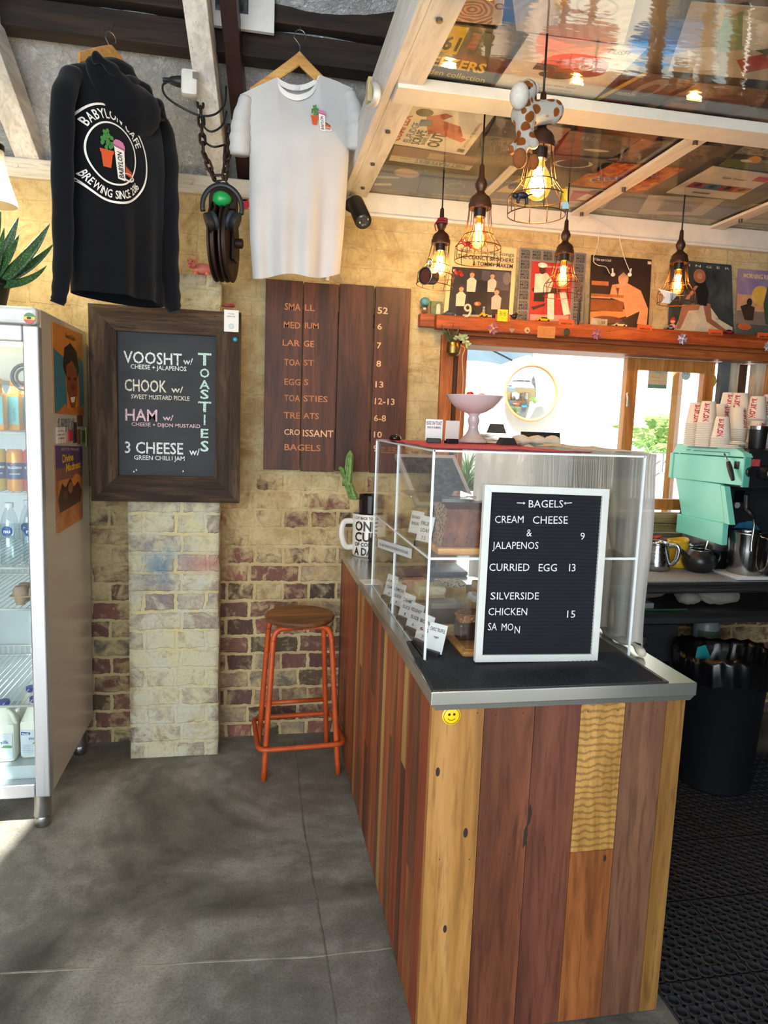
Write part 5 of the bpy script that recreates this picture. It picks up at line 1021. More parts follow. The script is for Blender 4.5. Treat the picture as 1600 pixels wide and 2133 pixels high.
def pinwheel(px, py, c1, c2, c3, lb, r=.030):
    c = front(px, py); t = thing('paper_flower', lb, 'paper flower', (c.x, YW-.101, c.z), 0, 'folded paper flowers on the shelf front')
    for k in range(8):
        a = 2*pi*k/8+.2; u = V((cos(a), 0, sin(a))); w = V((-sin(a), 0, cos(a))); b = MB(); o_ = V((0, 0, 0))
        for q, s in enumerate((-1, 1)): b.m = (k+q) % 2; b.put([o_+V((0, -.008, 0)), u*r*.55+w*(s*.011)+V((0, -.002, 0)), u*r+V((0, -.004, 0)), u*r*.5+V((0, -.011, 0))], [(0, 1, 2, 3)])
        b.build('petal', [plain(c1, .5), plain(c2, .5)], t, world=False)
    b = MB(); b.ball((0, -.009, 0), .006, 10, 6); b.build('flower_centre', plain(c3, .4), t, smooth='all', world=False); return t
pinwheel(1027, 685, '#8b4a86', '#b37a4a', '#c9a25a', 'purple and tan folded paper flower under the drinking song sleeve')
pinwheel(1243, 696, '#b06a74', '#8d4e62', '#c98a7a', 'dusty pink folded paper flower under the organ player sleeve')
pinwheel(1421, 706, '#b9bccb', '#6d6f9a', '#d3cfc0', 'silver lilac folded paper flower under the dancer sleeve')
pinwheel(1600, 722, '#8a8f9c', '#a3a9a4', '#7d8a8f', 'grey folded paper flower at the far right end of the shelf front')
dl = thing('doll_ornament', 'little doll in red cap and striped top standing on the shelf', 'ornament', (sx_(1401, .05), YW-.055, SZ)); x = sx_(1401, .05); y_ = YW-.055
b = MB(); b.lathe([(.0, SZ), (.018, SZ), (.016, SZ+.03), (.008, SZ+.036), (0, SZ+.037)], 16, (x, y_, 0)); n = NT('striped_top'); w = n.add('ShaderNodeTexWave', bands_direction='Z'); w.inputs['Scale'].default_value = 45; n.l(n.co(), w.inputs[0]); n.col(n.ramp(w.outputs['Fac'], [(.45, '#c94a3c'), (.55, '#dcd3c4')])); b.build('doll_body', n.m, dl, smooth=True)
b = MB(); b.ball((x, y_, SZ+.049), .013); b.build('doll_head', plain('#c9947a'), dl, smooth='all'); b = MB(); b.lathe([(.0145, SZ+.052), (.012, SZ+.062), (.004, SZ+.070), (0, SZ+.071)], 14, (x, y_, 0), True); b.build('cap', plain('#b5332d'), dl, smooth=True)
gb = thing('globe_ornament', 'small blue domed ornament with glass base at the left end of the shelf', 'ornament', (sx_(884, .07), YW-.03, 2.1255)); x = sx_(884, .07)
b = MB(); b.ball((x, YW-.03, 2.151), (.026, .024, .025)); b.build('glass_base', clear((.85, .75, .7), 1, .12), gb, smooth='all'); b = MB(); b.ball((x, YW-.03, 2.183), (.024, .022, .022)); b.build('blue_dome', plain('#4d8a96', .4), gb, smooth='all')
b = MB(); c = at(909, 640, Y=YW-.02); b.box((c.x-.028, YW-.026, 2.1252), (c.x+.028, YW-.010, 2.19), .002); tl = tag(b.build('picture_tile', plain('#5d6a4d', .5, 0, .3, 0, 40)), 'green picture tile with a pale figure at the left end of the shelf', 'ornament')
b = MB(); b.M = frame((c.x+.008, YW-.0265, 2.13), X_, Z_); b.put([(-.010, 0, 0), (.012, 0, 0), (.010, .04, 0), (.004, .05, 0), (-.008, .045, 0)], [(0, 1, 2, 3, 4)]); b.build('figure', plain('#c4baa4'), tl)
# brass bowl with trailing succulent hanging from the shelf end
bp = thing('hanging_planter', 'brass bowl of trailing succulent hanging at the left of the servery window', 'plant', at(946, 738, Y=3.30)); c = at(944, 723, Y=3.30)
b = MB(); b.lathe([(0, -.042), (.022, -.042), (.034, -.030), (.037, -.005), (.034, .018), (.031, .022), (.029, .018), (.031, 0), (0, .0)], 26, c); b.build('brass_bowl', metal('#8c7442', .35), bp, smooth=True)
b = MB()
for k in range(7):
    a = k*.9; b.tube(curve([c+V((0, 0, .01)), c+V((.02*cos(a)-.01, .02*sin(a), .04+.01*(k % 3))), c+V((.05*cos(a)-.015, .03*sin(a)-.01, .065+.012*(k % 4)))], 4), [.004]*8+[.0015], 6)
b.build('spiky_stems', plain('#3d4a2a', .5), bp, smooth='all')
b = MB(); rng = random.Random(9)
for k in range(26):
    t = k/25; base = c+V((.012+.05*t, -.02-.01*t, .035+.020*sin(t*3)-.035*t*t)); a = rng.uniform(0, 2*pi); L_ = .024; d = V((cos(a), -.4, sin(a)*.7)).normalized(); w = d.cross(V((0, -1, .3))).normalized()
    rings = [[base+d*(L_*i/6)+w*(.0075*sin(pi*(i+.4)/6.6)*cos(q))+w.cross(d)*(.003*sin(pi*(i+.4)/6.6)*sin(q)) for q in [2*pi*j/8 for j in range(8)]] for i in range(7)]; b.loft(rings)
b.build('foliage', plain('#9aa878', .4, 0, .25, 0, 30), bp, smooth='all')
b = MB(); b.tube(curve([c+V((.03, -.01, .01)), c+V((.055, -.012, -.005)), c+V((.045, -.01, -.05)), c+V((.055, -.01, -.16)), c+V((.05, -.01, -.30)), c+V((.045, -.005, -.62))], 5), .0016, 5); b.build('string', plain('#c9c0ae'), bp)
b = MB(); b.tube([c+V((0, .0, .02)), c+V((0, .02, .10)), V((c.x, YW-.098, SZ-.02))], .0012, 5); b.build('hanger_wire', m_wire, bp)

# ---- white earphones hanging from the cornice in front of the organ player sleeve
ep = thing('earphones', 'white wired earphones hanging from the cornice before the organ player sleeve', 'earphones', at(1275, 560, Y=YW-.045)); m_ear = plain('#d9d6cf', .4)
def EP(px, py, d=.05): return at(px, py, Y=YW-d)
b = MB(); b.tube(curve([EP(1175, 470), EP(1195, 452), EP(1205, 462), EP(1222, 450), EP(1245, 460), EP(1247, 480), EP(1246, 505), EP(1236, 540), EP(1245, 552), EP(1262, 556), EP(1270, 570)], 6), .0016, 6); b.tube(curve([EP(1222, 450), EP(1250, 464), EP(1288, 484), EP(1291, 500), EP(1300, 535), EP(1313, 567)], 6), .0016, 6); b.tube(curve([EP(1175, 470), EP(1168, 490), EP(1168, 520)], 5), .0012, 5); b.build('cable', m_ear, ep, smooth='all')
for px, py, s in ((1277, 572, 1), (1312, 572, -1)): q = EP(px, py, .056); b = MB(); b.ball(q, (.012, .009, .010), 14, 9); b.tube([q, q+V((-.010*s*.5, 0, .03))], .0042, 8); b.build('earbud', m_ear, ep, smooth='all')

# ================================================================== CAGE PENDANTS
m_cap = plain('#3d2418', .42, .2, .25, .1, 30); m_cage = metal('#6b4423', .35, None, .1, .8); m_sock = plain('#17120f', .4)
def bulb_mats(tint, ec, es):
    n = NT('bulb_glass'); tr = n.add('ShaderNodeBsdfTransparent'); tr.inputs[0].default_value = tint; gl = n.add('ShaderNodeBsdfGlossy'); gl.inputs['Roughness'].default_value = .03
    em = n.add('ShaderNodeEmission'); em.inputs[0].default_value = hexc(ec); em.inputs[1].default_value = es; fr = n.add('ShaderNodeLayerWeight'); fr.inputs[0].default_value = .35
    m1 = n.add('ShaderNodeMixShader'); m1.inputs[0].default_value = .30; n.l(tr.outputs[0], m1.inputs[1]); n.l(em.outputs[0], m1.inputs[2]); m2 = n.add('ShaderNodeMixShader'); n.l(n.math('MULTIPLY', fr.outputs['Fresnel'], .6), m2.inputs[0]); n.l(m1.outputs[0], m2.inputs[1]); n.l(gl.outputs[0], m2.inputs[2]); n.l(m2.outputs[0], n.o.inputs[0]); return n.m
m_amber = bulb_mats((1, .62, .25, 1), '#ff8a1e', 1.6); m_gold = bulb_mats((1, .85, .5, 1), '#ffc14a', 3.0)
m_fil = glow('#ffd27a', 60); m_fil2 = glow('#ffe9b8', 90)
CPROF = [(.080, 0), (.0805, .044), (.079, .050), (.064, .068), (.050, .088), (.044, .115), (.040, .150), (.038, .182)]
def pendant(label, px, py, zb, e, gold=False, tilt=0.0, half=False):
    c = at(px, py, Z=CZ); t = thing('cage_pendant_lamp', label, 'lamp', (c.x, c.y, zb), 0, 'cage pendant lamps over the counter'); O_ = V((c.x, c.y, zb))
    b = MB(); b.tube([O_+Z_*.31, V((c.x, c.y, 2.662))], .0032, 8); b.build('cord', m_sock, t, smooth='all')
    b = MB(); b.lathe([(.040, .176), (.040, .192), (.036, .198), (.036, .206), (.030, .216), (.019, .224), (.0125, .233), (.019, .246), (.0215, .257), (.017, .270), (.010, .282), (.008, .318), (.004, .325)], 26, O_); b.build('cap', m_cap, t, smooth=True)
    b = MB(); b.lathe([(.0, .182), (.021, .182), (.021, .148), (.018, .146), (.0, .146)], 20, O_); b.build('socket', m_sock, t, smooth=True)
    b = MB(); pr = [(.013, .150), (.014, .136), (.020, .112), (.028, .088), (.031, .070), (.028, .052), (.016, .040), (.004, .0365), (0, .0362)] if not gold else [(.014, .150), (.016, .132), (.028, .112), (.036, .088), (.036, .072), (.028, .052), (.014, .042), (0, .0395)]
    b.lathe(pr, 24, O_, False, False); bb = b.build('bulb', m_gold if gold else m_amber, t, smooth='all')
    b = MB()
    for k in range(4): a = k*pi/2+.4; b.tube([O_+V((.006*cos(a), .006*sin(a), .128)), O_+V((.012*cos(a), .012*sin(a), .060)), O_+V((.012*cos(a+.8), .012*sin(a+.8), .125))], .0022, 5)
    b.build('filament', m_fil2 if gold else m_fil, bb)
    b = MB(); Mt = Matrix.Translation(O_+Z_*.18) @ Matrix.Rotation(tilt, 4, 'Y') @ Matrix.Translation(V((0, 0, -.18))); b.M = Mt
    for k in range(10): a = 2*pi*k/10+.17; b.tube([(r*cos(a), r*sin(a), z) for r, z in CPROF], .0014, 5)
    for r, z in ((.080, 0), (.0795, .047), (.050, .088), (.0385, .180)): b.ring((0, 0, z), r, .0016, 32, 5)
    b.build('cage', m_cage, t, smooth='all')
    lamp_light(O_+Z_*.085, e, (1, .67, .34) if not gold else (1, .77, .47), .03); return O_
L1 = pendant('nearest cage pendant lamp with a bright golden bulb and toy giraffe on top', 1140, 72, 2.190, 8.0, True)
L2 = pendant('middle cage pendant lamp with an amber bulb in front of the drinking song sleeve', 1010, 237, 2.172, 6.0)
L3 = pendant('leftmost cage pendant lamp with a golden bulb, red thread and a black gauge', 925, 355, 2.185, 7.5, True, radians(6))
L4 = pendant('cage pendant lamp with an amber bulb before the red record sleeve', 1186, 382, 2.185, 6.0)
L5 = pendant('rightmost cage pendant lamp with amber bulb and a white paper bird', 1427, 407, 2.188, 6.0)
# things caught on the lamps
def blob(mb, name, mat, par, vox=.004, smooth_it=3):
    o = mb.build(name, mat, par, smooth='all'); r = o.modifiers.new('join', 'REMESH'); r.mode = 'VOXEL'; r.voxel_size = vox; r.use_smooth_shade = True
    s = o.modifiers.new('soft', 'SMOOTH'); s.iterations = smooth_it; s.factor = .5; return o
n = NT('giraffe_plush'); vo = n.add('ShaderNodeTexVoronoi'); vo.inputs['Scale'].default_value = 36; vo.inputs['Randomness'].default_value = .9; n.l(n.co(), vo.inputs[0]); f = n.noise(n.co(), 420, 3, .8)
n.col(n.mix(n.ramp(n.math('ADD', vo.outputs['Distance'], n.math('MULTIPLY', f, .14)), [(.50, 1.0), (.57, 0.0)]), '#d0c8bc', '#94521f')); n.set(.95, 0, .1); n.bump(f, .9, .006); m_gir = n.m; m_furw = plain('#cdc5b8', .95, 0, .1, .6, 60); m_furb = plain('#8a4d20', .95, 0, .15, .6, 60)
def G(px, py, d=0.0): return at(px, py, Y=L1.y-.03+d)
gi = thing('toy_giraffe', 'plush toy giraffe with brown spots slumped over the nearest pendant lamp', 'soft toy', G(1110, 300))
b = MB(); 
for (p, q, r0, r1) in (((1090, 238, -.01), (1152, 232, .0), .034, .030), ((1092, 200, -.02), (1094, 240, -.01), .024, .030), ((1094, 240, -.02), (1092, 300, -.03), .030, .019), ((1088, 296, -.035), (1085, 318, -.04), .018, .017), ((1088, 292, -.02), (1064, 312, -.02), .015, .010), ((1150, 238, .0), (1142, 240, .05), .026, .022), ((1092, 270, -.03), (1112, 300, -.06), .018, .014)):
    P0, P1 = G(*p), G(*q); b.tube([P0.lerp(P1, i/6) for i in range(7)], [lerp(r0, r1, i/6) for i in range(7)], 12); b.ball(P0, r0, 12, 8); b.ball(P1, r1, 12, 8)
b.ball(G(1098, 190, -.02), (.026, .030, .028), 14, 9); blob(b, 'body', m_gir, gi, .0035)
b = MB(); b.ball(G(1082, 200, -.045), (.026, .026, .034), 16, 10); blob(b, 'muzzle', m_furw, gi, .004)
for px, py in ((1116, 184), (1100, 176)): b = MB(); b.ball(G(px, py, -.01), (.011, .007, .015), 10, 7); b.build('ear', m_furw, gi, smooth='all')
b = MB(); b.tube([G(1112, 195, .0), G(1110, 215, .0), G(1105, 228, .0)], [.008, .012, .008], 8); b.build('mane', plain('#3a2718', .95), gi, smooth='all')
b = MB(); b.ball(G(1083, 330, -.05), (.020, .018, .026), 14, 9); b.build('foot', m_furb, gi, smooth='all'); b = MB(); b.ball(G(1066, 312, -.02), (.012, .012, .012), 12, 8); b.build('foot', m_furb, gi, smooth='all'); b = MB(); b.ball(G(1112, 338, -.06), (.014, .014, .020), 12, 8); b.build('foot', m_furb, gi, smooth='all')
b = MB()
for px, py, d in ((1090, 186, -.052), (1103, 183, -.05)): b.ball(G(px, py, d), .0032, 8, 5)
b.build('eyes', m_bk, gi, smooth='all')
ct_ = thing('toy_bear', 'little black toy animal clipped on the rim of the nearest lamp cage', 'toy', L1+V((-.078, -.03, .012))); b = MB(); c = L1+V((-.066, -.060, .03))
b.ball(c, (.018, .010, .010), 12, 8); b.ball(c+V((-.020, 0, -.003)), (.009, .008, .008)); 
for dx in (-.010, .012): b.tube([c+V((dx, 0, -.004)), c+V((dx*1.2, 0, -.022))], .0045, 8)
b.tube([c+V((.016, 0, .002)), c+V((.030, 0, .006))], [.003, .0015]); blob(b, 'body', m_bk, ct_, .002, 2)
b = MB(); c = L1+V((.052, -.066, .035)); b.m = 0; b.put([c+V((-.010, 0, .020)), c+V((.008, .003, .022)), c+V((.011, .002, -.014)), c+V((-.007, -.002, -.016)), c+V((0, .006, .0))], [(0, 1, 4), (1, 2, 4), (2, 3, 4), (3, 0, 4)]); b.m = 1; b.put([c+V((-.008, -.001, -.014)), c+V((.012, .001, -.012)), c+V((.016, .0, -.03)), c+V((-.006, -.002, -.032))], [(0, 1, 2, 3)])
tag(b.build('paper_scrap', [plain('#e0b21f', .6), plain('#9fc0c4', .6)]), 'folded yellow and pale blue paper scrap on the rim of the nearest lamp cage', 'paper')
b = MB()
for k in range(3): b.ring(L3+V((.002*k, 0, .262+.008*k)), .024-.002*k, .003, 18, 6)
b.tube(curve([L3+V((-.02, -.01, .27)), L3+V((-.032, -.012, .25)), L3+V((-.026, -.012, .225))], 5), .0025, 6); tag(b.build('red_thread', plain('#8d1f2b', .8), smooth='all'), 'red thread wound round the cap of the leftmost pendant lamp', 'thread')
ga = thing('gauge', 'round black gauge with dark red dial tied on the leftmost lamp cage', 'gauge', L3+V((-.10, -.04, .0))); c = at(889, 575, Y=L3.y-.06); Mq = Matrix.Translation(c) @ V((-.75, -.62, -.1)).to_track_quat('Z', 'Y').to_matrix().to_4x4()
b = MB(); b.M = Mq; b.lathe([(.0, -.05), (.028, -.05), (.032, -.045), (.034, .008), (.036, .012), (.032, .014), (.030, .008), (0, .008)], 28); b.build('gauge_case', m_bk, ga, smooth=True); b = MB(); b.M = Mq; b.disc(Matrix.Translation(V((0, 0, .0085))), .029, 26); b.build('dial', plain('#4a2622', .3, 0, .3, 0, 60), ga); b = MB(); b.M = Mq; b.ring((0, 0, .012), .034, .0025, 28, 6); b.build('chrome_bezel', metal('#b5b1a8', .2), ga, smooth='all')
b = MB(); q = at(895, 548, Y=L3.y-.06); b.ring(q, .008, .004, 16, 6, 'Y', 1.6); b.tube([q+V((0, 0, -.012)), c+V((0, 0, .034))], .005, 8); b.build('gauge_hook', metal('#c0b9a2', .25), ga, smooth='all')
for (O_, dx, dz, lb) in ((L2, -.060, .045, 'red plastic trinket inside the left of the middle lamp cage'), (L3, .066, .055, 'red plastic trinket on the right of the leftmost lamp cage')):
    b = MB(); c = O_+V((dx, -.045, dz)); b.tube(curve([c+V((-.012, 0, .012)), c+V((.0, -.004, -.006)), c+V((.014, 0, .004)), c+V((.024, .006, -.012))], 5), [.006, .008, .005, .007]*4, 7); tag(b.build('red_trinket', plain('#b32a20', .35), smooth='all'), lb, 'trinket')
b = MB(); c = L4+V((.082, -.01, -.0)); b.tube([c, c+V((.001, 0, -.02))], .0012, 5); b.lathe([(.002, -.02), (.006, -.028), (.005, -.05), (.0065, -.095), (.004, -.12), (.0, -.125)], 10, c); tag(b.build('hanging_tassel', m_bk, smooth='all'), 'slim black charm dangling from the cage lamp before the red sleeve', 'charm')
b = MB(); c = L5+V((-.07, -.045, .02)); q = [(-.05, 0, .03), (-.02, -.01, -.01), (-.03, 0, -.03), (.005, -.012, -.035), (.035, -.004, -.005), (.05, 0, .012), (0.0, -.02, .012)]; q = [c+V(x) for x in q]; b.put(q, [(0, 1, 6), (1, 2, 3), (1, 3, 6), (3, 4, 6), (4, 5, 6), (0, 6, 5)]); tag(b.build('paper_bird', plain('#d8d8d4', .8, 0, .04)), 'white folded paper bird on the cage of the rightmost lamp', 'paper bird')
# ================================================================== ON THE COUNTER
m_edge = plain('#dfe6e6', .15, 0, .02, 0, 10, .6); m_acr = clear((.985, .995, .995), 1, .025, .02, .45)
kx0, kx1, ky0, ky1, kz0, kz1, ksh, ksm = .458, 1.060, 1.771, 2.648, .961, 1.528, 1.246, 2.235
case = thing('display_case', 'clear acrylic cake display case on the steel counter', 'display case', ((kx0+kx1)/2, (ky0+ky1)/2, kz0))
def panel(lo, hi, nm='panel', m=None): b = MB(); b.box(lo, hi); return b.build(nm, m or m_acr, case)
e = .004
panel((kx0, ky0, kz0), (kx0+e, ksm-.0015, kz1)); panel((kx0, ksm+.0015, kz0), (kx0+e, ky1, kz1)); panel((kx1-e, ky0, kz0), (kx1, ky1, kz1)); panel((kx0+e, ky0, kz0), (kx1-e, ky0+e, kz1)); panel((kx0+.002, ky0, kz1), (kx1, ky1, kz1+e)); panel((kx0+e, ky1-e, kz0), (kx1-e, ky1, kz1-.3))
panel((kx0+e, ky0+e, ksh-e), (kx1-e, ky1-e, ksh), 'shelf')
b = MB(); w = .0022
for x, y in ((kx0, ky0), (kx1, ky0), (kx0, ky1)): b.box((x-w, y-w, kz0), (x+w+.002, y+w, kz1+e))
b.box((kx0-.001, ksm-.0015, kz0), (kx0+.0055, ksm+.0015, kz1))
for y in (ky0, ky1): b.box((kx0, y-w, kz1), (kx1, y+w, kz1+e+.001))
for x in (kx0, kx1): b.box((x-w, ky0, kz1), (x+w, ky1, kz1+e+.001))
b.box((kx0-.0005, ky0+.001, ksh-.005), (kx0+.005, ky1, ksh+.001)); b.box((kx0, ky0-.0008, ksh-.0055), (kx1, ky0+.004, ksh+.001)); b.box((kx0-.001, ky0, kz0), (kx0+.003, ky1, kz0+.003))
b.build('edge_glow_strips', m_edge, case)  # pale opaque strips paint in the bright glow of the acrylic edges
b = MB(); SQ = [at(x, y, X=kx0-.0012) for x, y in ((787, 1140), (857, 1164), (858.5, 1143.5), (787.6, 1122))]; b.put(SQ, [(0, 1, 2, 3)]); st_ = b.build('notice_strip', plain('#cfd2d2', .5, 0, .03), case)
b = MB(); b.text('NO CARD TRANSACTIONS UNDER FIVE DOLLARS', frame(SQ[0].lerp(SQ[3], .3).lerp(SQ[1].lerp(SQ[2], .3), .06)+V((-.0007, 0, 0)), SQ[1]-SQ[0], Z_), h=.010, w=(SQ[1]-SQ[0]).length*.86); b.build('lettering', plain('#55534f'), st_)
# price cards
m_cardw = plain('#dcdedd', .5, 0, .02); m_ink = plain('#26272b', .6)
def price_card(label, p, rz, w, h, lines, lean=.12, group=None, paper=m_cardw):
    t = thing('price_card', label, 'price card', p, rz, group); b = MB(); b.box((-w*.42, -.012, 0), (w*.42, .012, .016), .002); b.build('card_base', m_bk, t, world=False)
    Mx = Matrix.Translation(V((0, 0, .010))) @ Matrix.Rotation(-lean, 4, 'X'); b = MB(); b.M = Mx; b.box((-w/2, -.0005, 0), (w/2, .0005, h)); cd = b.build('card', paper, t, world=False)
    if lines:
        b = MB()
        for s, y, hh, ww in lines: b.text(s, Mx @ frame((0, -.0009, y*h), X_, Z_), h=hh*h, w=ww*w, align='C', bold=.02)
        b.build('lettering', m_ink, cd, world=False)
    return t
G_ = 'price cards along the side of the display case'
words = [('ALMOND', 'CAKE'), ('LEMON', 'SLICE'), ('CARAMEL', 'SLICE'), ('HEDGEHOG', 'SLICE'), ('BROWNIE', '6.5'), ('ROCKY', 'ROAD')]
for i, (px, py, nm) in enumerate(((803, 1250, 'farthest price card in the row at the foot of the display case'), (818, 1270, 'second price card from the wall at the foot of the display case'), (838, 1295, 'price card before the brown topped slices, middle of the row'), (853, 1318, 'price card level with the pale cutting board in the display case'), (868, 1345, 'price card second nearest the front in the row by the case side'))):
    p = at(px, py, Z=kz0+.001); price_card(nm, (max(p.x, kx0+.022), p.y, kz0+.0008), radians(-68), .070, .082, [(words[i][0], .66, .14, .8), (words[i][1], .40, .13, .6), (str(6+i % 3), .14, .12, .14)], .25, G_)
p = at(897, 1372, Z=kz0); price_card('nearest price card, leaning in the front corner of the display case', (kx0+.034, ky0+.040, kz0+.0008), radians(-52), .060, .080, [('CHOC TRUFFLE', .72, .13, .85), ('vegan', .50, .08, .3)], .30, G_)
price_card('left price card on the upper shelf of the display case', at(862, 1122, Z=ksh).xy.to_tuple()+(ksh+.0008,), radians(-62), .058, .075, [('BANANA', .68, .14, .8), ('BREAD', .42, .14, .7)], .2, 'price cards on the upper shelf'); price_card('right price card on the upper shelf beside the fruit loaf', at(880, 1140, Z=ksh).xy.to_tuple()+(ksh+.0008,), radians(-62), .062, .080, [('FRUIT', .66, .14, .7), ('LOAF', .42, .14, .6), ('7.5', .14, .14, .3)], .2, 'price cards on the upper shelf')
# fruit loaf on its board
m_brd = wood('#8f5d24', '#c48a45', '#d8a765', 'X', .45, .1, 1.5); m_brd2 = wood('#b08a55', '#d3b27c', '#e2c79a', 'X', .5, .1, 1.5)
b = MB(); b.box((.490, 1.80, ksh+.001), (.80, 1.96, ksh+.021), .005); tag(b.build('bread_board', m_brd, smooth=True), 'honey coloured board under the fruit loaf on the upper shelf', 'board')
loaf = thing('fruit_loaf', 'sliced dark fruit loaf in clear wrap on the upper shelf of the display case', 'loaf', (.61, 1.88, ksh+.022))
n = NT('loaf_crust'); n.col(n.ramp(n.noise(n.co(), 30, 5, .7), [(.3, '#4a2414'), (.6, '#7d4526'), (.8, '#9a6038')])); n.set(.6); n.bump(n.noise(n.co(), 160, 3), .4, .003); m_crust = n.m
n = NT('loaf_crumb'); vo = n.add('ShaderNodeTexVoronoi'); vo.inputs['Scale'].default_value = 95; n.l(n.co(), vo.inputs[0]); n.col(n.mix(n.ramp(vo.outputs['Distance'], [(.30, 1.0), (.42, 0.0)]), n.ramp(n.noise(n.co(), 60, 4), [(.3, '#8f6a48'), (.7, '#b8946c')]), '#2f1c14')); n.set(.85); n.bump(n.noise(n.co(), 140, 4), .6, .004); m_crumb = n.m
lz = ksh+.0215; prof = [(-.060, 0), (.060, 0), (.064, .055), (.068, .085), (.060, .103), (.030, .112), (-.030, .112), (-.060, .103), (-.068, .085), (-.064, .055)]
for k in range(6):
    x0 = .505+.036*k; tilt = (.10, .05, .0, -.02, 0, 0)[k]; b = MB(); r = []
    for xx in (x0, x0+.0335): r.append([V((xx+tilt*z, 1.88+y, lz+z)) for y, z in prof])
    b.m = 1; n_ = len(prof); b.put([p for q in r for p in q], [(i, (i+1) % n_, n_+(i+1) % n_, n_+i) for i in range(n_)]); b.m = 0; b.put(r[0], [tuple(range(n_-1, -1, -1))]); b.put(r[1], [tuple(range(n_))]); b.build('slice', [m_crumb, m_crust], loaf)
b = MB(); rr = random.Random(2); rows = []
for i in range(15):
    x = .60+.0105*i; rows.append([V((x, 1.88+.072*cos(a)+rr.uniform(-.003, .003), lz+.085+.034*sin(a)+rr.uniform(-.003, .004))) for a in [pi*j/14 for j in range(15)]])
b.loft(rows, False, False, False); b.build('clear_wrap', clear((.97, .97, .97), 1, .10, .08, .6), loaf, smooth='all')
gd = thing('glass_dish', 'square glass dish with lid and cream filling behind the fruit loaf', 'dish', (.585, 2.24, ksh+.001)); b = MB()
for lo, hi in (((.495, 2.16, ksh+.001), (.70, 2.163, ksh+.115)), ((.495, 2.317, ksh+.001), (.70, 2.32, ksh+.115)), ((.495, 2.163, ksh+.001), (.498, 2.317, ksh+.115)), ((.697, 2.163, ksh+.001), (.70, 2.317, ksh+.115)), ((.498, 2.163, ksh+.001), (.697, 2.317, ksh+.005))): b.box(lo, hi)
b.build('dish_wall', m_acr, gd); b = MB(); b.box((.488, 2.153, ksh+.116), (.708, 2.327, ksh+.126), .003); b.build('lid', clear((.9, .93, .95), 1, .18, .05, .6), gd); b = MB(); b.box((.505, 2.17, ksh+.006), (.69, 2.31, ksh+.035), .004); b.build('filling', m_brd, gd)
b = MB(); b.lathe([(.035, 0), (.037, .003), (.044, .075), (.044, .08), (.04, .08), (.035, .01), (0, .01)], 24, (.66, 2.24, ksh+.0365)); b.build('pot', plain('#d8d6cf', .4), gd, smooth=True)
# lower level: boards, trays and slices
b = MB(); b.box((.57, 1.785, kz0+.0005), (.86, 1.985, kz0+.020), .012); b.box((.582, 1.797, kz0+.018), (.848, 1.973, kz0+.022)); tag(b.build('wooden_tray', m_brd, smooth=True), 'wooden tray with rounded corners at the front of the display case', 'tray')
b = MB(); b.box((.53, 2.02, kz0+.0005), (.98, 2.20, kz0+.024), .003); tag(b.build('cutting_board', m_brd2, smooth=True), 'pale wooden cutting board in the middle of the display case', 'board')
tr_ = thing('serving_tray', 'cream rimmed serving tray at the back of the display case', 'tray', (.76, 2.36, kz0)); b = MB(); x0, x1, y0, y1 = .525, 1.03, 2.23, 2.50; b.box((x0, y0, kz0+.001), (x1, y1, kz0+.006)); 
for lo, hi in (((x0, y0, kz0+.006), (x1, y0+.008, kz0+.036)), ((x0, y1-.008, kz0+.006), (x1, y1, kz0+.036)), ((x0, y0+.008, kz0+.006), (x0+.008, y1-.008, kz0+.036)), ((x1-.008, y0+.008, kz0+.006), (x1, y1-.008, kz0+.036))): b.box(lo, hi)
b.build('tray_body', plain('#c9bfa9', .5), tr_)
n = NT('crumbly_chocolate'); vo = n.add('ShaderNodeTexVoronoi'); vo.inputs['Scale'].default_value = 130; n.l(n.co(), vo.inputs[0]); n.col(n.ramp(n.noise(n.co(), 130, 5, .8), [(.35, '#22130c'), (.55, '#4a2c1c'), (.72, '#8d6846')])); n.set(.75); n.bump(n.math('ADD', vo.outputs['Distance'], n.noise(n.co(), 90, 4)), 1.0, .010); m_choc = n.m
n = NT('chopped_nuts'); n.col(n.ramp(n.noise(n.co(), 140, 5, .8), [(.34, '#3a2012'), (.52, '#94582a'), (.68, '#d3b08a')])); n.set(.8); n.bump(n.noise(n.co(), 120, 4), 1.0, .008); m_nut = n.m
m_ganache = plain('#38241c', .28, 0, .15); m_sponge = plain('#c9a872', .85, 0, .2, .4, 60); m_icing = plain('#ddd2ae', .7, 0, .1, .4, 50); m_grey = plain('#6b6258', .5)
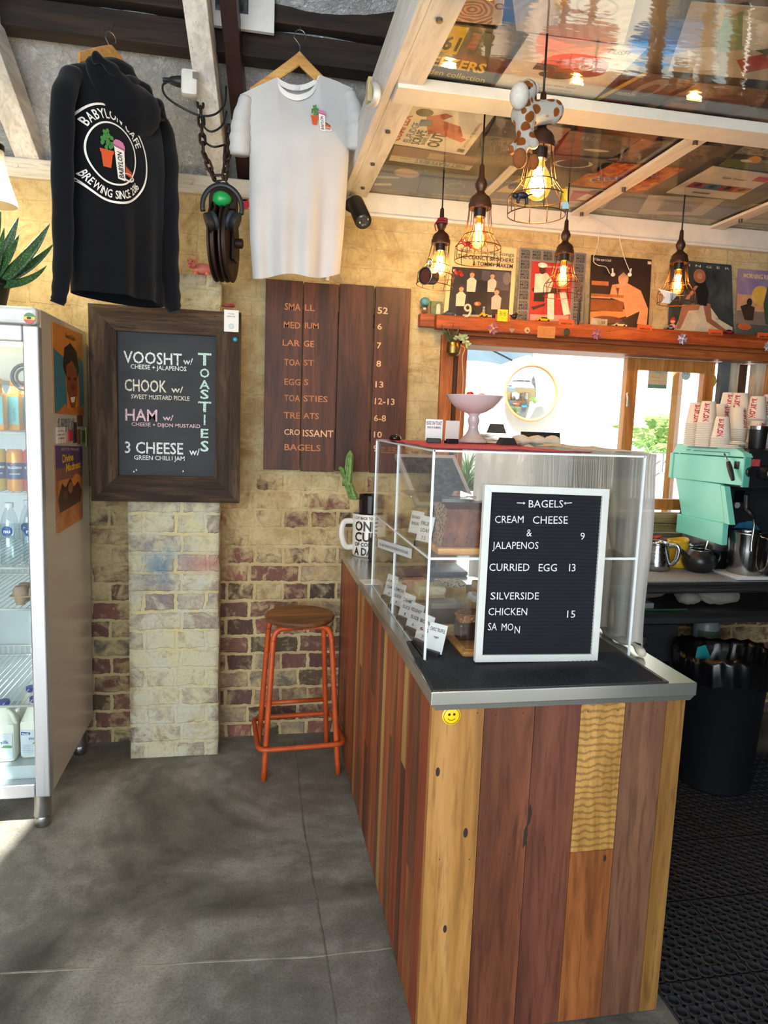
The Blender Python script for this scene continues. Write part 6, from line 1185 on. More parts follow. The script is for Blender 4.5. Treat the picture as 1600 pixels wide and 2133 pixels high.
def cake(label, lo, hi, layers, cat='cake slice', rz=0.0, rough=0.0, group='slices inside the display case'):
    """layers: (name, material, height share)"""
    c = V(((lo[0]+hi[0])/2, (lo[1]+hi[1])/2, lo[2])); t = thing('cake_slice', label, cat, c, rz, group); z = 0.0; H = hi[2]-lo[2]; wx, wy = (hi[0]-lo[0])/2, (hi[1]-lo[1])/2
    for k, (nm, m, s) in enumerate(layers):
        b = MB(); h = H*s; top = k == len(layers)-1; nx = 14 if rough else 6; g = lambda x, y, zz, a: V((x+noise.noise(V((x*70+c.x*50, y*70, zz*70)))*a, y+noise.noise(V((y*70+c.y*50, x*70, zz*70+5)))*a, zz+(noise.noise(V((x*60+c.x*90, y*60, 7)))*a*1.4 if zz > z+h*.5 else 0)))
        rings = []
        for i in range(5):
            zz = z+h*i/4; q = .94 if (top and i == 4) else 1.0; ring = []
            for (xa, ya), (xb, yb) in (((-1, -1), (1, -1)), ((1, -1), (1, 1)), ((1, 1), (-1, 1)), ((-1, 1), (-1, -1))):
                for j in range(nx): ring.append(g(lerp(xa, xb, j/nx)*wx*q, lerp(ya, yb, j/nx)*wy*q, zz, rough if top or rough else .0006))
            rings.append(ring)
        if top:
            for q in (.7, .4, .12): rings.append([g(p.x*q/.94, p.y*q/.94, z+h*1.02, rough or .0006) for p in rings[4]])
        b.loft(rings, True, True); b.build(nm, m, t, smooth='all' if rough else True, world=False); z += h
    return t
cake('rough chocolate square alone on the front wooden tray', (.632, 1.80, kz0+.0225), (.705, 1.865, kz0+.078), [('crumb', m_choc, 1)], rough=.006)
cake('nut topped chocolate slab behind the front wooden tray square', (.585, 1.872, kz0+.0225), (.72, 1.925, kz0+.095), [('base', m_ganache, .7), ('topping', m_nut, .3)], rough=.004)
cake('darker nut topped slab at the back of the front wooden tray', (.60, 1.93, kz0+.0225), (.76, 1.968, kz0+.09), [('base', m_choc, .7), ('topping', m_nut, .3)], rough=.004)
cake('brown slice with a grey icing top at the left of the pale board', (.540, 2.03, kz0+.0245), (.632, 2.10, kz0+.090), [('base', m_ganache, .75), ('icing', m_grey, .25)])
cake('glossy chocolate slice beside the letter board on the pale board', (.72, 2.03, kz0+.0245), (.815, 2.10, kz0+.082), [('base', m_ganache, 1)])
cake('sponge slice with white icing behind the glossy chocolate slice', (.70, 2.11, kz0+.0245), (.79, 2.17, kz0+.092), [('base', m_sponge, .7), ('icing', plain('#dcdcda', .4), .3)])
cake('pale crumble topped slice at the left of the cream tray', (.555, 2.26, kz0+.0065), (.65, 2.35, kz0+.085), [('base', m_sponge, .6), ('topping', m_icing, .4)], rough=.003)
cake('pink iced slice at the far left of the cream tray', (.54, 2.37, kz0+.0065), (.62, 2.46, kz0+.075), [('base', m_sponge, .7), ('icing', plain('#c98f8a', .5), .3)], rough=.002)
cake('square slice with pale icing on the right of the cream tray', (.77, 2.25, kz0+.0065), (.87, 2.35, kz0+.09), [('base', m_sponge, .7), ('icing', m_icing, .3)])
n = NT('berry_speckle'); n.col(n.ramp(n.noise(n.co(), 120, 3), [(.46, '#cfc4ae'), (.56, '#35405a')], 'CONSTANT')); n.set(.7)
cake('blue speckled slice at the middle of the cream tray', (.66, 2.38, kz0+.0065), (.76, 2.46, kz0+.07), [('base', m_sponge, .75), ('topping', n.m, .25)])
n = NT('pistachio_speckle'); n.col(n.ramp(n.noise(n.co(), 110, 3), [(.46, '#cdc6a8'), (.56, '#5d7a4a')], 'CONSTANT')); n.set(.7)
cake('green speckled slice at the right end of the cream tray', (.90, 2.34, kz0+.0065), (1.0, 2.44, kz0+.08), [('base', m_sponge, .75), ('topping', n.m, .25)])
# gauze cloth over the case's far side
n = NT('gauze'); wv = n.add('ShaderNodeTexWave', bands_direction='Y'); wv.inputs['Scale'].default_value = 26; wv.inputs['Distortion'].default_value = 7; wv.inputs['Detail'].default_value = 3; n.l(n.co((1, 1, .16)), wv.inputs[0])
df = n.add('ShaderNodeBsdfDiffuse'); df.inputs[0].default_value = hexc('#f6f5f1'); tl = n.add('ShaderNodeBsdfTranslucent'); tl.inputs[0].default_value = hexc('#fafaf8'); tr = n.add('ShaderNodeBsdfTransparent'); m1 = n.add('ShaderNodeMixShader'); m1.inputs[0].default_value = .5; n.l(df.outputs[0], m1.inputs[1]); n.l(tl.outputs[0], m1.inputs[2]); m2 = n.add('ShaderNodeMixShader')
n.l(n.ramp(n.math('ADD', n.math('MULTIPLY', wv.outputs['Fac'], .6), n.math('MULTIPLY', n.noise(n.co(), 160, 3), .5)), [(.35, .0), (.8, .07)]), m2.inputs[0]); n.l(m1.outputs[0], m2.inputs[1]); n.l(tr.outputs[0], m2.inputs[2]); n.l(m2.outputs[0], n.o.inputs[0]); m_gz = n.m
gz = thing('muslin_cloth', 'white muslin cloth draped over the far side of the display case', 'cloth', (1.075, 2.2, kz0))
b = MB(); rows = []
path = [(1.082, 1.752+.0185*i) for i in range(48)]+[(1.082-.02*i, 2.665) for i in range(1, 12)]
for k in range(31):
    z = lerp(kz1+.010, kz0+.018 if True else 0, k/30); row = []
    for i, (x, y) in enumerate(path):
        a = .004+.012*sm(0, .5, k/30); q = a*(sin(i*.9+.4*sin(k*.2))+.6*sin(i*.37+1)); zz = z+(.02*noise.noise(V((i*.2, 0, 0))) if k == 30 else 0)
        row.append((x+abs(q) if i < 48 else x, y if i < 48 else y+abs(q), zz))
    rows.append(row)
top = [[(min(x, 1.082)-(.16+.05*sin(i*.5)+.02*sin(i*1.7))*t_ if i < 48 else x, y if i < 48 else y-.14*t_, kz1+.012+.010*abs(sin(i*.8+t_*3))*t_+.002) for i, (x, y) in enumerate(path)] for t_ in (1, .8, .6, .4, .2)]
b.loft(top+rows, False, False, False); b.build('drape', m_gz, gz, smooth='all')
b = MB(); rr = []
for k in range(25):
    z = lerp(kz1+.014, kz0+.035, k/24); c = V((1.088+.006*sin(k*.5), 1.98+.02*sin(k*.23)-.03*(k/24), z)); w = .016+.008*sin(k*.4+1)**2; rr.append([c+V((.012*cos(a)+.012, w*sin(a), 0)) for a in [2*pi*j/12 for j in range(12)]])
b.loft(rr); b.build('fold', cloth('#dbd5c2', None, .95, 300, .2, .35), gz, smooth='all')
b = MB(); b.tube(curve([V((1.09+.012*(i % 2), 1.745+.085*i, kz0+.012+.006*sin(i*2))) for i in range(11)], 5), [.010+.004*sin(i*1.1) for i in range(51)], 7); b.build('hem', cloth('#cfc9b4', None, .95, 200, .3), gz, smooth='all')
# red checked cloth on the case top and the things standing on it
TZ = kz1+.0055
n = NT('red_check'); ck = n.add('ShaderNodeTexChecker'); ck.inputs['Scale'].default_value = 55; n.l(n.co(), ck.inputs[0]); n.col(n.mix(ck.outputs['Fac'], '#a8324a', '#c9576a')); n.set(.9)
b = MB(); rows = []
for i in range(40):
    x = lerp(.452, .90, i/39); row = []
    for j in range(60):
        y = lerp(1.755, 2.63, j/59); ed = max(sm(.03, 0, i/39), sm(.03, 0, j/59)); row.append((x, y+.004*noise.noise(V((x*30, 0, 0))), TZ+.0015+.004*max(0, noise.noise(V((x*14, y*14, 2))))*(1 if ed > .01 else .15)+ed*.004))
    rows.append(row)
b.loft(rows, False, False, False); tag(b.build('checked_cloth', n.m, smooth='all'), 'red checked cloth lying on top of the display case', 'cloth'); TC = TZ+.0045
p = at(903, 921, Y=2.20); price_card('upright price card for eggs on toast on the display case top', (p.x, 2.20, TC), radians(-12), .055, .066, [('EGGS ON TOAST', .74, .17, .9), ('(FREE IN NUMBERS)', .56, .10, .8)], .02)
p = at(940, 923, Y=2.20); price_card('blank backed price card beside the eggs on toast card', (p.x, 2.20, TC), radians(14), .050, .064, None, -.06)
b = MB(); b.ball((at(823, 918, Y=2.50).x, 2.50, TC+.004), (.022, .022, .016), 16, 8); tag(b.build('black_dome', plain('#15120f', .2), smooth='all'), 'small glossy black dome at the far left of the display case top', 'ornament')
# milk glass stand
cs = thing('cake_stand', 'white milk glass pedestal bowl on top of the display case', 'cake stand', (.762, 2.40, TC)); n = NT('milk_glass'); n.col('#cfc3c3'); n.set(.12, 0, .6); n.b.inputs['Subsurface Weight'].default_value = .25; n.b.inputs['Subsurface Radius'].default_value = (.02, .02, .02); m_mg = n.m
def facet(a, h): return .018*abs(((a*18/(2*pi)) % 1)-.5)
H0 = TC; b = MB(); b.lathe([(.0, H0), (.050, H0), (.052, H0+.006), (.040, H0+.016), (.026, H0+.030), (.018, H0+.045), (.0165, H0+.060), (.021, H0+.075), (.021, H0+.082), (.0165, H0+.094), (.024, H0+.104)], 36, (.762, 2.40, 0), True, False, wob=lambda a, h: .03*cos(a*8) if h < H0+.02 else 0); b.build('stem', m_mg, cs, smooth='all')
b = MB(); b.lathe([(.024, H0+.103), (.045, H0+.110), (.070, H0+.126), (.088, H0+.145), (.099, H0+.163), (.101, H0+.166), (.096, H0+.165), (.083, H0+.147), (.06, H0+.128), (.02, H0+.114), (0, H0+.113)], 72, (.762, 2.40, 0), False, False, wob=lambda a, h: facet(a, h)*(1 if h > H0+.12 else 0)+(.012*cos(a*36) if h > H0+.16 else 0)); b.build('bowl', m_mg, cs, smooth='all')
for (x, y, z, r_, c_, lb) in ((.735, 2.37, H0+.167, .011, '#c21f2a', 'shiny red sweet in the white pedestal bowl'), (.79, 2.41, H0+.160, .016, '#b9aaa0', 'pale wrapped sweet in the white pedestal bowl'), (.76, 2.43, H0+.158, .013, '#d0b6b0', 'pink wrapped sweet in the white pedestal bowl')):
    b = MB(); b.ball((x, y, z), (r_*1.3, r_, r_), 12, 8); tag(b.build('sweet', plain(c_, .2), smooth='all'), lb, 'sweet')
# napkins, holders, boxes along the top
def hold(px0, px1, py, Y, h, top, lb):
    a, c = at(px0, py, Y=Y), at(px1, py, Y=Y); b = MB(); q = (c.x-a.x)*top; b.prism([(a.x, 0), (c.x, 0), (c.x-q, h), (a.x+q, h)], frame((0, Y+.02, TC), X_, Z_), .04); return tag(b.build('card_holder', m_bk, bev=.001), lb, 'holder')
hold(1036, 1074, 925, 2.25, .024, .2, 'black wedge shaped holder in front of the paper napkins on the case top')
b = MB(); rr = random.Random(6)
for k in range(7): b.M = Matrix.Translation(V((.80+.004*k, 2.44, TC+.003+.004*k))) @ Matrix.Rotation(rr.uniform(-.2, .2), 4, 'Z'); b.put([(-.05, -.05, 0), (.06, -.05, .002), (.06, .05, 0), (-.05, .05, .004), (-.05, -.05, .002), (.06, -.05, .004), (.06, .05, .002), (-.05, .05, .006)], [(0, 3, 2, 1), (4, 5, 6, 7), (0, 1, 5, 4), (1, 2, 6, 5), (2, 3, 7, 6), (3, 0, 4, 7)])
nk_ = tag(b.build('paper_napkins', plain('#d4cfc2', .8, 0, .05)), 'little fan of paper napkins on the case top beside the pedestal bowl', 'napkins'); nk_['kind'] = 'stuff'
b = MB(); a = at(1056, 908, Y=2.46); b.prism([(-.035, 0), (.035, 0), (.022, .034), (-.022, .034)], frame((.87, 2.47, TC+.036), X_, Z_), .02); tag(b.build('card_holder', plain('#4a443c', .3)), 'brown glass wedge lying on the paper napkins', 'holder')
b = MB(); rows = []
for i in range(26):
    x = lerp(.885, 1.03, i/25); rows.append([V((x, 2.30+.045*cos(a), TC+.016+(.016+.005*sin(i*.6))*sin(a)+.003*noise.noise(V((x*40, a, 0))))) for a in [2*pi*j/14 for j in range(14)]])
b.loft(rows); tag(b.build('folded_towel', cloth('#d2cdbf', None, .95, 260, .3), smooth='all'), 'folded white towel on the case top right of the holders', 'towel')
bx = thing('black_box', 'low black cardboard box at the right end of the display case top', 'box', (1.035, 2.50, TC+.010)); b = MB(); b.box((1.0, 2.45, TC+.012), (1.115, 2.55, TC+.045)); b.build('box_body', m_bk, bx); b = MB(); M = frame((1.055, 2.4495, TC+.028), X_, Z_); b.stroke([(-.03+.0015*i, .004*sin(i*.55)) for i in range(40)], M, .0012); b.build('scrawl', plain('#a9a9a4'), bx)
# letter board
la, lb_, lcn, ld = at(1003, 1010, Y=1.762), at(1262, 1016, Y=1.762), at(1240, 1380, Y=1.738), at(986, 1383, Y=1.738)
bw = ((lb_.x-la.x)+(lcn.x-ld.x))/2; bz = .9655; lc_ = ((la.x+ld.x)/2+(lb_.x+lcn.x)/2)/2; bh = (la.z+lb_.z)/2-bz; lean = math.atan2(.022, bh)
lbd = thing('letter_board', 'black felt letter board in a white frame listing bagels, leaning on the display case', 'letter board', (lc_, 1.738, bz)); LM = Matrix.Translation(V((lc_, 1.738, bz))) @ Matrix.Rotation(radians(1.0), 4, 'Y') @ Matrix.Rotation(-lean, 4, 'X')
m_fr = plain('#d3d6d0', .45, 0, .04)
hw_, fw = bw/2, .0195
def fr_(p0, p1, q1, q0): b = MB(); b.M = LM; f = [V((x, -.010, z)) for x, z in (p0, p1, q1, q0)]; k = [V((x, .008, z)) for x, z in (p0, p1, q1, q0)]; b.put(f+k, [(0, 1, 2, 3), (7, 6, 5, 4), (0, 4, 5, 1), (1, 5, 6, 2), (2, 6, 7, 3), (3, 7, 4, 0)]); b.build('frame_side', m_fr, lbd, bev=.001)
oc = [(-hw_, 0), (hw_, 0), (hw_, bh), (-hw_, bh)]; ic = [(-hw_+fw, fw), (hw_-fw, fw), (hw_-fw, bh-fw), (-hw_+fw, bh-fw)]
for k in range(4): fr_(oc[k], oc[(k+1) % 4], ic[(k+1) % 4], ic[k])
b = MB(); b.M = LM; b.box((-hw_+fw-.002, -.0015, fw-.002), (hw_-fw+.002, .0045, bh-fw+.002)); n_ = 46
for i in range(n_): z = fw+.004+(bh-2*fw-.008)*i/(n_-1); b.tube([(-hw_+fw, -.0018, z), (hw_-fw, -.0018, z)], .0022, 5)
b.build('felt', plain('#10131c', .9, 0, .2), lbd)
b = MB(); LI = LM.inverted(); nrm = (LM.to_3x3() @ V((0, -1, 0)))
def onb(px, py):
    d = (at(px, py, Y=3)-CAM); t = ((V((lc_, 1.738, bz))-CAM).dot(nrm))/d.dot(nrm); return LI @ (CAM+d*t)
def LT(s, xl, xr, yt, yb):
    sc = 960, 860; a = onb(960+xl/3.81, 860+yb/3.81); c = onb(960+xr/3.81, 860+yb/3.81); t = onb(960+xl/3.81, 860+yt/3.81); b.text(s, LM @ frame((a.x, -.0050, a.z), (c.x-a.x, 0, c.z-a.z), Z_), h=t.z-a.z, w=c.x-a.x, bold=.0)
for a in (('BAGELS', 533, 805, 688, 750), ('CREAM', 266, 492, 812, 872), ('CHEESE', 565, 842, 815, 878), ('&', 515, 557, 918, 978), ('9', 942, 976, 945, 1005), ('JALAPENOS', 245, 610, 1018, 1078), ('CURRIED', 220, 538, 1190, 1252), ('EGG', 611, 755, 1193, 1255), ('I3', 852, 903, 1193, 1255), ('SI', 230, 290, 1418, 1478), ('LVERSIDE', 300, 612, 1418, 1478), ('CHICKEN', 213, 520, 1542, 1602), ('15', 836, 900, 1562, 1622), ('SA', 210, 280, 1660, 1722), ('MO', 317, 410, 1664, 1724), ('N', 420, 462, 1685, 1746)): LT(*a)
for s, x0, x1 in ((1, 440, 508), (-1, 876, 810)):
    a, c = onb(960+x0/3.81, 860+713/3.81), onb(960+x1/3.81, 860+716/3.81); M = LM @ frame((0, -.005, 0), X_, Z_); d = 1 if c.x > a.x else -1; b.stroke([(a.x, a.z), (c.x-.004*d, c.z)], M, .0022); b.put([M @ V((c.x, c.z, 0)), M @ V((c.x-.006*d, c.z+.004, 0)), M @ V((c.x-.006*d, c.z-.004, 0))], [(0, 1, 2)])
b.build('letters', plain('#d5d7da', .5, 0, .03), lbd)
# mug planter, terminal, flyers, screen
mg = thing('mug_planter', 'big white coffee mug used as a planter by the brick wall', 'mug', (.545, 3.27, ct)); c0 = V((.545, 3.27, 0)); zz = ct+.001
b = MB(); b.lathe([(.0, zz), (.072, zz), (.080, zz+.008), (.083, zz+.20), (.081, zz+.204), (.076, zz+.20), (.074, zz+.02), (0, zz+.02)], 40, c0); b.build('mug_body', plain('#d9d7d0', .25, 0, .02), mg, smooth=True)
b = MB(); b.tube(curve([c0+V((-.078, 0, zz+.165)), c0+V((-.125, -.01, zz+.16)), c0+V((-.135, -.012, zz+.10)), c0+V((-.115, -.01, zz+.045)), c0+V((-.078, 0, zz+.04))], 6), .011, 10, True, 1.3); b.build('mug_handle', plain('#d9d7d0', .25, 0, .02), mg, smooth='all')
b = MB()
def mugtext(s, z, h, w, a0=-pi/2-.38): b.text(s, None, h=h, w=w, align='C', bold=.03, fn=lambda x, y: c0+V((.0836*cos(a0+x/.083), .0836*sin(a0+x/.083), zz+z+y)))
mugtext('I CUT BACK TO JUST', .182, .012, .13); mugtext('ONE', .128, .046, .115); mugtext('CUP', .078, .044, .115); mugtext('OF COFFEE', .054, .018, .115); mugtext('A DAY', .012, .036, .12)
b.build('lettering', plain('#2c1f1a', .4), mg)
gp = thing('potted_cactus', 'small green cactus in a dark glass standing in the mug planter', 'cactus', (.552, 3.27, zz+.02)); b = MB(); b.lathe([(0, zz+.0205), (.055, zz+.0205), (.062, zz+.29), (.060, zz+.292), (.055, zz+.27), (0, zz+.265)], 28, (.552, 3.27, 0)); b.build('dark_glass', plain('#191319', .12, 0, .2), gp, smooth=True)
n = NT('cactus_skin'); n.col(n.ramp(n.noise(n.co(), 60, 4), [(.35, '#4d6b35'), (.65, '#7a9a55')])); n.set(.55); b = MB(); cb0 = P_(738, 1040, 3.27)
def ribbed(p0, p1, r0, r1):
    d = p1-p0; rings = []
    for i in range(13): t = i/12; r_ = lerp(r0, r1, t)*(1 if t < .9 else .7 if t < .97 else .15); rings.append([p0+d*t+V((r_*(1+.22*cos(6*a))*cos(a), r_*(1+.22*cos(6*a))*sin(a), 0)) for a in [2*pi*j/36 for j in range(36)]])
    b.loft(rings)
ribbed(cb0, P_(723, 1000, 3.27), .020, .018); ribbed(P_(723, 1012, 3.27), P_(730, 938, 3.26), .019, .014); ribbed(P_(722, 1003, 3.27), P_(709, 971, 3.25), .010, .011); b.build('cactus_stem', n.m, gp, smooth='all')
b = MB(); b.M = Matrix.Translation(V((.605, 3.10, ct+.001))) @ Matrix.Rotation(radians(12), 4, 'Z'); b.put([(-.07, -.07, .0), (.075, -.07, 0), (.075, .07, 0), (-.07, .07, 0), (-.07, -.07, .075), (.075, -.07, .095), (.075, .07, .11), (-.07, .07, .105)], [(0, 3, 2, 1), (4, 5, 6, 7), (0, 1, 5, 4), (1, 2, 6, 5), (2, 3, 7, 6), (3, 0, 4, 7)]); tag(b.build('card_terminal', plain('#14161b', .5), bev=.006), 'black card terminal box on the counter in front of the mug planter', 'card terminal')
for k, (x, y, r_, lb) in enumerate(((.455, 2.70, .1, 'white flyer on the counter edge outside the display case'), (.60, 2.70, .05, 'white flyer with red stamp lying behind the display case'))):
    b = MB(); b.M = Matrix.Translation(V((x, y, ct+.001))) @ Matrix.Rotation(r_, 4, 'Z'); b.box((-.03-.03*k, -.05, 0), (.045+.03*k, .045, .0015)); fl_ = tag(b.build('flyer', m_cardw), lb, 'flyer')
    b2 = MB(); b2.M = b.M; b2.text(('toast menu', 'BABYLON')[k], frame((-.01, 0, .002), (1, .2, 0), (-.2, 1, 0)), h=.008, w=.05); b2.build('print', plain(('#7d7d7d', '#b3474a')[k]), fl_)
sc_ = thing('till_screen', 'grey framed till screen tilted behind the display case', 'screen', (.73, 2.80, ct)); q = [at(822, 948, Y=2.92), at(946, 951, Y=2.92), at(992, 1056, Y=2.76), at(866, 1056, Y=2.76)]
qn = (q[1]-q[0]).cross(q[3]-q[0]).normalized()
if qn.y > 0: qn = -qn
def pl4(in_, d): m_ = sum(q, V())/4; return [p+(m_-p)*in_+qn*d for p in q]
b = MB(); f = pl4(0, .012); k_ = pl4(0, -.012); b.put(f+k_, [(0, 1, 2, 3), (7, 6, 5, 4), (0, 4, 5, 1), (1, 5, 6, 2), (2, 6, 7, 3), (3, 7, 4, 0)]); b.build('screen_bezel', plain('#a5abb2', .4), sc_, bev=.003); b = MB(); b.put(pl4(.14, .0125), [(0, 1, 2, 3)]); n = NT('screen_glass'); n.col(n.ramp(n.noise(n.co(), 40, 5, .7), [(.35, '#39424a'), (.65, '#5d6973')])); n.set(.12); b.build('screen_face', n.m, sc_)
b = MB(); b.box((.62, 2.80, ct+.001), (.90, 3.0, ct+.02), .006); b.tube([(.76, 2.92, ct+.02), (.76, 2.90, 1.25), (.76, 2.87, 1.36)], .025, 12); b.build('screen_stand', plain('#5a5f66', .4), sc_, smooth=True)
b = MB(); mm = pl4(.14, .0135); p = q[1].lerp(q[0], .07)+qn*.0125; b.disc(frame(p+V((0, 0, -.02)), (q[1]-q[0]), Z_), .010, 16); b.build('round_sticker', plain('#9c6a4a', .5), sc_)
# ================================================================== BENCH UNDER THE WINDOW
bnz, bny = .92, 2.83
bench = thing('steel_bench', 'long stainless steel bench with undershelf beneath the servery window', 'bench', (2.6, 3.12, 0))
m_bst = metal('#8f9296', .36, 'X')
b = MB(); b.box((1.20, bny, bnz-.052), (4.1, YW-.004, bnz)); b.build('bench_top', m_bst, bench, bev=.003)
b = MB(); b.box((1.22, bny+.04, .712), (4.08, YW-.02, .768)); b.build('undershelf', metal('#6d7072', .45, 'X'), bench, bev=.002)
for x, y in ((1.26, bny+.06), (1.26, 3.36), (4.0, bny+.06), (4.0, 3.36)): b = MB(); b.box((x-.02, y-.02, 0), (x+.02, y+.02, .87)); b.build('leg', m_bst, bench)
b = MB(); b.box((1.30, bny+.012, bnz), (2.235, 3.36, bnz+.003)); 
for i in range(40): x = 1.32+.0225*i; b.ball((x, bny+.012, bnz+.002), (.007, .003+.002*(i % 3), .002), 6, 4)
tag(b.build('drain_mat', plain('#9da2a8', .8, 0, .25, .8, 90)), 'grey speckled drain mat under the milk jugs on the steel bench', 'mat')
# espresso machine, its side panel towards the customer
m_teal = plain('#7cd4c0', .28, 0, .03, 0, 3); m_blk = plain('#1b1d21', .3, 0, .15)
MX = 2.20; mach = thing('espresso_machine', 'mint green espresso machine with black front on the steel bench', 'coffee machine', (2.6, 3.15, bnz+.001))
def side(pts, nm, m, t=.03, x0=MX): b = MB(); b.prism(pts, frame((x0, 0, 0), Y_, Z_), t); return b.build(nm, m, mach, bev=.003)
def yz(px, py, X=MX): p = at(px, py, X=X); return (p.y, p.z)
side([yz(1398, 995), yz(1545, 1012), yz(1551, 955), yz(1402, 944)], 'upper_side_panel', m_teal)
side([yz(1401, 943), yz(1552, 953), yz(1547, 942), yz(1524, 929), yz(1411, 924)], 'top_cowl', m_teal, .045)
side([yz(1407, 994, MX+.012), yz(1420, 1073, MX+.012), yz(1510, 1090, MX+.012), yz(1501, 1008, MX+.012)], 'middle_side_panel', m_teal, .03, MX+.012)
side([yz(1418, 1073), yz(1507, 1090), yz(1503, 1136), yz(1415, 1109)], 'lower_side_panel', m_teal)
b = MB(); p, q = at(1418, 1073, X=MX), at(1415, 1109, X=MX); b.box((MX-.006, p.y-.012, q.z), (MX+.03, p.y+.022, p.z+.004)); b.build('rear_corner_trim', m_teal, mach, bev=.003); b = MB(); p, q = at(1398, 995, X=MX), at(1402, 944, X=MX); b.box((MX-.006, p.y-.010, p.z), (MX+.03, p.y+.018, q.z+.002)); b.build('rear_corner_trim', m_teal, mach, bev=.003)
b = MB(); b.prism([yz(1501, 1010, MX+.004), yz(1510, 1090, MX+.004), (yz(1510, 1090, MX+.004)[0]-.035, yz(1510, 1090, MX+.004)[1]-.002), (yz(1501, 1010, MX+.004)[0]-.030, yz(1501, 1010, MX+.004)[1]-.004)], frame((MX+.004, 0, 0), Y_, Z_), .03); b.build('front_corner_trim', m_teal, mach)
b = MB()
for (a, c, z0, z1) in ((1432, 1495, 932, 935), (1430, 1438, 938, 938), (1445, 1520, 939.5, 944)):
    p, q = at(a, z0, X=MX-.001), at(c, z1, X=MX-.001); b.put([(MX-.001, p.y, p.z), (MX-.001, q.y, q.z), (MX-.001, q.y, q.z+.005), (MX-.001, p.y, p.z+.005)], [(0, 1, 2, 3)])
b.build('vent_slots', plain('#4d7d75', .5), mach)
uy = at(1545, 1012, X=MX).y; b = MB(); b.box((MX+.03, uy+.012, 1.355), (3.15, 3.39, 1.535), .008); b.build('boiler_housing', m_blk, mach, smooth=True)
b = MB(); b.box((MX+.042, 3.10, 1.096), (3.14, 3.36, 1.354)); b.build('front_panel', plain('#2a2c30', .35, .2, .15), mach)
b = MB(); b.box((MX+.04, 3.055, 1.02), (3.14, 3.32, 1.095), .006); b.build('drip_tray', metal('#9a9da0', .35), mach, smooth=True)
b = MB(); b.box((MX+.14, 3.09, bnz+.001), (3.1, 3.32, 1.02)); b.build('base_plinth', plain('#15161a', .5), mach)
b = MB(); b.box((MX+.005, uy-.002, 1.362), (MX+.035, uy+.014, 1.50)); b.build('front_edge_trim', plain('#58a896', .35), mach)
# steam lever on the side, knobs, wand
b = MB(); p0, p1, p2 = at(1509, 945, X=MX-.012), at(1517, 962, X=MX-.02), at(1527, 1000, X=MX-.025); b.tube([p0, p1], .004, 8); lv = b.build('lever_rod', metal('#c6c9c9', .2), mach, smooth='all')
b = MB(); b.tube(curve([p1, p1.lerp(p2, .5), p2], 5), [.009, .010, .011, .012, .012, .012, .012, .011, .010, .009, .008], 10); b.box((MX-.004, p2.y+.0, p1.z-.03), (MX+.001, p2.y+.03, p1.z+.005)); b.build('lever_grip', m_bk, mach, smooth=True)
b = MB(); c = at(1592, 985, Y=uy); b.lathe([(.034, 0), (.034, -.02), (.026, -.035), (.026, -.05), (0, -.05)], 24, (c.x, uy+.012, c.z), ax='Y'); b.lathe([(.024, 0), (.024, -.03), (0, -.03)], 20, (c.x-.075, uy+.012, c.z+.002), ax='Y'); kn = b.build('control_knobs', m_blk, mach, smooth=True)
b = MB(); b.disc(frame((c.x, uy-.039, c.z), X_, Z_), .016, 18); b.build('knob_dial', plain('#b3a076', .4), mach)
b = MB(); c = at(1572, 964, Y=uy); b.box((c.x-.03, uy+.009, c.z-.016), (c.x+.035, uy+.0115, c.z+.016)); b.build('red_sticker', plain('#b5474f', .5, 0, .3, 0, 60), mach)
WY = 2.90; b = MB(); b.tube(curve([at(1556, 1030, Y=WY), at(1555, 1058, Y=WY), at(1562, 1068, Y=WY-.02), at(1571, 1078, Y=WY-.02)], 5), .013, 10); b.build('wand_grip', m_bk, mach, smooth='all'); b = MB(); b.tube(curve([at(1569, 1074, Y=WY-.02), at(1571, 1095, Y=WY-.02), at(1566, 1130, Y=WY-.025), at(1565, 1150, Y=WY-.03)], 6), .0062, 10); b.build('steam_wand', metal('#a9adb0', .2), mach, smooth='all')
b = MB(); c = at(1536, 1052, Y=3.099); b.disc(frame((c.x, 3.0985, c.z), X_, Z_), .016, 22); b.build('round_decal', plain('#b0b3b3', .5, 0, .25, 0, 120), mach)
b = MB(); c = at(1538, 1034, Y=3.099); b.box((c.x-.026, 3.09, c.z-.03), (c.x+.03, 3.0995, c.z+.03), .004); b.build('switch_panel', plain('#0c0d10', .1), mach)
# blue cloth on the drip tray
b = MB(); rows = []
for i in range(22):
    u = i/21; row = []
    for j in range(22):
        v = j/21; X = lerp(2.33, 2.56, u); Yv = lerp(3.06, 3.097, v); h = (.070*max(0, sin(pi*min(1, u*1.15)))*max(0, sin(pi*v*.9+.15)))**1.0+.016*abs(noise.noise(V((u*5, v*5, 3))))+.008*sin(u*17+v*9)*sin(pi*u); row.append((X, Yv, 1.0985+max(.001, h)))
    rows.append(row)
b.loft(rows, False, False, False); tag(b.build('blue_cloth', cloth('#2c7fae', '#1d5f8a', .95, 260, .4), smooth='all'), 'crumpled blue cleaning cloth on the drip tray behind the steam wand', 'cloth')
# black tumbler on the machine
TP = 1.536
tb = thing('tumbler', 'black insulated tumbler with a steel rim on top of the espresso machine', 'tumbler', (at(1576, 935, Y=2.93).x, 2.93, TP)); c = V((at(1576, 935, Y=2.93).x, 2.93, TP)); b = MB(); b.lathe([(0, 0), (.034, 0), (.036, .004), (.041, .092), (0, .092)], 28, c); b.build('tumbler_body', m_bk, tb, smooth=True); b = MB(); b.lathe([(.0415, .092), (.042, .108), (.039, .109), (.037, .095), (0, .095)], 28, c, cap0=False); b.build('steel_rim', metal('#c4c6c6', .15), tb, smooth=True)
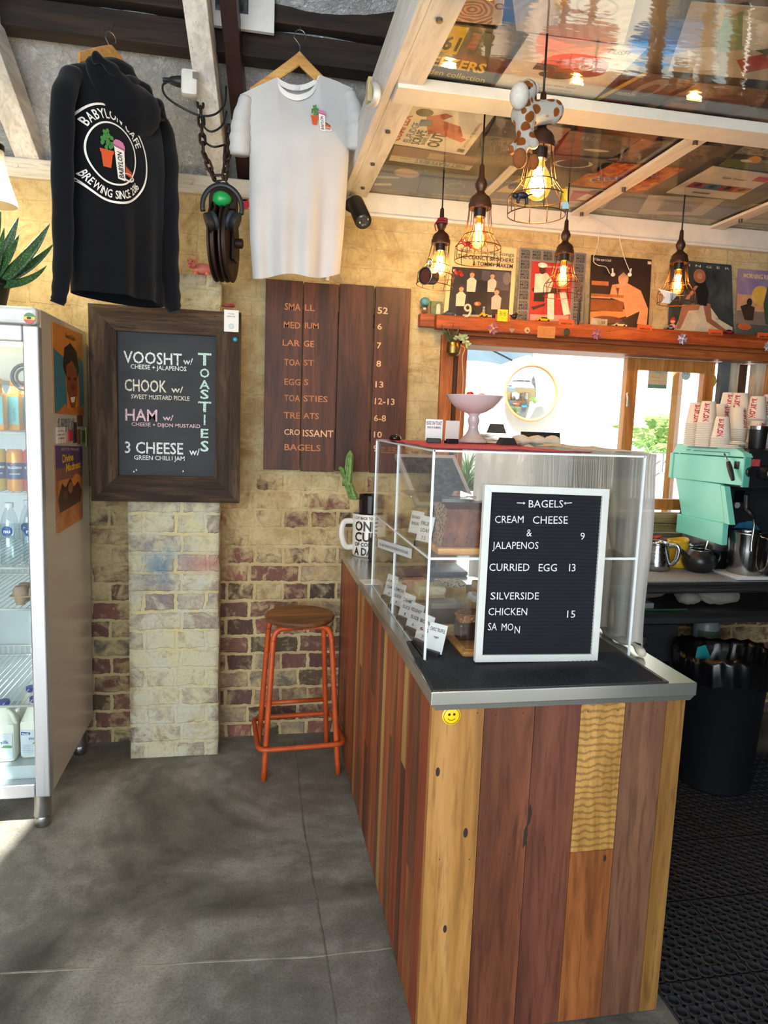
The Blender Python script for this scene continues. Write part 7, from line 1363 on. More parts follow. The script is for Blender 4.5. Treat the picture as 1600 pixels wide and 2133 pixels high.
# stacks of paper cups, upside down
m_cup = plain('#d9d2c4', .6, 0, .02); m_cupw = plain('#e3ded4', .6, 0, .02); m_prt = plain('#b3213c', .6)
def cup_mesh(mb, s): mb.lathe([(.0462*s, .0), (.0478*s, .0018), (.0466*s, .0045), (.0440*s, .005), (.0315*s, .104*s), (.0300*s, .106*s), (.0290*s, .101*s), (0, .101*s)], 32, (0, 0, 0), False, False)
cups = {}
def cup(label, group, p, s, top, ang):
    k = (s, top)
    if k not in cups:
        t = thing('paper_cup', label, 'cup', p, ang, group); b = MB(); cup_mesh(b, s); b.build('cup_wall', m_cup, t, smooth=True, world=False)
        if top:
            b = MB(); rr = lambda z: (.0440-.0125*(z-.005)/(.104*s-.005)*1.0)*s+.0007
            b.text('BABYLON', None, h=.024*s, w=.088*s, bold=.05, fn=lambda x, y: (lambda z, a: V((rr(z)*cos(a), rr(z)*sin(a), z)))(.008+.098*s-.010-x, -pi/2+(y-.012*s)/(.038*s))); b.build('print', m_prt, t, world=False)
        cups[k] = t; return t
    return dup(cups[k], p, ang, label, group)
stacks = [('back left stack by the sash', 1452, 3.20, 839, 1.0, -.45), ('left stack behind the machine cowl', 1477, 3.10, 836, 1.0, -.75), ('short front stack', 1506, 2.99, 868, .96, -.75), ('stack behind the short front stack', 1502, 3.24, 842, 1.0, .35), ('tall back stack', 1521, 3.30, 818, 1.10, -.5), ('middle stack left of the tumbler', 1539, 3.08, 849, 1.0, .45), ('tallest middle stack', 1544, 3.22, 819, 1.10, -1.0), ('right stack behind the tumbler', 1580, 3.14, 826, 1.10, -1.1), ('stack just above the tumbler', 1579, 3.02, 877, 1.0, .25), ('stack at the right edge of the picture', 1608, 3.20, 822, 1.10, -.8)]
for nm, px, Y, ytop, s, ang in stacks:
    p = at(px, ytop, Y=Y); H = p.z-TP-.001; nn = max(1, int(round((H-.106*s)/.0090))+1); zt = H-.106*s
    for k in range(nn):
        z = TP+.001+(zt*k/(nn-1) if nn > 1 else 0); last = k == nn-1
        cup(('topmost paper cup with red lettering, '+nm) if last else ('plain paper cup nested in the '+nm), 'paper cups, '+nm, (p.x, Y, z), s, last, ang)
m_lid = plain('#cfc8bb', .5)
for i, (px, py, Y, lb) in enumerate(((1534, 917, 2.96, 'upper white cup lid lying by the front cup stack'), (1524, 925, 2.95, 'lower white cup lid lying by the front cup stack'))):
    p = at(px, 925, Y=Y); b = MB(); b.lathe([(.044, .0), (.046, .003), (.044, .008), (.036, .010), (.034, .016), (0, .016)], 28, (p.x, Y, TP+.001+.018*(1-i)), False); tag(b.build('cup_lid', m_lid, smooth=True), lb, 'lid')
# milk jugs, teapot, pitcher
m_jug = metal('#b3b6b8', .2, 'X', .03); bz_ = bnz+.0035
def jug(label, x, y, s, body, rz, text=None, z=bz_, base=None, group=None):
    t = thing('milk_jug', label, 'jug', (x, y, z), rz, group); b = MB(); rings = []
    for r, h in ((.0, 0), (.046, 0), (.051, .004), (.052, .02), (.047, .055), (.040, .085), (.0385, .098), (.0405, .104), (.0375, .103), (.036, .09), (.044, .05), (.047, .02), (.0, .012)):
        ring = []
        for j in range(32):
            a = 2*pi*j/32; sp = max(0, cos(a-pi))**6*(.017 if h > .095 else .008 if h > .08 else 0); ring.append(((r+sp)*cos(a)*s, (r+sp)*sin(a)*s, h*s+(sp*.35*s)))
        rings.append(ring)
    b.loft(rings, False, False); b.build('jug_body', body, t, smooth='all', world=False)
    b = MB(); b.tube(curve([(.041*s, 0, .092*s), (.066*s, 0, .096*s), (.076*s, 0, .08*s), (.070*s, 0, .045*s), (.052*s, 0, .022*s)], 6), .0055*s, 8, True, 1.7); b.build('jug_handle', body, t, smooth='all', world=False)
    if text: b = MB(); b.text(text, None, h=.016, w=.045, bold=.01, fn=lambda x_, y_: V((.0475*s*cos(-pi/2+(x_-.022)/.047-rz+.5), .0475*s*sin(-pi/2+(x_-.022)/.047-rz+.5), .055*s+y_))); b.build('lettering', m_ink, t, world=False)
    return t
jug('largest steel milk jug at the front left of the steel bench', at(1357, 1188, Z=bz_).x+.035, 3.10, 1.34, m_jug, radians(-40))
jug('steel milk jug behind the handle of the front one', 2.01, 3.205, 1.22, m_jug, radians(-35))
jug('steel milk jug half hidden behind the muslin cloth', 1.86, 3.22, 1.22, m_jug, radians(-40))
jug('steel milk jug at the back left against the wall', 1.90, 3.345, 1.15, m_jug, radians(-60))
jug('yellow milk jug lettered milk left of the black teapot', 2.12, 3.17, 1.32, plain('#d0a81c', .25), radians(-150), 'MILK')
jug('red rimmed milk jug at the back of the bench', 2.06, 3.345, 1.20, plain('#b8392c', .3), radians(160))
jug('turquoise milk jug at the back of the bench', 1.985, 3.32, 1.08, plain('#2f9aa8', .3), radians(100))
jug('purple milk jug at the back beside the machine', 2.135, 3.335, 1.12, plain('#6b4a8a', .3), radians(100))
jug('small steel milk jug behind the black teapot', 2.22, 3.20, 1.10, m_jug, radians(-10))
tp = thing('teapot', 'matt black lidless teapot with a spoon in it on the steel bench', 'teapot', (2.165, 3.05, bz_)); m_tp = plain('#1f2023', .32, 0, .1); c = V((2.165, 3.05, bz_))
b = MB(); b.lathe([(0, 0), (.050, 0), (.056, .004), (.078, .035), (.083, .058), (.074, .085), (.052, .105), (.046, .108), (.045, .104), (.068, .082), (.075, .058), (.05, .012), (0, .01)], 40, c, False, False); b.build('teapot_body', m_tp, tp, smooth='all')
b = MB(); b.tube(curve([c+V((-.060, -.01, .055)), c+V((-.088, -.015, .082)), c+V((-.118, -.02, .112))], 6), [.026, .024, .021, .019, .017, .015, .014, .013, .012, .011, .010, .009, .008], 12); b.build('spout', m_tp, tp, smooth='all')
b = MB(); b.tube(curve([c+V((.060, .01, .096)), c+V((.085, .01, .100)), c+V((.118, .01, .085)), c+V((.116, .01, .05)), c+V((.080, .01, .026))], 6), .0085, 10); b.build('handle', m_tp, tp, smooth='all')
b = MB(); b.ring(c+V((0, 0, .107)), .046, .003, 32, 6); b.build('steel_collar', metal('#9fa3a5', .2), tp, smooth='all')
b = MB(); q0, q1 = c+V((.01, .0, .03)), P_(1479, 1112, 3.05); d = q1-q0; b.tube([q0, q0+d*.5, q0+d*.72, q0+d*.92, q1], [.003, .003, .006, .008, .004], 8, True, .35); tag(b.build('spoon', metal('#d5d7d8', .15), smooth='all'), 'steel spoon handle standing in the black teapot', 'spoon')
b = MB(); q = at(1545, 1207, Z=bnz); b.box((2.235, 2.86, bnz+.001), (2.62, 3.03, bnz+.010), .004); b.box((2.228, 2.852, bnz+.010), (2.63, 3.04, bnz+.017), .003); tag(b.build('white_tray', plain('#cfd3d4', .35), smooth=True), 'white plastic tray under the big steel pitcher', 'tray')
pt = thing('steel_pitcher', 'big dented stainless steel pitcher on the white tray at the right edge', 'pitcher', (2.345, 2.955, bnz+.0175)); c = V((2.345, 2.955, bnz+.0175)); HH = .205
b = MB(); b.lathe([(0, 0), (.078, 0), (.081, .004), (.080, .12), (.084, .17), (.089, .195), (.090, HH-.004), (.085, HH), (.080, HH-.003), (.079, .19), (.074, .02), (0, .01)], 44, c, False, False, wob=lambda a, h: .004*sin(a*3+h*20)*(h > .02)); b.build('pitcher_body', metal('#a7abad', .18, 'Z', .05), pt, smooth='all')
b = MB(); b.tube(curve([c+V((.020, -.080, .185)), c+V((.025, -.118, .180)), c+V((.030, -.122, .12)), c+V((.030, -.112, .05)), c+V((.025, -.080, .025))], 6), .012, 8, True, .55); b.build('pitcher_handle', metal('#b3aa98', .25), pt, smooth='all')
b = MB(); b.lathe([(.010, -.006), (.012, 0), (.010, .006)], 12, c+V((.035, -.112, .02)), ax='Y'); b.build('handle_foot', m_bk, pt, smooth=True)
# under the bench
m_lin = cloth('#8f8a7e', '#6d685e', .95, 200, .4)
def bundle(label, c, r, sd, m=m_lin):
    b = MB(); b.ball(c, r, 30, 18, lambda d: .16*noise.noise(V((d.x*2.2+sd, d.y*2.2, d.z*2.2)))+.07*noise.noise(V((d.x*6+sd, d.y*6, d.z*6)))+.05*sin(d.x*9+sd)*abs(d.z)); tag(b.build('folded_linen', m, smooth='all'), label, 'linen', 'linen on the undershelf')
bundle('rolled white linen at the right of the bench undershelf', (2.23, 2.97, .822), (.105, .07, .042), 1.0); bundle('small knot of linen beside the rolled linen on the undershelf', (2.07, 2.98, .812), (.055, .06, .034), 4.0); bundle('long crumpled beige linen at the middle of the undershelf', (1.90, 3.10, .812), (.11, .07, .034), 8.0, cloth('#7d6f60', '#5d5146', .95, 200, .4))
b = MB(); b.box((1.60, 2.92, .7695), (1.86, 3.10, .80), .004); tag(b.build('plastic_container', plain('#8d9294', .4), smooth=True), 'flat pale plastic container at the left end of the undershelf', 'container')
b = MB(); b.box((1.70, 2.90, .769), (2.02, 2.915, .775)); tag(b.build('green_board', plain('#2c5a3a', .5)), 'dark green chopping board edge on the undershelf', 'board')
ov = thing('bar_oven', 'dim steel counter oven with a round knob under the bench', 'oven', (1.72, 3.08, 0)); b = MB(); b.box((1.38, 2.90, .10), (1.985, 3.36, .70), .006); b.build('oven_body', metal('#54565a', .45, 'X', .05, .8), ov, smooth=True); p = at(1334, 1336, Y=2.898); b = MB(); b.lathe([(.034, 0), (.032, -.018), (.028, -.022), (0, -.022)], 24, (p.x, 2.899, p.z), ax='Y'); b.box((p.x-.005, 2.868, p.z-.026), (p.x+.005, 2.88, p.z+.026)); b.build('oven_knob', metal('#b9bcbf', .2), ov, smooth=True)
b = MB(); b.box((1.42, 2.896, .18), (1.95, 2.90, .52)); b.build('oven_door', plain('#0d0e11', .15), ov)
bt = thing('bottle', 'big pale plastic bottle with a green label under the bench', 'bottle', (2.34, 3.20, .0)); b = MB(); b.box((2.2, 3.08, .0), (2.62, 3.34, .40)); tag(b.build('storage_crate', plain('#22242a', .6)), 'dark storage crate against the wall under the bench', 'crate'); b = MB(); b.lathe([(0, .402), (.062, .402), (.066, .41), (.066, .60), (.050, .64), (.022, .66), (.022, .69), (0, .69)], 28, (2.36, 3.21, 0)); b.build('bottle_body', plain('#8c9494', .35), bt, smooth=True); b = MB(); rr = []
for z in (.46, .58): rr.append([(2.36+.0668*cos(a), 3.21+.0668*sin(a), z) for a in [pi+.3+(pi-.6)*i/16 for i in range(17)]])
b.loft(rr, False, False, False); b.build('bottle_label', plain('#4f6a55', .5, 0, .3, 0, 80), bt, smooth='all'); bt.location.z = .402; WORLD[bt.name] = Matrix.Translation(V(bt.location)).inverted()
for ch_ in bt.children:
    for v in ch_.data.vertices: v.co.z -= .402
# rubbish bin with a liner
bn_ = thing('rubbish_bin', 'tall black rubbish bin with a plastic liner beside the counter', 'bin', (2.10, 2.72, .012)); c = V((2.10, 2.72, .0125)); m_bin = plain('#14161b', .5, 0, .1)
b = MB(); b.lathe([(0, 0), (.155, 0), (.160, .01), (.190, .56), (.200, .565), (.200, .60), (.192, .60), (.186, .56), (.150, .02), (0, .02)], 48, c, False, False, wob=lambda a, h: .012*sin(a*12)*(1 if .01 < h < .56 else 0)); b.build('bin_body', m_bin, bn_, smooth='all')
m_ln = plain('#0b0c0f', .26, 0, .1); b = MB(); rings = []
for (r, h) in ((.150, .42), (.180, .52), (.190, .60), (.203, .625), (.210, .60), (.206, .54), (.203, .50)):
    rings.append([c+V(((r+.004*sin(a*17+h*20)+.003*sin(a*31))*cos(a), (r+.004*sin(a*17+h*20))*sin(a), h+.014*sin(a*3+1)+.004*sin(a*19))) for a in [2*pi*i/160 for i in range(160)]])
b.loft(rings, True, False); b.build('bin_liner', m_ln, bn_, smooth='all'); b = MB(); q = c+V((-.16, -.06, .60)); b.put([q+V((-.03, 0, -.03)), q+V((.08, .0, -.05)), q+V((.035, .02, .06)), q+V((-.005, .02, .05))], [(0, 1, 2, 3)]); tag(b.build('teal_packet', plain('#1f7f86', .4)), 'teal packet poking out of the rubbish bin', 'packet')
# rubber matting with holes
ml = MB(); N_ = 8; S = .316; pt_ = S/N_; hz = .012
for i in range(N_):
    for j in range(N_):
        cx_, cy_ = (i+.5)*pt_+(.004), (j+.5)*pt_; r = .0135; K = 16; o = []; inn = []; inb = []; rim_ = []
        for k in range(K):
            a = 2*pi*(k+.5)/K; ca, sa = cos(a), sin(a); m_ = max(abs(ca), abs(sa)); o.append((cx_-.004+ca/m_*pt_/2, cy_+sa/m_*pt_/2, hz)); rim_.append((cx_-.004+(r+.0035)*ca, cy_+(r+.0035)*sa, hz+.0016)); inn.append((cx_-.004+r*ca, cy_+r*sa, hz)); inb.append((cx_-.004+r*ca, cy_+r*sa, .001))
        ml.loft([o, rim_, inn, inb], False, False)
ml.box((0, 0, 0), (S, S, .0012)); ml.box((-.002, -.002, 0), (S+.002, 0, hz-.002)); ml.box((-.002, S, 0), (S+.002, S+.002, hz-.002)); ml.box((-.002, 0, 0), (0, S, hz-.002)); ml.box((S, 0, 0), (S+.002, S, hz-.002))  # first box: solid backing added so the holes read dark, then the rims
mo = ml.build('rubber_mat_tile', plain('#2b2d31', .42, 0, .2, .1, 30)); tag(mo, 'black rubber mat tile pierced with round holes on the kitchen floor', 'mat tile', 'rubber mat tiles behind the counter'); first = True
for i in range(5):
    for j in range(-3, 5):
        x, y = 1.160+.3205*i, 1.6525+.3205*j
        if j < -1 and i > 2 or y > 2.7 or (i == 0 and j > 1 and False): continue
        o = mo if first else mo.copy()
        if not first: COL.objects.link(o)
        o.location = (x, y, .0); first = False

# ================================================================== STOOL
m_or = plain('#b94a1d', .42, 0, .1, .1, 40); n = NT('worn_orange_paint'); n.col(n.mix(n.ramp(n.noise(n.co(), 55, 5, .75), [(.60, 0.0), (.68, 1.0)]), n.ramp(n.noise(n.co(), 12, 3), [(.3, '#a8421a'), (.7, '#c9561f')]), '#4a3128')); n.set(.42); m_or = n.m
stc = V((.212, 3.13, 0)); stool = thing('bar_stool', 'orange tubular metal bar stool with a worn round timber seat', 'stool', stc, radians(4))
b = MB(); sh = .712; b.lathe([(0, sh-.024), (.150, sh-.024), (.158, sh-.016), (.160, sh-.008), (.156, sh), (.12, sh-.002), (0, sh-.004)], 48); b.build('seat', wood('#3f2818', '#7a5230', '#9a6d42', 'X', .5, .25, 1.2, 3.0), stool, smooth=True, world=False)
ft = .168; 
for sy_ in (-1, 1):
    pts = []
    for sx__ in (-1, 1):
        leg = [V((sx__*ft, sy_*.155, 0)), V((sx__*.135, sy_*.115, sh-.16)), V((sx__*.130, sy_*.105, sh-.085)), V((sx__*.112, sy_*.10, sh-.045)), V((sx__*.075, sy_*.098, sh-.034))]
        b = MB(); b.tube(curve(leg, 7)+[V((0, sy_*.097, sh-.033))], .0125, 12); b.build('leg', m_or, stool, smooth='all', world=False)
b = MB()
for sx__ in (-1, 1): b.tube([V((sx__*.10, -.10, sh-.036)), V((sx__*.10, .10, sh-.036))], .008, 8)
b.build('seat_brace', m_or, stool, smooth='all', world=False)
def rr_(w, d, r, z): return [V((sx*(w-r)+r*cos(a), sy*(d-r)+r*sin(a), z)) for (sx, sy, a0) in ((1, 1, 0), (-1, 1, pi/2), (-1, -1, pi), (1, -1, 1.5*pi)) for a in [a0+pi/2*i/6 for i in range(7)]]
b = MB(); P = rr_(.192, .172, .04, .150); b.tube(P+[P[0], P[1]], .0115, 10, False); b.build('foot_ring', m_or, stool, smooth='all', world=False)
b = MB(); b.tube([V((-.155, .142, .235)), V((.155, .142, .235))], .0105, 10); b.build('stretcher', m_or, stool, smooth='all', world=False)

# ================================================================== DRINKS FRIDGE
fx0, fx1, fy0, fy1, fz0, fz1 = -1.395, -.745, 2.695, 3.375, .150, 1.948
fr = thing('drinks_fridge', 'white upright drinks fridge with a silver framed glass door at the left edge', 'fridge', ((fx0+fx1)/2, (fy0+fy1)/2, 0)); m_fw = plain('#c3beb4', .2, 0, .02, 0, 4); m_al = metal('#b9bdc2', .35, 'Z', .02, .75); m_in = plain('#b4bec3', .3, 0, .02)
t = .032
def fb(nm, lo, hi, m, bev=0, par=None): b = MB(); b.box(lo, hi); return b.build(nm, m, par or fr, bev=bev)
fb('side_panel', (fx1-t, fy0, fz0), (fx1, fy1, fz1), m_fw, .003); fb('side_panel', (fx0, fy0, fz0), (fx0+t, fy1, fz1), m_fw, .003); fb('back_panel', (fx0+t, fy1-.04, fz0), (fx1-t, fy1, fz1), m_in); fb('top_panel', (fx0+t, fy0, fz1-.04), (fx1-t, fy1-.04, fz1), m_fw); fb('floor_panel', (fx0+t, fy0, fz0), (fx1-t, fy1-.04, fz0+.11), m_in)
fb('header', (fx0, fy0-.052, fz1-.058), (fx1, fy0, fz1), plain('#d6d7d5', .35), .012)
hz0, hz1 = fz0+.005, fz1-.062; dy0, dy1 = fy0-.050, fy0-.004; dx0, dx1 = fx0+.004, fx1+.004
b = MB(); w = .052
for lo, hi in (((dx0, dy0, hz0), (dx0+w, dy1, hz1)), ((dx1-w, dy0, hz0), (dx1, dy1, hz1)), ((dx0+w, dy0, hz1-.055), (dx1-w, dy1, hz1)), ((dx0+w, dy0, hz0), (dx1-w, dy1, hz0+.055))): b.box(lo, hi)
dr = b.build('door_frame', m_al, fr, bev=.005); b = MB(); b.box((dx0+w-.005, dy0+.018, hz0+.05), (dx1-w+.005, dy0+.022, hz1-.05)); b.build('door_glass', clear((.95, .985, .98), 1, .012, .01, .3), dr)
fb('door_gasket', (fx1-.02, dy1, hz0), (fx1-.004, fy0, hz1), plain('#6d7072', .7), 0, dr)
for x, y in ((fx1-.048, fy0+.03), (fx1-.048, fy1-.06), (fx0+.048, fy0+.03), (fx0+.048, fy1-.06)): b = MB(); b.lathe([(0, 0), (.027, 0), (.029, .004), (.029, .038), (.027, .042), (.032, .045), (.032, fz0+.004)], 24, (x, y, 0)); b.build('leg', metal('#9d9d9b', .3), fr, smooth=True)
# inner fittings
fb('fan_box', (fx0+t, fy0+.10, 1.70), (fx1-t, fy1-.04, 1.875), plain('#b5b0a0', .4)); b = MB(); b.ring((-.83, fy0+.096, 1.715), .045, .006, 28, 6, 'Y'); b.ring((-.83, fy0+.096, 1.715), .030, .004, 24, 6, 'Y'); b.build('fan_grille', plain('#3b3a36', .5), fr, smooth='all')
fb('lamp_cover', (fx0+t+.05, fy0+.03, 1.822), (fx1-t-.012, fy0+.10, 1.870), glow('#fff0c0', .8), .004); l = area('fridge_lamp', (-1.07, fy0+.10, 1.68), (-1.07, fy0+.30, .5), .5, .08, 0.5, (.90, .97, 1.0))
shz = [1.512, 1.293, 1.018, .862, .487]
for k, z in enumerate(shz):
    b = MB(); y0, y1 = fy0+.025, fy1-.06
    b.tube([(fx0+t+.01, y0, z), (fx1-t-.006, y0, z)], .005, 6); b.tube([(fx0+t+.01, y1, z), (fx1-t-.006, y1, z)], .004, 6)
    for i in range(24): x = fx1-t-.01-.023*i; b.tube([(x, y0, z), (x, y1, z), (x, y1, z+.045)], .0022, 5)
    b.tube([(fx0+t+.01, y1, z+.045), (fx1-t-.006, y1, z+.045)], .003, 5); b.build('wire_shelf', plain('#c9cccc', .35), fr, smooth='all')
# badge on the header
bdg = MB(); c = at(61, 663, Y=dy0-.004); bdg.lathe([(0, 0), (.0185, 0), (.0185, -.002), (0, -.0025)], 26, (c.x, dy0-.003, c.z), ax='Y'); n = NT('tricolour'); s_ = n.add('ShaderNodeSeparateXYZ'); n.l(n.co(), s_.inputs[0]); n.col(n.ramp(n.math('MULTIPLY', n.math('SUBTRACT', s_.outputs[2], c.z-.02), 25.0), [(0.0, '#b5321f'), (.38, '#d9bc2c'), (.64, '#2f7a35')], 'CONSTANT')); n.set(.35)
bg2 = tag(bdg.build('round_badge', n.m), 'round green, yellow and red badge on the fridge header', 'badge'); b = MB(); M = frame((c.x, dy0-.0058, c.z), X_, Z_); b.m = 0; b.put([M @ V(p) for p in ((-.007, -.003, 0), (.006, -.003, 0), (.007, .004, 0), (-.004, .005, 0), (-.008, .002, 0))], [(0, 1, 2, 3, 4)]); b.build('emblem', plain('#2a2016'), bg2)
# things in the fridge
m_jb = plain('#d08a1c', .15, 0, .1); m_lbl = plain('#5fb0b0', .5, 0, .1)
FR_ = 'juice bottles on the top fridge shelf'; proto = None
def juice(label, x, y, z):
    global proto
    if proto is None:
        t = thing('juice_bottle', label, 'bottle', (x, y, z), 0, FR_); b = MB(); b.box((-.026, -.026, 0), (.026, .026, .135), .010); b.lathe([(.024, .134), (.014, .158), (.0125, .17), (0, .17)], 20, (0, 0, 0)); b.build('bottle_body', m_jb, t, smooth=True, world=False); b = MB(); b.lathe([(.0145, .168), (.0145, .186), (0, .187)], 18); b.build('cap', plain('#d8a233', .4), t, smooth=True, world=False); b = MB(); b.box((-.016, -.0268, .025), (.022, -.0262, .125)); lb = b.build('label', m_lbl, t, world=False); b = MB(); b.text('nudie', frame((.012, -.0272, .035), (0, 0, 1), (-1, 0, 0)), h=.012, w=.05); b.build('lettering', plain('#2c5a60'), lb, world=False); proto = t; return t
    return dup(proto, (x, y, z), 0, label, FR_)
juice('orange juice bottle nearest the door stile on the top fridge shelf', -.852, fy0+.17, shz[0]+.006); juice('second orange juice bottle from the door stile, set further forward', -.876, fy0+.115, shz[0]+.006); juice('frontmost orange juice bottle on the top fridge shelf', -.912, fy0+.06, shz[0]+.006); juice('orange juice bottle cut by the left edge of the picture', -.968, fy0+.06, shz[0]+.006)
def can(label, x, y, z, c1):
    t = thing('drink_can', label, 'can', (x, y, z), 0, 'cans on the second fridge shelf'); b = MB(); b.lathe([(.024, 0), (.029, .008), (.029, .14), (.025, .150), (.024, .152), (.022, .149), (0, .149)], 28); b.build('can_body', plain(c1, .25, .3, .1), t, smooth=True, world=False)
    b = MB(); rr = [[(.0294*cos(a), .0294*sin(a), z_) for a in [2*pi*i/28 for i in range(28)]] for z_ in (.045, .105)]; b.loft(rr, False, False); b.m = 0; bd_ = b.build('blue_band', plain('#1c2c5e', .3), t, smooth='all', world=False)
    b = MB(); b.text('PELLEGRINO', None, h=.009, w=.05, align='C', bold=.02, fn=lambda x_, y_: V((.0299*cos(-pi/2+.2+x_/.029), .0299*sin(-pi/2+.2+x_/.029), .083+y_))); b.text('aranciata', None, h=.008, w=.035, align='C', bold=.0, fn=lambda x_, y_: V((.0299*cos(-pi/2+.2+x_/.029), .0299*sin(-pi/2+.2+x_/.029), .062+y_))); b.build('lettering', plain('#d8dbe2'), bd_, world=False); b = MB(); b.poly([V((.0299*cos(-pi/2-.1+r*cos(q)/.029), .0299*sin(-pi/2-.1+r*cos(q)/.029), .099+r*sin(q))) for q, r in [(pi/2+i*pi/5, (.006 if i % 2 == 0 else .0025)) for i in range(10)]]); b.build('red_star', plain('#c43a3a'), bd_, world=False)
    return t
can('orange drink can in the middle of the second fridge shelf', -.865, fy0+.07, shz[1]+.006, '#d88f2a'); can('red topped drink can beside the door stile', -.808, fy0+.07, shz[1]+.006, '#c23b4a'); can('yellow drink can at the left of the second fridge shelf', -.930, fy0+.09, shz[1]+.006, '#c2a52a'); can('orange drink can cut by the left edge of the picture', -.992, fy0+.09, shz[1]+.006, '#cf8a2a')
m_wb = clear((.86, .93, .96), 1, .10, .05, .6)
def water(label, x, y, z):
    t = thing('water_bottle', label, 'bottle', (x, y, z), 0, 'water bottles on the third fridge shelf'); b = MB(); b.lathe([(.028, 0), (.032, .004), (.032, .10), (.030, .105), (.032, .11), (.031, .15), (.022, .19), (.014, .205), (.0135, .222)], 30, (0, 0, 0), True, False, wob=lambda a, h: .03*sin(a*9)*(1 if h < .1 else 0)); b.build('bottle_body', m_wb, t, smooth='all', world=False); b = MB(); b.lathe([(.016, .215), (.016, .232), (0, .233)], 20); b.build('cap', plain('#c5ccd2', .4), t, smooth=True, world=False)
    b = MB(); rr = [[(.0326*cos(a), .0326*sin(a), .13+.019*s_*sqrt(max(0, 1-((a+pi/2)/.62)**2))) for a in [-pi/2-.6+1.2*i/16 for i in range(17)]] for s_ in (-1, 1)]; b.loft(rr, False, False, False); lb = b.build('round_label', plain('#2b4f8f', .4), t, smooth='all', world=False); b = MB(); b.text('nu', None, h=.014, w=.022, align='C', bold=.03, fn=lambda x_, y_: V((.0332*cos(-pi/2+x_/.032), .0332*sin(-pi/2+x_/.032), .124+y_))); b.build('lettering', plain('#e4e8ec'), lb, world=False); return t
water('water bottle in the middle of the third fridge shelf', -.888, fy0+.06, shz[2]+.006); water('water bottle beside the door stile on the third fridge shelf', -.811, fy0+.06, shz[2]+.006); water('water bottle at the left edge on the third fridge shelf', -.968, fy0+.06, shz[2]+.006); water('water bottle in the second row between the front ones', -.850, fy0+.15, shz[2]+.006)
eg = thing('egg_carton', 'grey brown cardboard egg carton on the fourth fridge shelf', 'egg carton', (-.84, fy0+.11, shz[3]+.006)); b = MB(); b.M = Matrix.Translation(V((-.835, fy0+.10, shz[3]+.006)))
m_eg = plain('#a58a72', .9, 0, .1, .3, 80)
for i in range(2):
    for j in range(2): b.lathe([(.0, 0), (.016, 0), (.024, .034), (.026, .036)], 12, (-.028+.056*i, -.025+.05*j, 0), True, False)
b.box((-.060, -.055, .034), (.060, .055, .038)); b.build('carton_base', m_eg, eg, smooth=True); b = MB(); b.M = Matrix.Translation(V((-.835, fy0+.10, shz[3]+.006)))
for i in range(2):
    for j in range(2): b.lathe([(.028, .038), (.025, .060), (.018, .070), (.0, .072)], 14, (-.028+.056*i, -.025+.05*j, 0), False)
b.build('carton_lid', m_eg, eg, smooth=True)
m_mk = plain('#dcdccd', .35, 0, .02)
def milk(label, x, y, z):
    t = thing('milk_bottle', label, 'bottle', (x, y, z), 0, 'milk bottles at the foot of the fridge'); b = MB(); b.box((-.048, -.048, 0), (.048, .048, .155), .016); rings = []
    for k in range(7): q = k/6; r = lerp(.046, .018, q); rings.append([(r*(abs(cos(a))**.6)*(1 if cos(a) > 0 else -1), r*(abs(sin(a))**.6)*(1 if sin(a) > 0 else -1), lerp(.150, .215, q)) for a in [2*pi*i/24 for i in range(24)]])
    b.loft(rings, False, True); b.build('bottle_body', m_mk, t, smooth=True, world=False); b = MB(); b.lathe([(.020, .213), (.020, .230), (.018, .232), (0, .232)], 20); b.build('blue_cap', plain('#23399a', .4), t, smooth=True, world=False); b = MB(); b.tube(curve([(.044, -.02, .145), (.036, -.03, .185), (.016, -.016, .20)], 5), .008, 8); b.build('grip', m_mk, t, smooth='all', world=False)
    b = MB(); b.box((-.042, -.0492, .015), (.040, -.0484, .118)); lb = b.build('label', plain('#c4ccd6', .5), t, world=False); b = MB(); M = frame((0, -.0497, 0), X_, Z_); b.m = 0; b.text('milk', frame((-.012, -.0497, .078), X_, Z_), h=.014, w=.04, bold=.02)
    for k in range(5): b.text('nutrition values per serve', frame((-.036, -.0497, .056-.007*k), X_, Z_), h=.003, w=.04)
    b.m = 1; b.put([M @ V((-.040, .098, 0)), M @ V((-.008, .098, 0)), M @ V((-.006, .108, 0)), M @ V((-.040, .112, 0))], [(0, 1, 2, 3)]); b.m = 2; b.text("Pauls", frame((-.036, -.05, .100), X_, Z_), h=.007, w=.024, bold=.02); b.m = 3; b.put([M @ V((-.002, .062, 0)), M @ V((.038, .060, 0)), M @ V((.038, .070, 0)), M @ V((.01, .072, 0))], [(0, 1, 2, 3)]); b.build('lettering', [plain('#2d4a86'), plain('#1d3a7a'), plain('#e2e6ea'), plain('#4d8a4a')], lb, world=False); return t
milk('milk bottle facing out at the foot of the fridge', -.932, fy0+.075, fz0+.1105); milk('milk bottle beside the door stile at the foot of the fridge', -.829, fy0+.10, fz0+.1105); milk('milk bottle in the back row at the foot of the fridge', -.875, fy0+.21, fz0+.1105); milk('milk bottle at the left edge at the foot of the fridge', -1.035, fy0+.09, fz0+.1105)
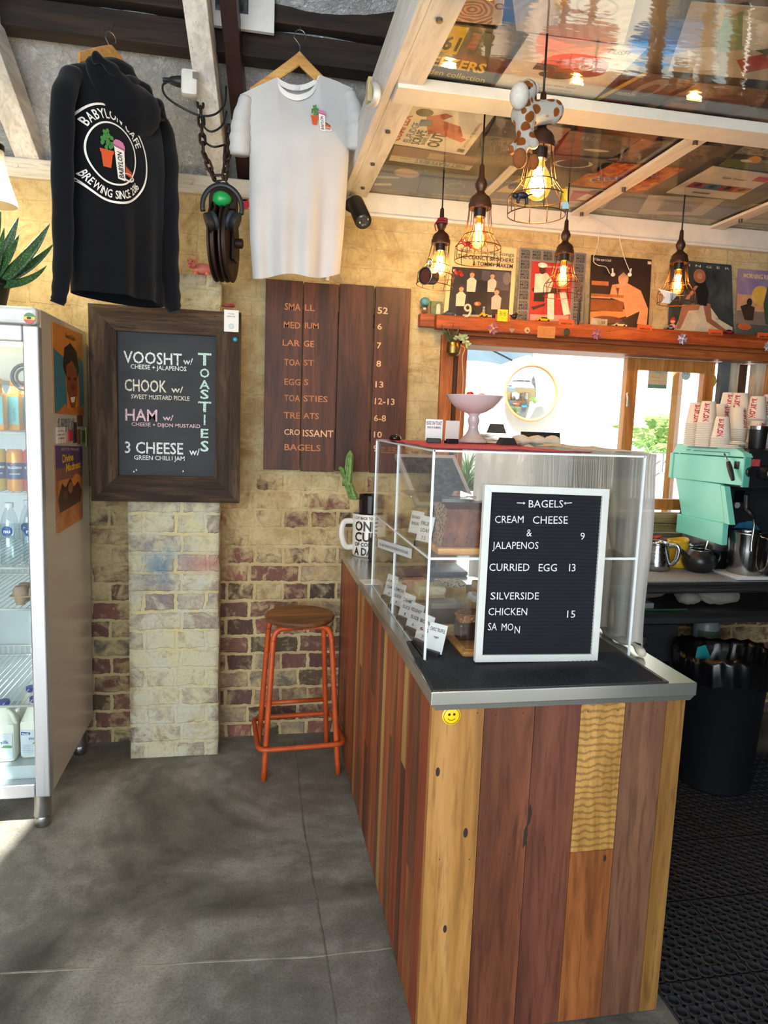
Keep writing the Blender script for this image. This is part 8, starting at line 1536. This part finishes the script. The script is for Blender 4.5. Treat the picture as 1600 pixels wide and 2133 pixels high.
# sleeves and notes stuck on the fridge side
FX = fx1+.0005
def side_sleeve(label, px, base, shapes):
    q = [at(x, y, X=FX) for x, y in px]
    def Pf(u, v, d): p = (q[0]*(1-u)+q[1]*u)*(1-v)+(q[3]*(1-u)+q[2]*u)*v; return p+V((d+.0035, 0, 0))
    return sleeve_thing('record_sleeve', label, Pf, .003, base, shapes, 'record sleeves on the fridge side')
side_sleeve('orange and blue record sleeve with a dark haired face high on the fridge side', [(107, 670), (170, 696), (173, 866), (112, 860)], '#c77d24', [('#2f6d82', ('p', [(.0, .28), (.34, .36), (.40, .95), (.0, 1.0)])), ('#3f8296', ('p', [(.82, .30), (1, .34), (1, .86), (.84, .9)])), ('#17110e', ('p', [(.28, .46), (.34, .24), (.54, .16), (.76, .24), (.84, .46), (.74, .60), (.42, .60)])), ('#7d4527', ('p', [(.38, .44), (.58, .36), (.76, .46), (.76, .70), (.66, .92), (.52, .92), (.40, .72)])), ('#b5693a', ('p', [(.05, 1.0), (.34, .88), (.5, .97), (.78, .88), (.97, .96), (.98, 1.0)])), ('#e6e0d6', ('p', [(.50, .80), (.68, .78), (.64, .85), (.54, .86)])), ('#2b1710', ('e', .48, .58, .045, .02)), ('#2b1710', ('e', .68, .57, .045, .02)), ('#5d301b', ('e', .60, .68, .06, .035)), ('#1f1712', ('t', 'Sweet Guitar', .38, .12, .06, .34, (1, 0), (0, -1), .01))])
side_sleeve('purple and orange record sleeve lettered in yellow lower on the fridge side', [(112, 928), (170, 930), (171, 1080), (118, 1112)], blot('#8a4f28', '#b5743c', '#c98d50', 5), [('#54406b', ('p', [(0, 0), (1, 0), (1, .26), (0, .26)])), ('#84584f', ('r', 0, .26, 1, .40)), ('#d48a3f', ('e', .74, .44, .16, .08)), ('#4a2c20', ('p', [(.05, .62), (.2, .44), (.32, .5), (.5, .40), (.62, .52), (.8, .46), (.95, .60), (.9, .74), (.1, .78)])), ('#8d6046', ('e', .5, .52, .09, .07)), ('#6b3d26', ('e', .3, .6, .08, .06)), ('#c9b6a4', ('t', 'BETTE MIDLER', .2, .055, .03, .66, (1, 0), (0, -1), .0)), ('#e3c02c', ('t', 'Divine', .22, .20, .10, .40, (1, -.05), (.1, -1), .02)), ('#e3c02c', ('t', 'Madness', .34, .31, .10, .56, (1, -.05), (.1, -1), .02))])
def note(nm, px0, py0, px1, py1, c1, lb, off=.001, txt=None):
    a, c = at(px0, py0, X=FX), at(px1, py1, X=FX); b = MB(); b.box((FX, a.y, min(a.z, c.z)), (FX+off, c.y, max(a.z, c.z))); o = tag(b.build(nm, c1 if not isinstance(c1, str) else plain(c1, .5, 0, .25, 0, 50)), lb, nm.replace('_', ' '))
    if txt:
        b = MB(); w_ = c.y-a.y
        for k, s in enumerate(txt): b.text(s, frame((FX+off+.0004, a.y+.1*w_, max(a.z, c.z)-.018-.014*k), Y_, Z_), h=.008, w=w_*.7)
        b.build('handwriting', m_ink, o)
note('photo_strip', 120, 872, 155, 898, blot('#2c3034', '#7d8286', '#c4c6c6', 40), 'grey photo strip on the fridge side between the two sleeves', .0015)
note('paper_note', 117, 890, 136, 922, '#d6d5d0', 'small white handwritten note on the fridge side', .0025, ('order', 'milk and', 'coffee'))
note('magnet', 141, 896, 148, 918, '#b5273a', 'red figure shaped magnet on the fridge side', .006); note('magnet', 151, 880, 158, 922, '#2c2a28', 'long black magnet strip on the fridge side', .005)
note('picture_card', 160, 866, 172, 888, '#6d4a32', 'brown framed picture card near the rear of the fridge side', .002); note('picture_card', 160, 895, 167, 925, '#8a5a34', 'tan picture card under the framed one on the fridge side', .002); note('magnet', 168, 897, 175, 922, '#5a6a3c', 'green oval magnet near the rear of the fridge side', .004); note('magnet', 177, 890, 181, 930, '#8a9a44', 'lime green magnet at the rear edge of the fridge side', .006)

# ================================================================== OUTSIDE THE WINDOW
b = MB(); b.box((-6, YW+.25, -.12), (14, 12, -.02)); struct(b.build('ground_yard', plain('#b9b4a8', .9, 0, .1)))
b = MB(); b.box((-6, 7.1, -.05), (14, 7.3, 3.3)); struct(b.build('wall_yard', plain('#dcdcd6', .9, 0, .03)))
mr = thing('convex_mirror', 'round convex safety mirror with an orange rim on the white yard wall', 'mirror', (2.83, 7.0, 1.95)); b = MB(); rings = []
for k in range(13): q = k/12; r = .275*q; rings.append([(2.83+max(r, .0005)*cos(a), 6.985-.07*(1-q*q), 1.955+max(r, .0005)*sin(a)) for a in [2*pi*i/40 for i in range(40)]])
b.loft(rings, True, False); b.build('mirror_face', metal('#e9ecee', .02, None, 0), mr, smooth='all'); b = MB(); b.ring((2.83, 6.985, 1.955), .285, .014, 44, 8, 'Y'); b.build('mirror_rim', plain('#d98c5c', .4), mr, smooth='all'); b = MB(); b.tube([(2.83, 7.0, 1.955), (2.83, 7.1, 1.955)], .03, 10); b.build('mirror_bracket', m_al, mr)
um = thing('patio_umbrella', 'pale blue grey patio umbrella seen at the top left of the servery window', 'umbrella', (1.25, 5.75, -.02)); b = MB(); rings = []
for r, z in ((.02, 2.56), (.5, 2.44), (1.0, 2.20)): rings.append([(1.25+r*cos(a), 5.75+r*sin(a), z-(.05*r*(1-abs(cos(a*4))))) for a in [2*pi*i/64 for i in range(64)]])
b.loft(rings, True, False); b.build('canopy', cloth('#7d97a8', None, .9, 200, .1, .35), um, smooth='all'); b = MB(); b.tube([(1.25, 5.75, -.02), (1.25, 5.75, 2.56)], .022, 12); b.build('pole', m_al, um)
for k in range(8): a = k*pi/4+.2; b = MB(); b.tube([(1.25, 5.75, 2.52), (1.25+.98*cos(a), 5.75+.98*sin(a), 2.175)], .008, 6); b.build('rib', plain('#4d5c66', .5), um)
def pot_plant(label, x, y, r, h, n_l, L_, c1, broad, sd, potc='#cfc9c0', name='potted_plant'):
    t = thing(name, label, 'plant', (x, y, -.02)); b = MB(); b.lathe([(0, -.02), (r*.75, -.02), (r, h), (r*.92, h), (r*.88, h-.03), (0, h-.03)], 28, (x, y, 0)); b.build('pot', plain(potc, .7), t, smooth=True); rr = random.Random(sd); b = MB()
    for k in range(n_l):
        a = rr.uniform(0, 2*pi); e_ = rr.uniform(.3, 1.15); l_ = L_*rr.uniform(.6, 1); p0 = V((x+rr.uniform(-.3, .3)*r, y+rr.uniform(-.3, .3)*r, h)); d = V((cos(a)*sin(e_), sin(a)*sin(e_), cos(e_))); pts = [p0+d*(l_*i/7)-Z_*(.35*l_*(i/7)**2) for i in range(8)]; s_ = d.cross(Z_).normalized()
        if broad:   # fronds with leaflets
            b.tube(pts, .006, 5)
            for i in range(2, 8):
                for sg in (-1, 1): q = pts[i]; tip = q+s_*(sg*.16*l_)+d*(.10*l_)-Z_*.05; b.put([q, q.lerp(tip, .5)+Z_*.02, tip, q.lerp(tip, .5)-d*.03], [(0, 1, 2, 3)])
        else:
            b.loft([[p-s_*(.011*(1-i/7.5)), p+Z_*.003, p+s_*(.011*(1-i/7.5))] for i, p in enumerate(pts)], False, False, False)
    b.build('foliage', plain(c1, .6, 0, .3, 0, 6), t); return t
pot_plant('palm in a big white pot outside the glazed sash', 3.42, 5.6, .26, 1.42, 30, .58, '#9dbf72', True, 3, '#d3d5d6'); pot_plant('grassy plant in a pale pot outside the left of the servery window', 1.80, 5.75, .16, 1.05, 130, .62, '#7d9a55', False, 5, '#c9b3a4'); pot_plant('second grassy plant in a pale pot beside the first outside', 2.38, 6.2, .16, 1.05, 110, .6, '#86a05c', False, 8, '#c9b3a4')
dd = thing('yard_door', 'open timber framed glass door standing in the yard beyond the sash', 'door', (3.0, 4.3, -.02)); b = MB(); M = frame((2.72, 4.25, -.02), (.55, .42, 0), Z_)
for x0, x1, z0, z1 in ((0, .075, 0, 2.12), (.52, .595, 0, 2.12), (.075, .52, 2.04, 2.12), (.075, .52, 0, .2)): b.M = M; b.box((x0, z0, -.02), (x1, z1, .02))
b.build('door_frame', m_sash, dd); b = MB(); b.M = M; b.box((.075, .2, -.004), (.52, 2.04, .004)); b.build('door_pane', clear((.80, .88, .95), 1, .10, .03, .5), dd)
def out_stool(label, x, y, c1, h):  # unseen tables, added for their coloured reflections in the ceiling sheet
    t = thing('reflection_table', label, 'table', (x, y, -.02)); b = MB(); b.lathe([(0, h-.03), (.27, h-.03), (.28, h-.015), (.27, h), (0, h)], 36, (x, y, 0)); b.build('table_top', plain(c1, .4), t, smooth=True)
    for k in range(4): a = k*pi/2+.5; b = MB(); b.tube([(x+.12*cos(a), y+.12*sin(a), h-.03), (x+.2*cos(a), y+.2*sin(a), -.02)], .014, 8); b.build('leg', plain(c1, .4), t)
out_stool('tall orange red round table in the yard behind the muslin cloth', 2.18, 4.95, '#e0401f', 1.06); out_stool('tall blue round table in the yard behind the espresso machine', 2.90, 5.0, '#1f93d6', .92); out_stool('tall blue round table in the yard left of the orange red one', 1.50, 4.70, '#1f93d6', 1.0)
# stickers on the sash glass
gy = sy+.0195
def disc_st(px, py, r, c1, lb, cat='sticker'): c = at(px, py, Y=gy); b = MB(); b.lathe([(0, 0), (r, 0), (r, -.0008), (0, -.0008)], 28, (c.x, gy, c.z), ax='Y'); return tag(b.build('window_sticker', plain(c1, .5, 0, .08), ), lb, cat), c
s1_, c = disc_st(1429, 781, .027, '#b9cdd0', 'round pale blue smiling sticker on the sash glass'); b = MB(); M = frame((c.x, gy-.0012, c.z), X_, Z_); b.disc(M, .025, 24, .0235)
for s in (-1, 1): b.disc(M @ Matrix.Translation(V((s*.008, .006, 0))), .004, 10)
b.stroke([(.012*sin(t_), -.002-.010*cos(t_)) for t_ in [(-1+2*i/10) for i in range(11)]], M, .0016); b.build('smile', plain('#5f8890'), s1_)
s2_, c = disc_st(1478, 793, .043, '#c9a44a', 'round yellow sticker with a lighthouse shape on the sash glass'); b = MB(); M = frame((c.x, gy-.0012, c.z), X_, Z_); b.m = 0; b.put([M @ V(p) for p in ((-.013, -.035, 0), (.013, -.035, 0), (.006, .012, 0), (-.006, .012, 0))], [(0, 1, 2, 3)]); b.m = 1; b.put([M @ V(p) for p in ((-.02, .014, 0), (.02, .014, 0), (.012, .026, 0), (-.012, .026, 0))], [(0, 1, 2, 3)]); b.disc(M, .0415, 28, .0395); b.build('lighthouse', [plain('#c5cfc4'), plain('#6d7f5c')], s2_)
a, c = at(1352, 768, Y=gy), at(1388, 810, Y=gy); b = MB(); b.box((a.x, gy-.001, c.z), (c.x, gy, a.z)); po_ = tag(b.build('window_poster', plain('#b9ae8d', .6, 0, .1)), 'small cream and green notice taped in the corner of the sash glass', 'notice'); b = MB(); b.m = 0; b.put([(a.x, gy-.0014, c.z), (c.x, gy-.0014, c.z), (c.x, gy-.0014, c.z+.02), (a.x, gy-.0014, c.z+.02)], [(0, 1, 2, 3)]); b.m = 1; b.text('shop', frame(((a.x+c.x)/2, gy-.0014, a.z-.02), X_, Z_), h=.012, w=.035, align='C'); b.m = 2; b.text('Weekend', frame((a.x+.015, gy-.0014, a.z-.048), X_, Z_), h=.009, w=.055); b.text('by the sea', frame((a.x+.015, gy-.0014, a.z-.066), X_, Z_), h=.008, w=.06); b.build('print', [plain('#5f8f80'), plain('#4d8585'), plain('#b5703f')], po_)
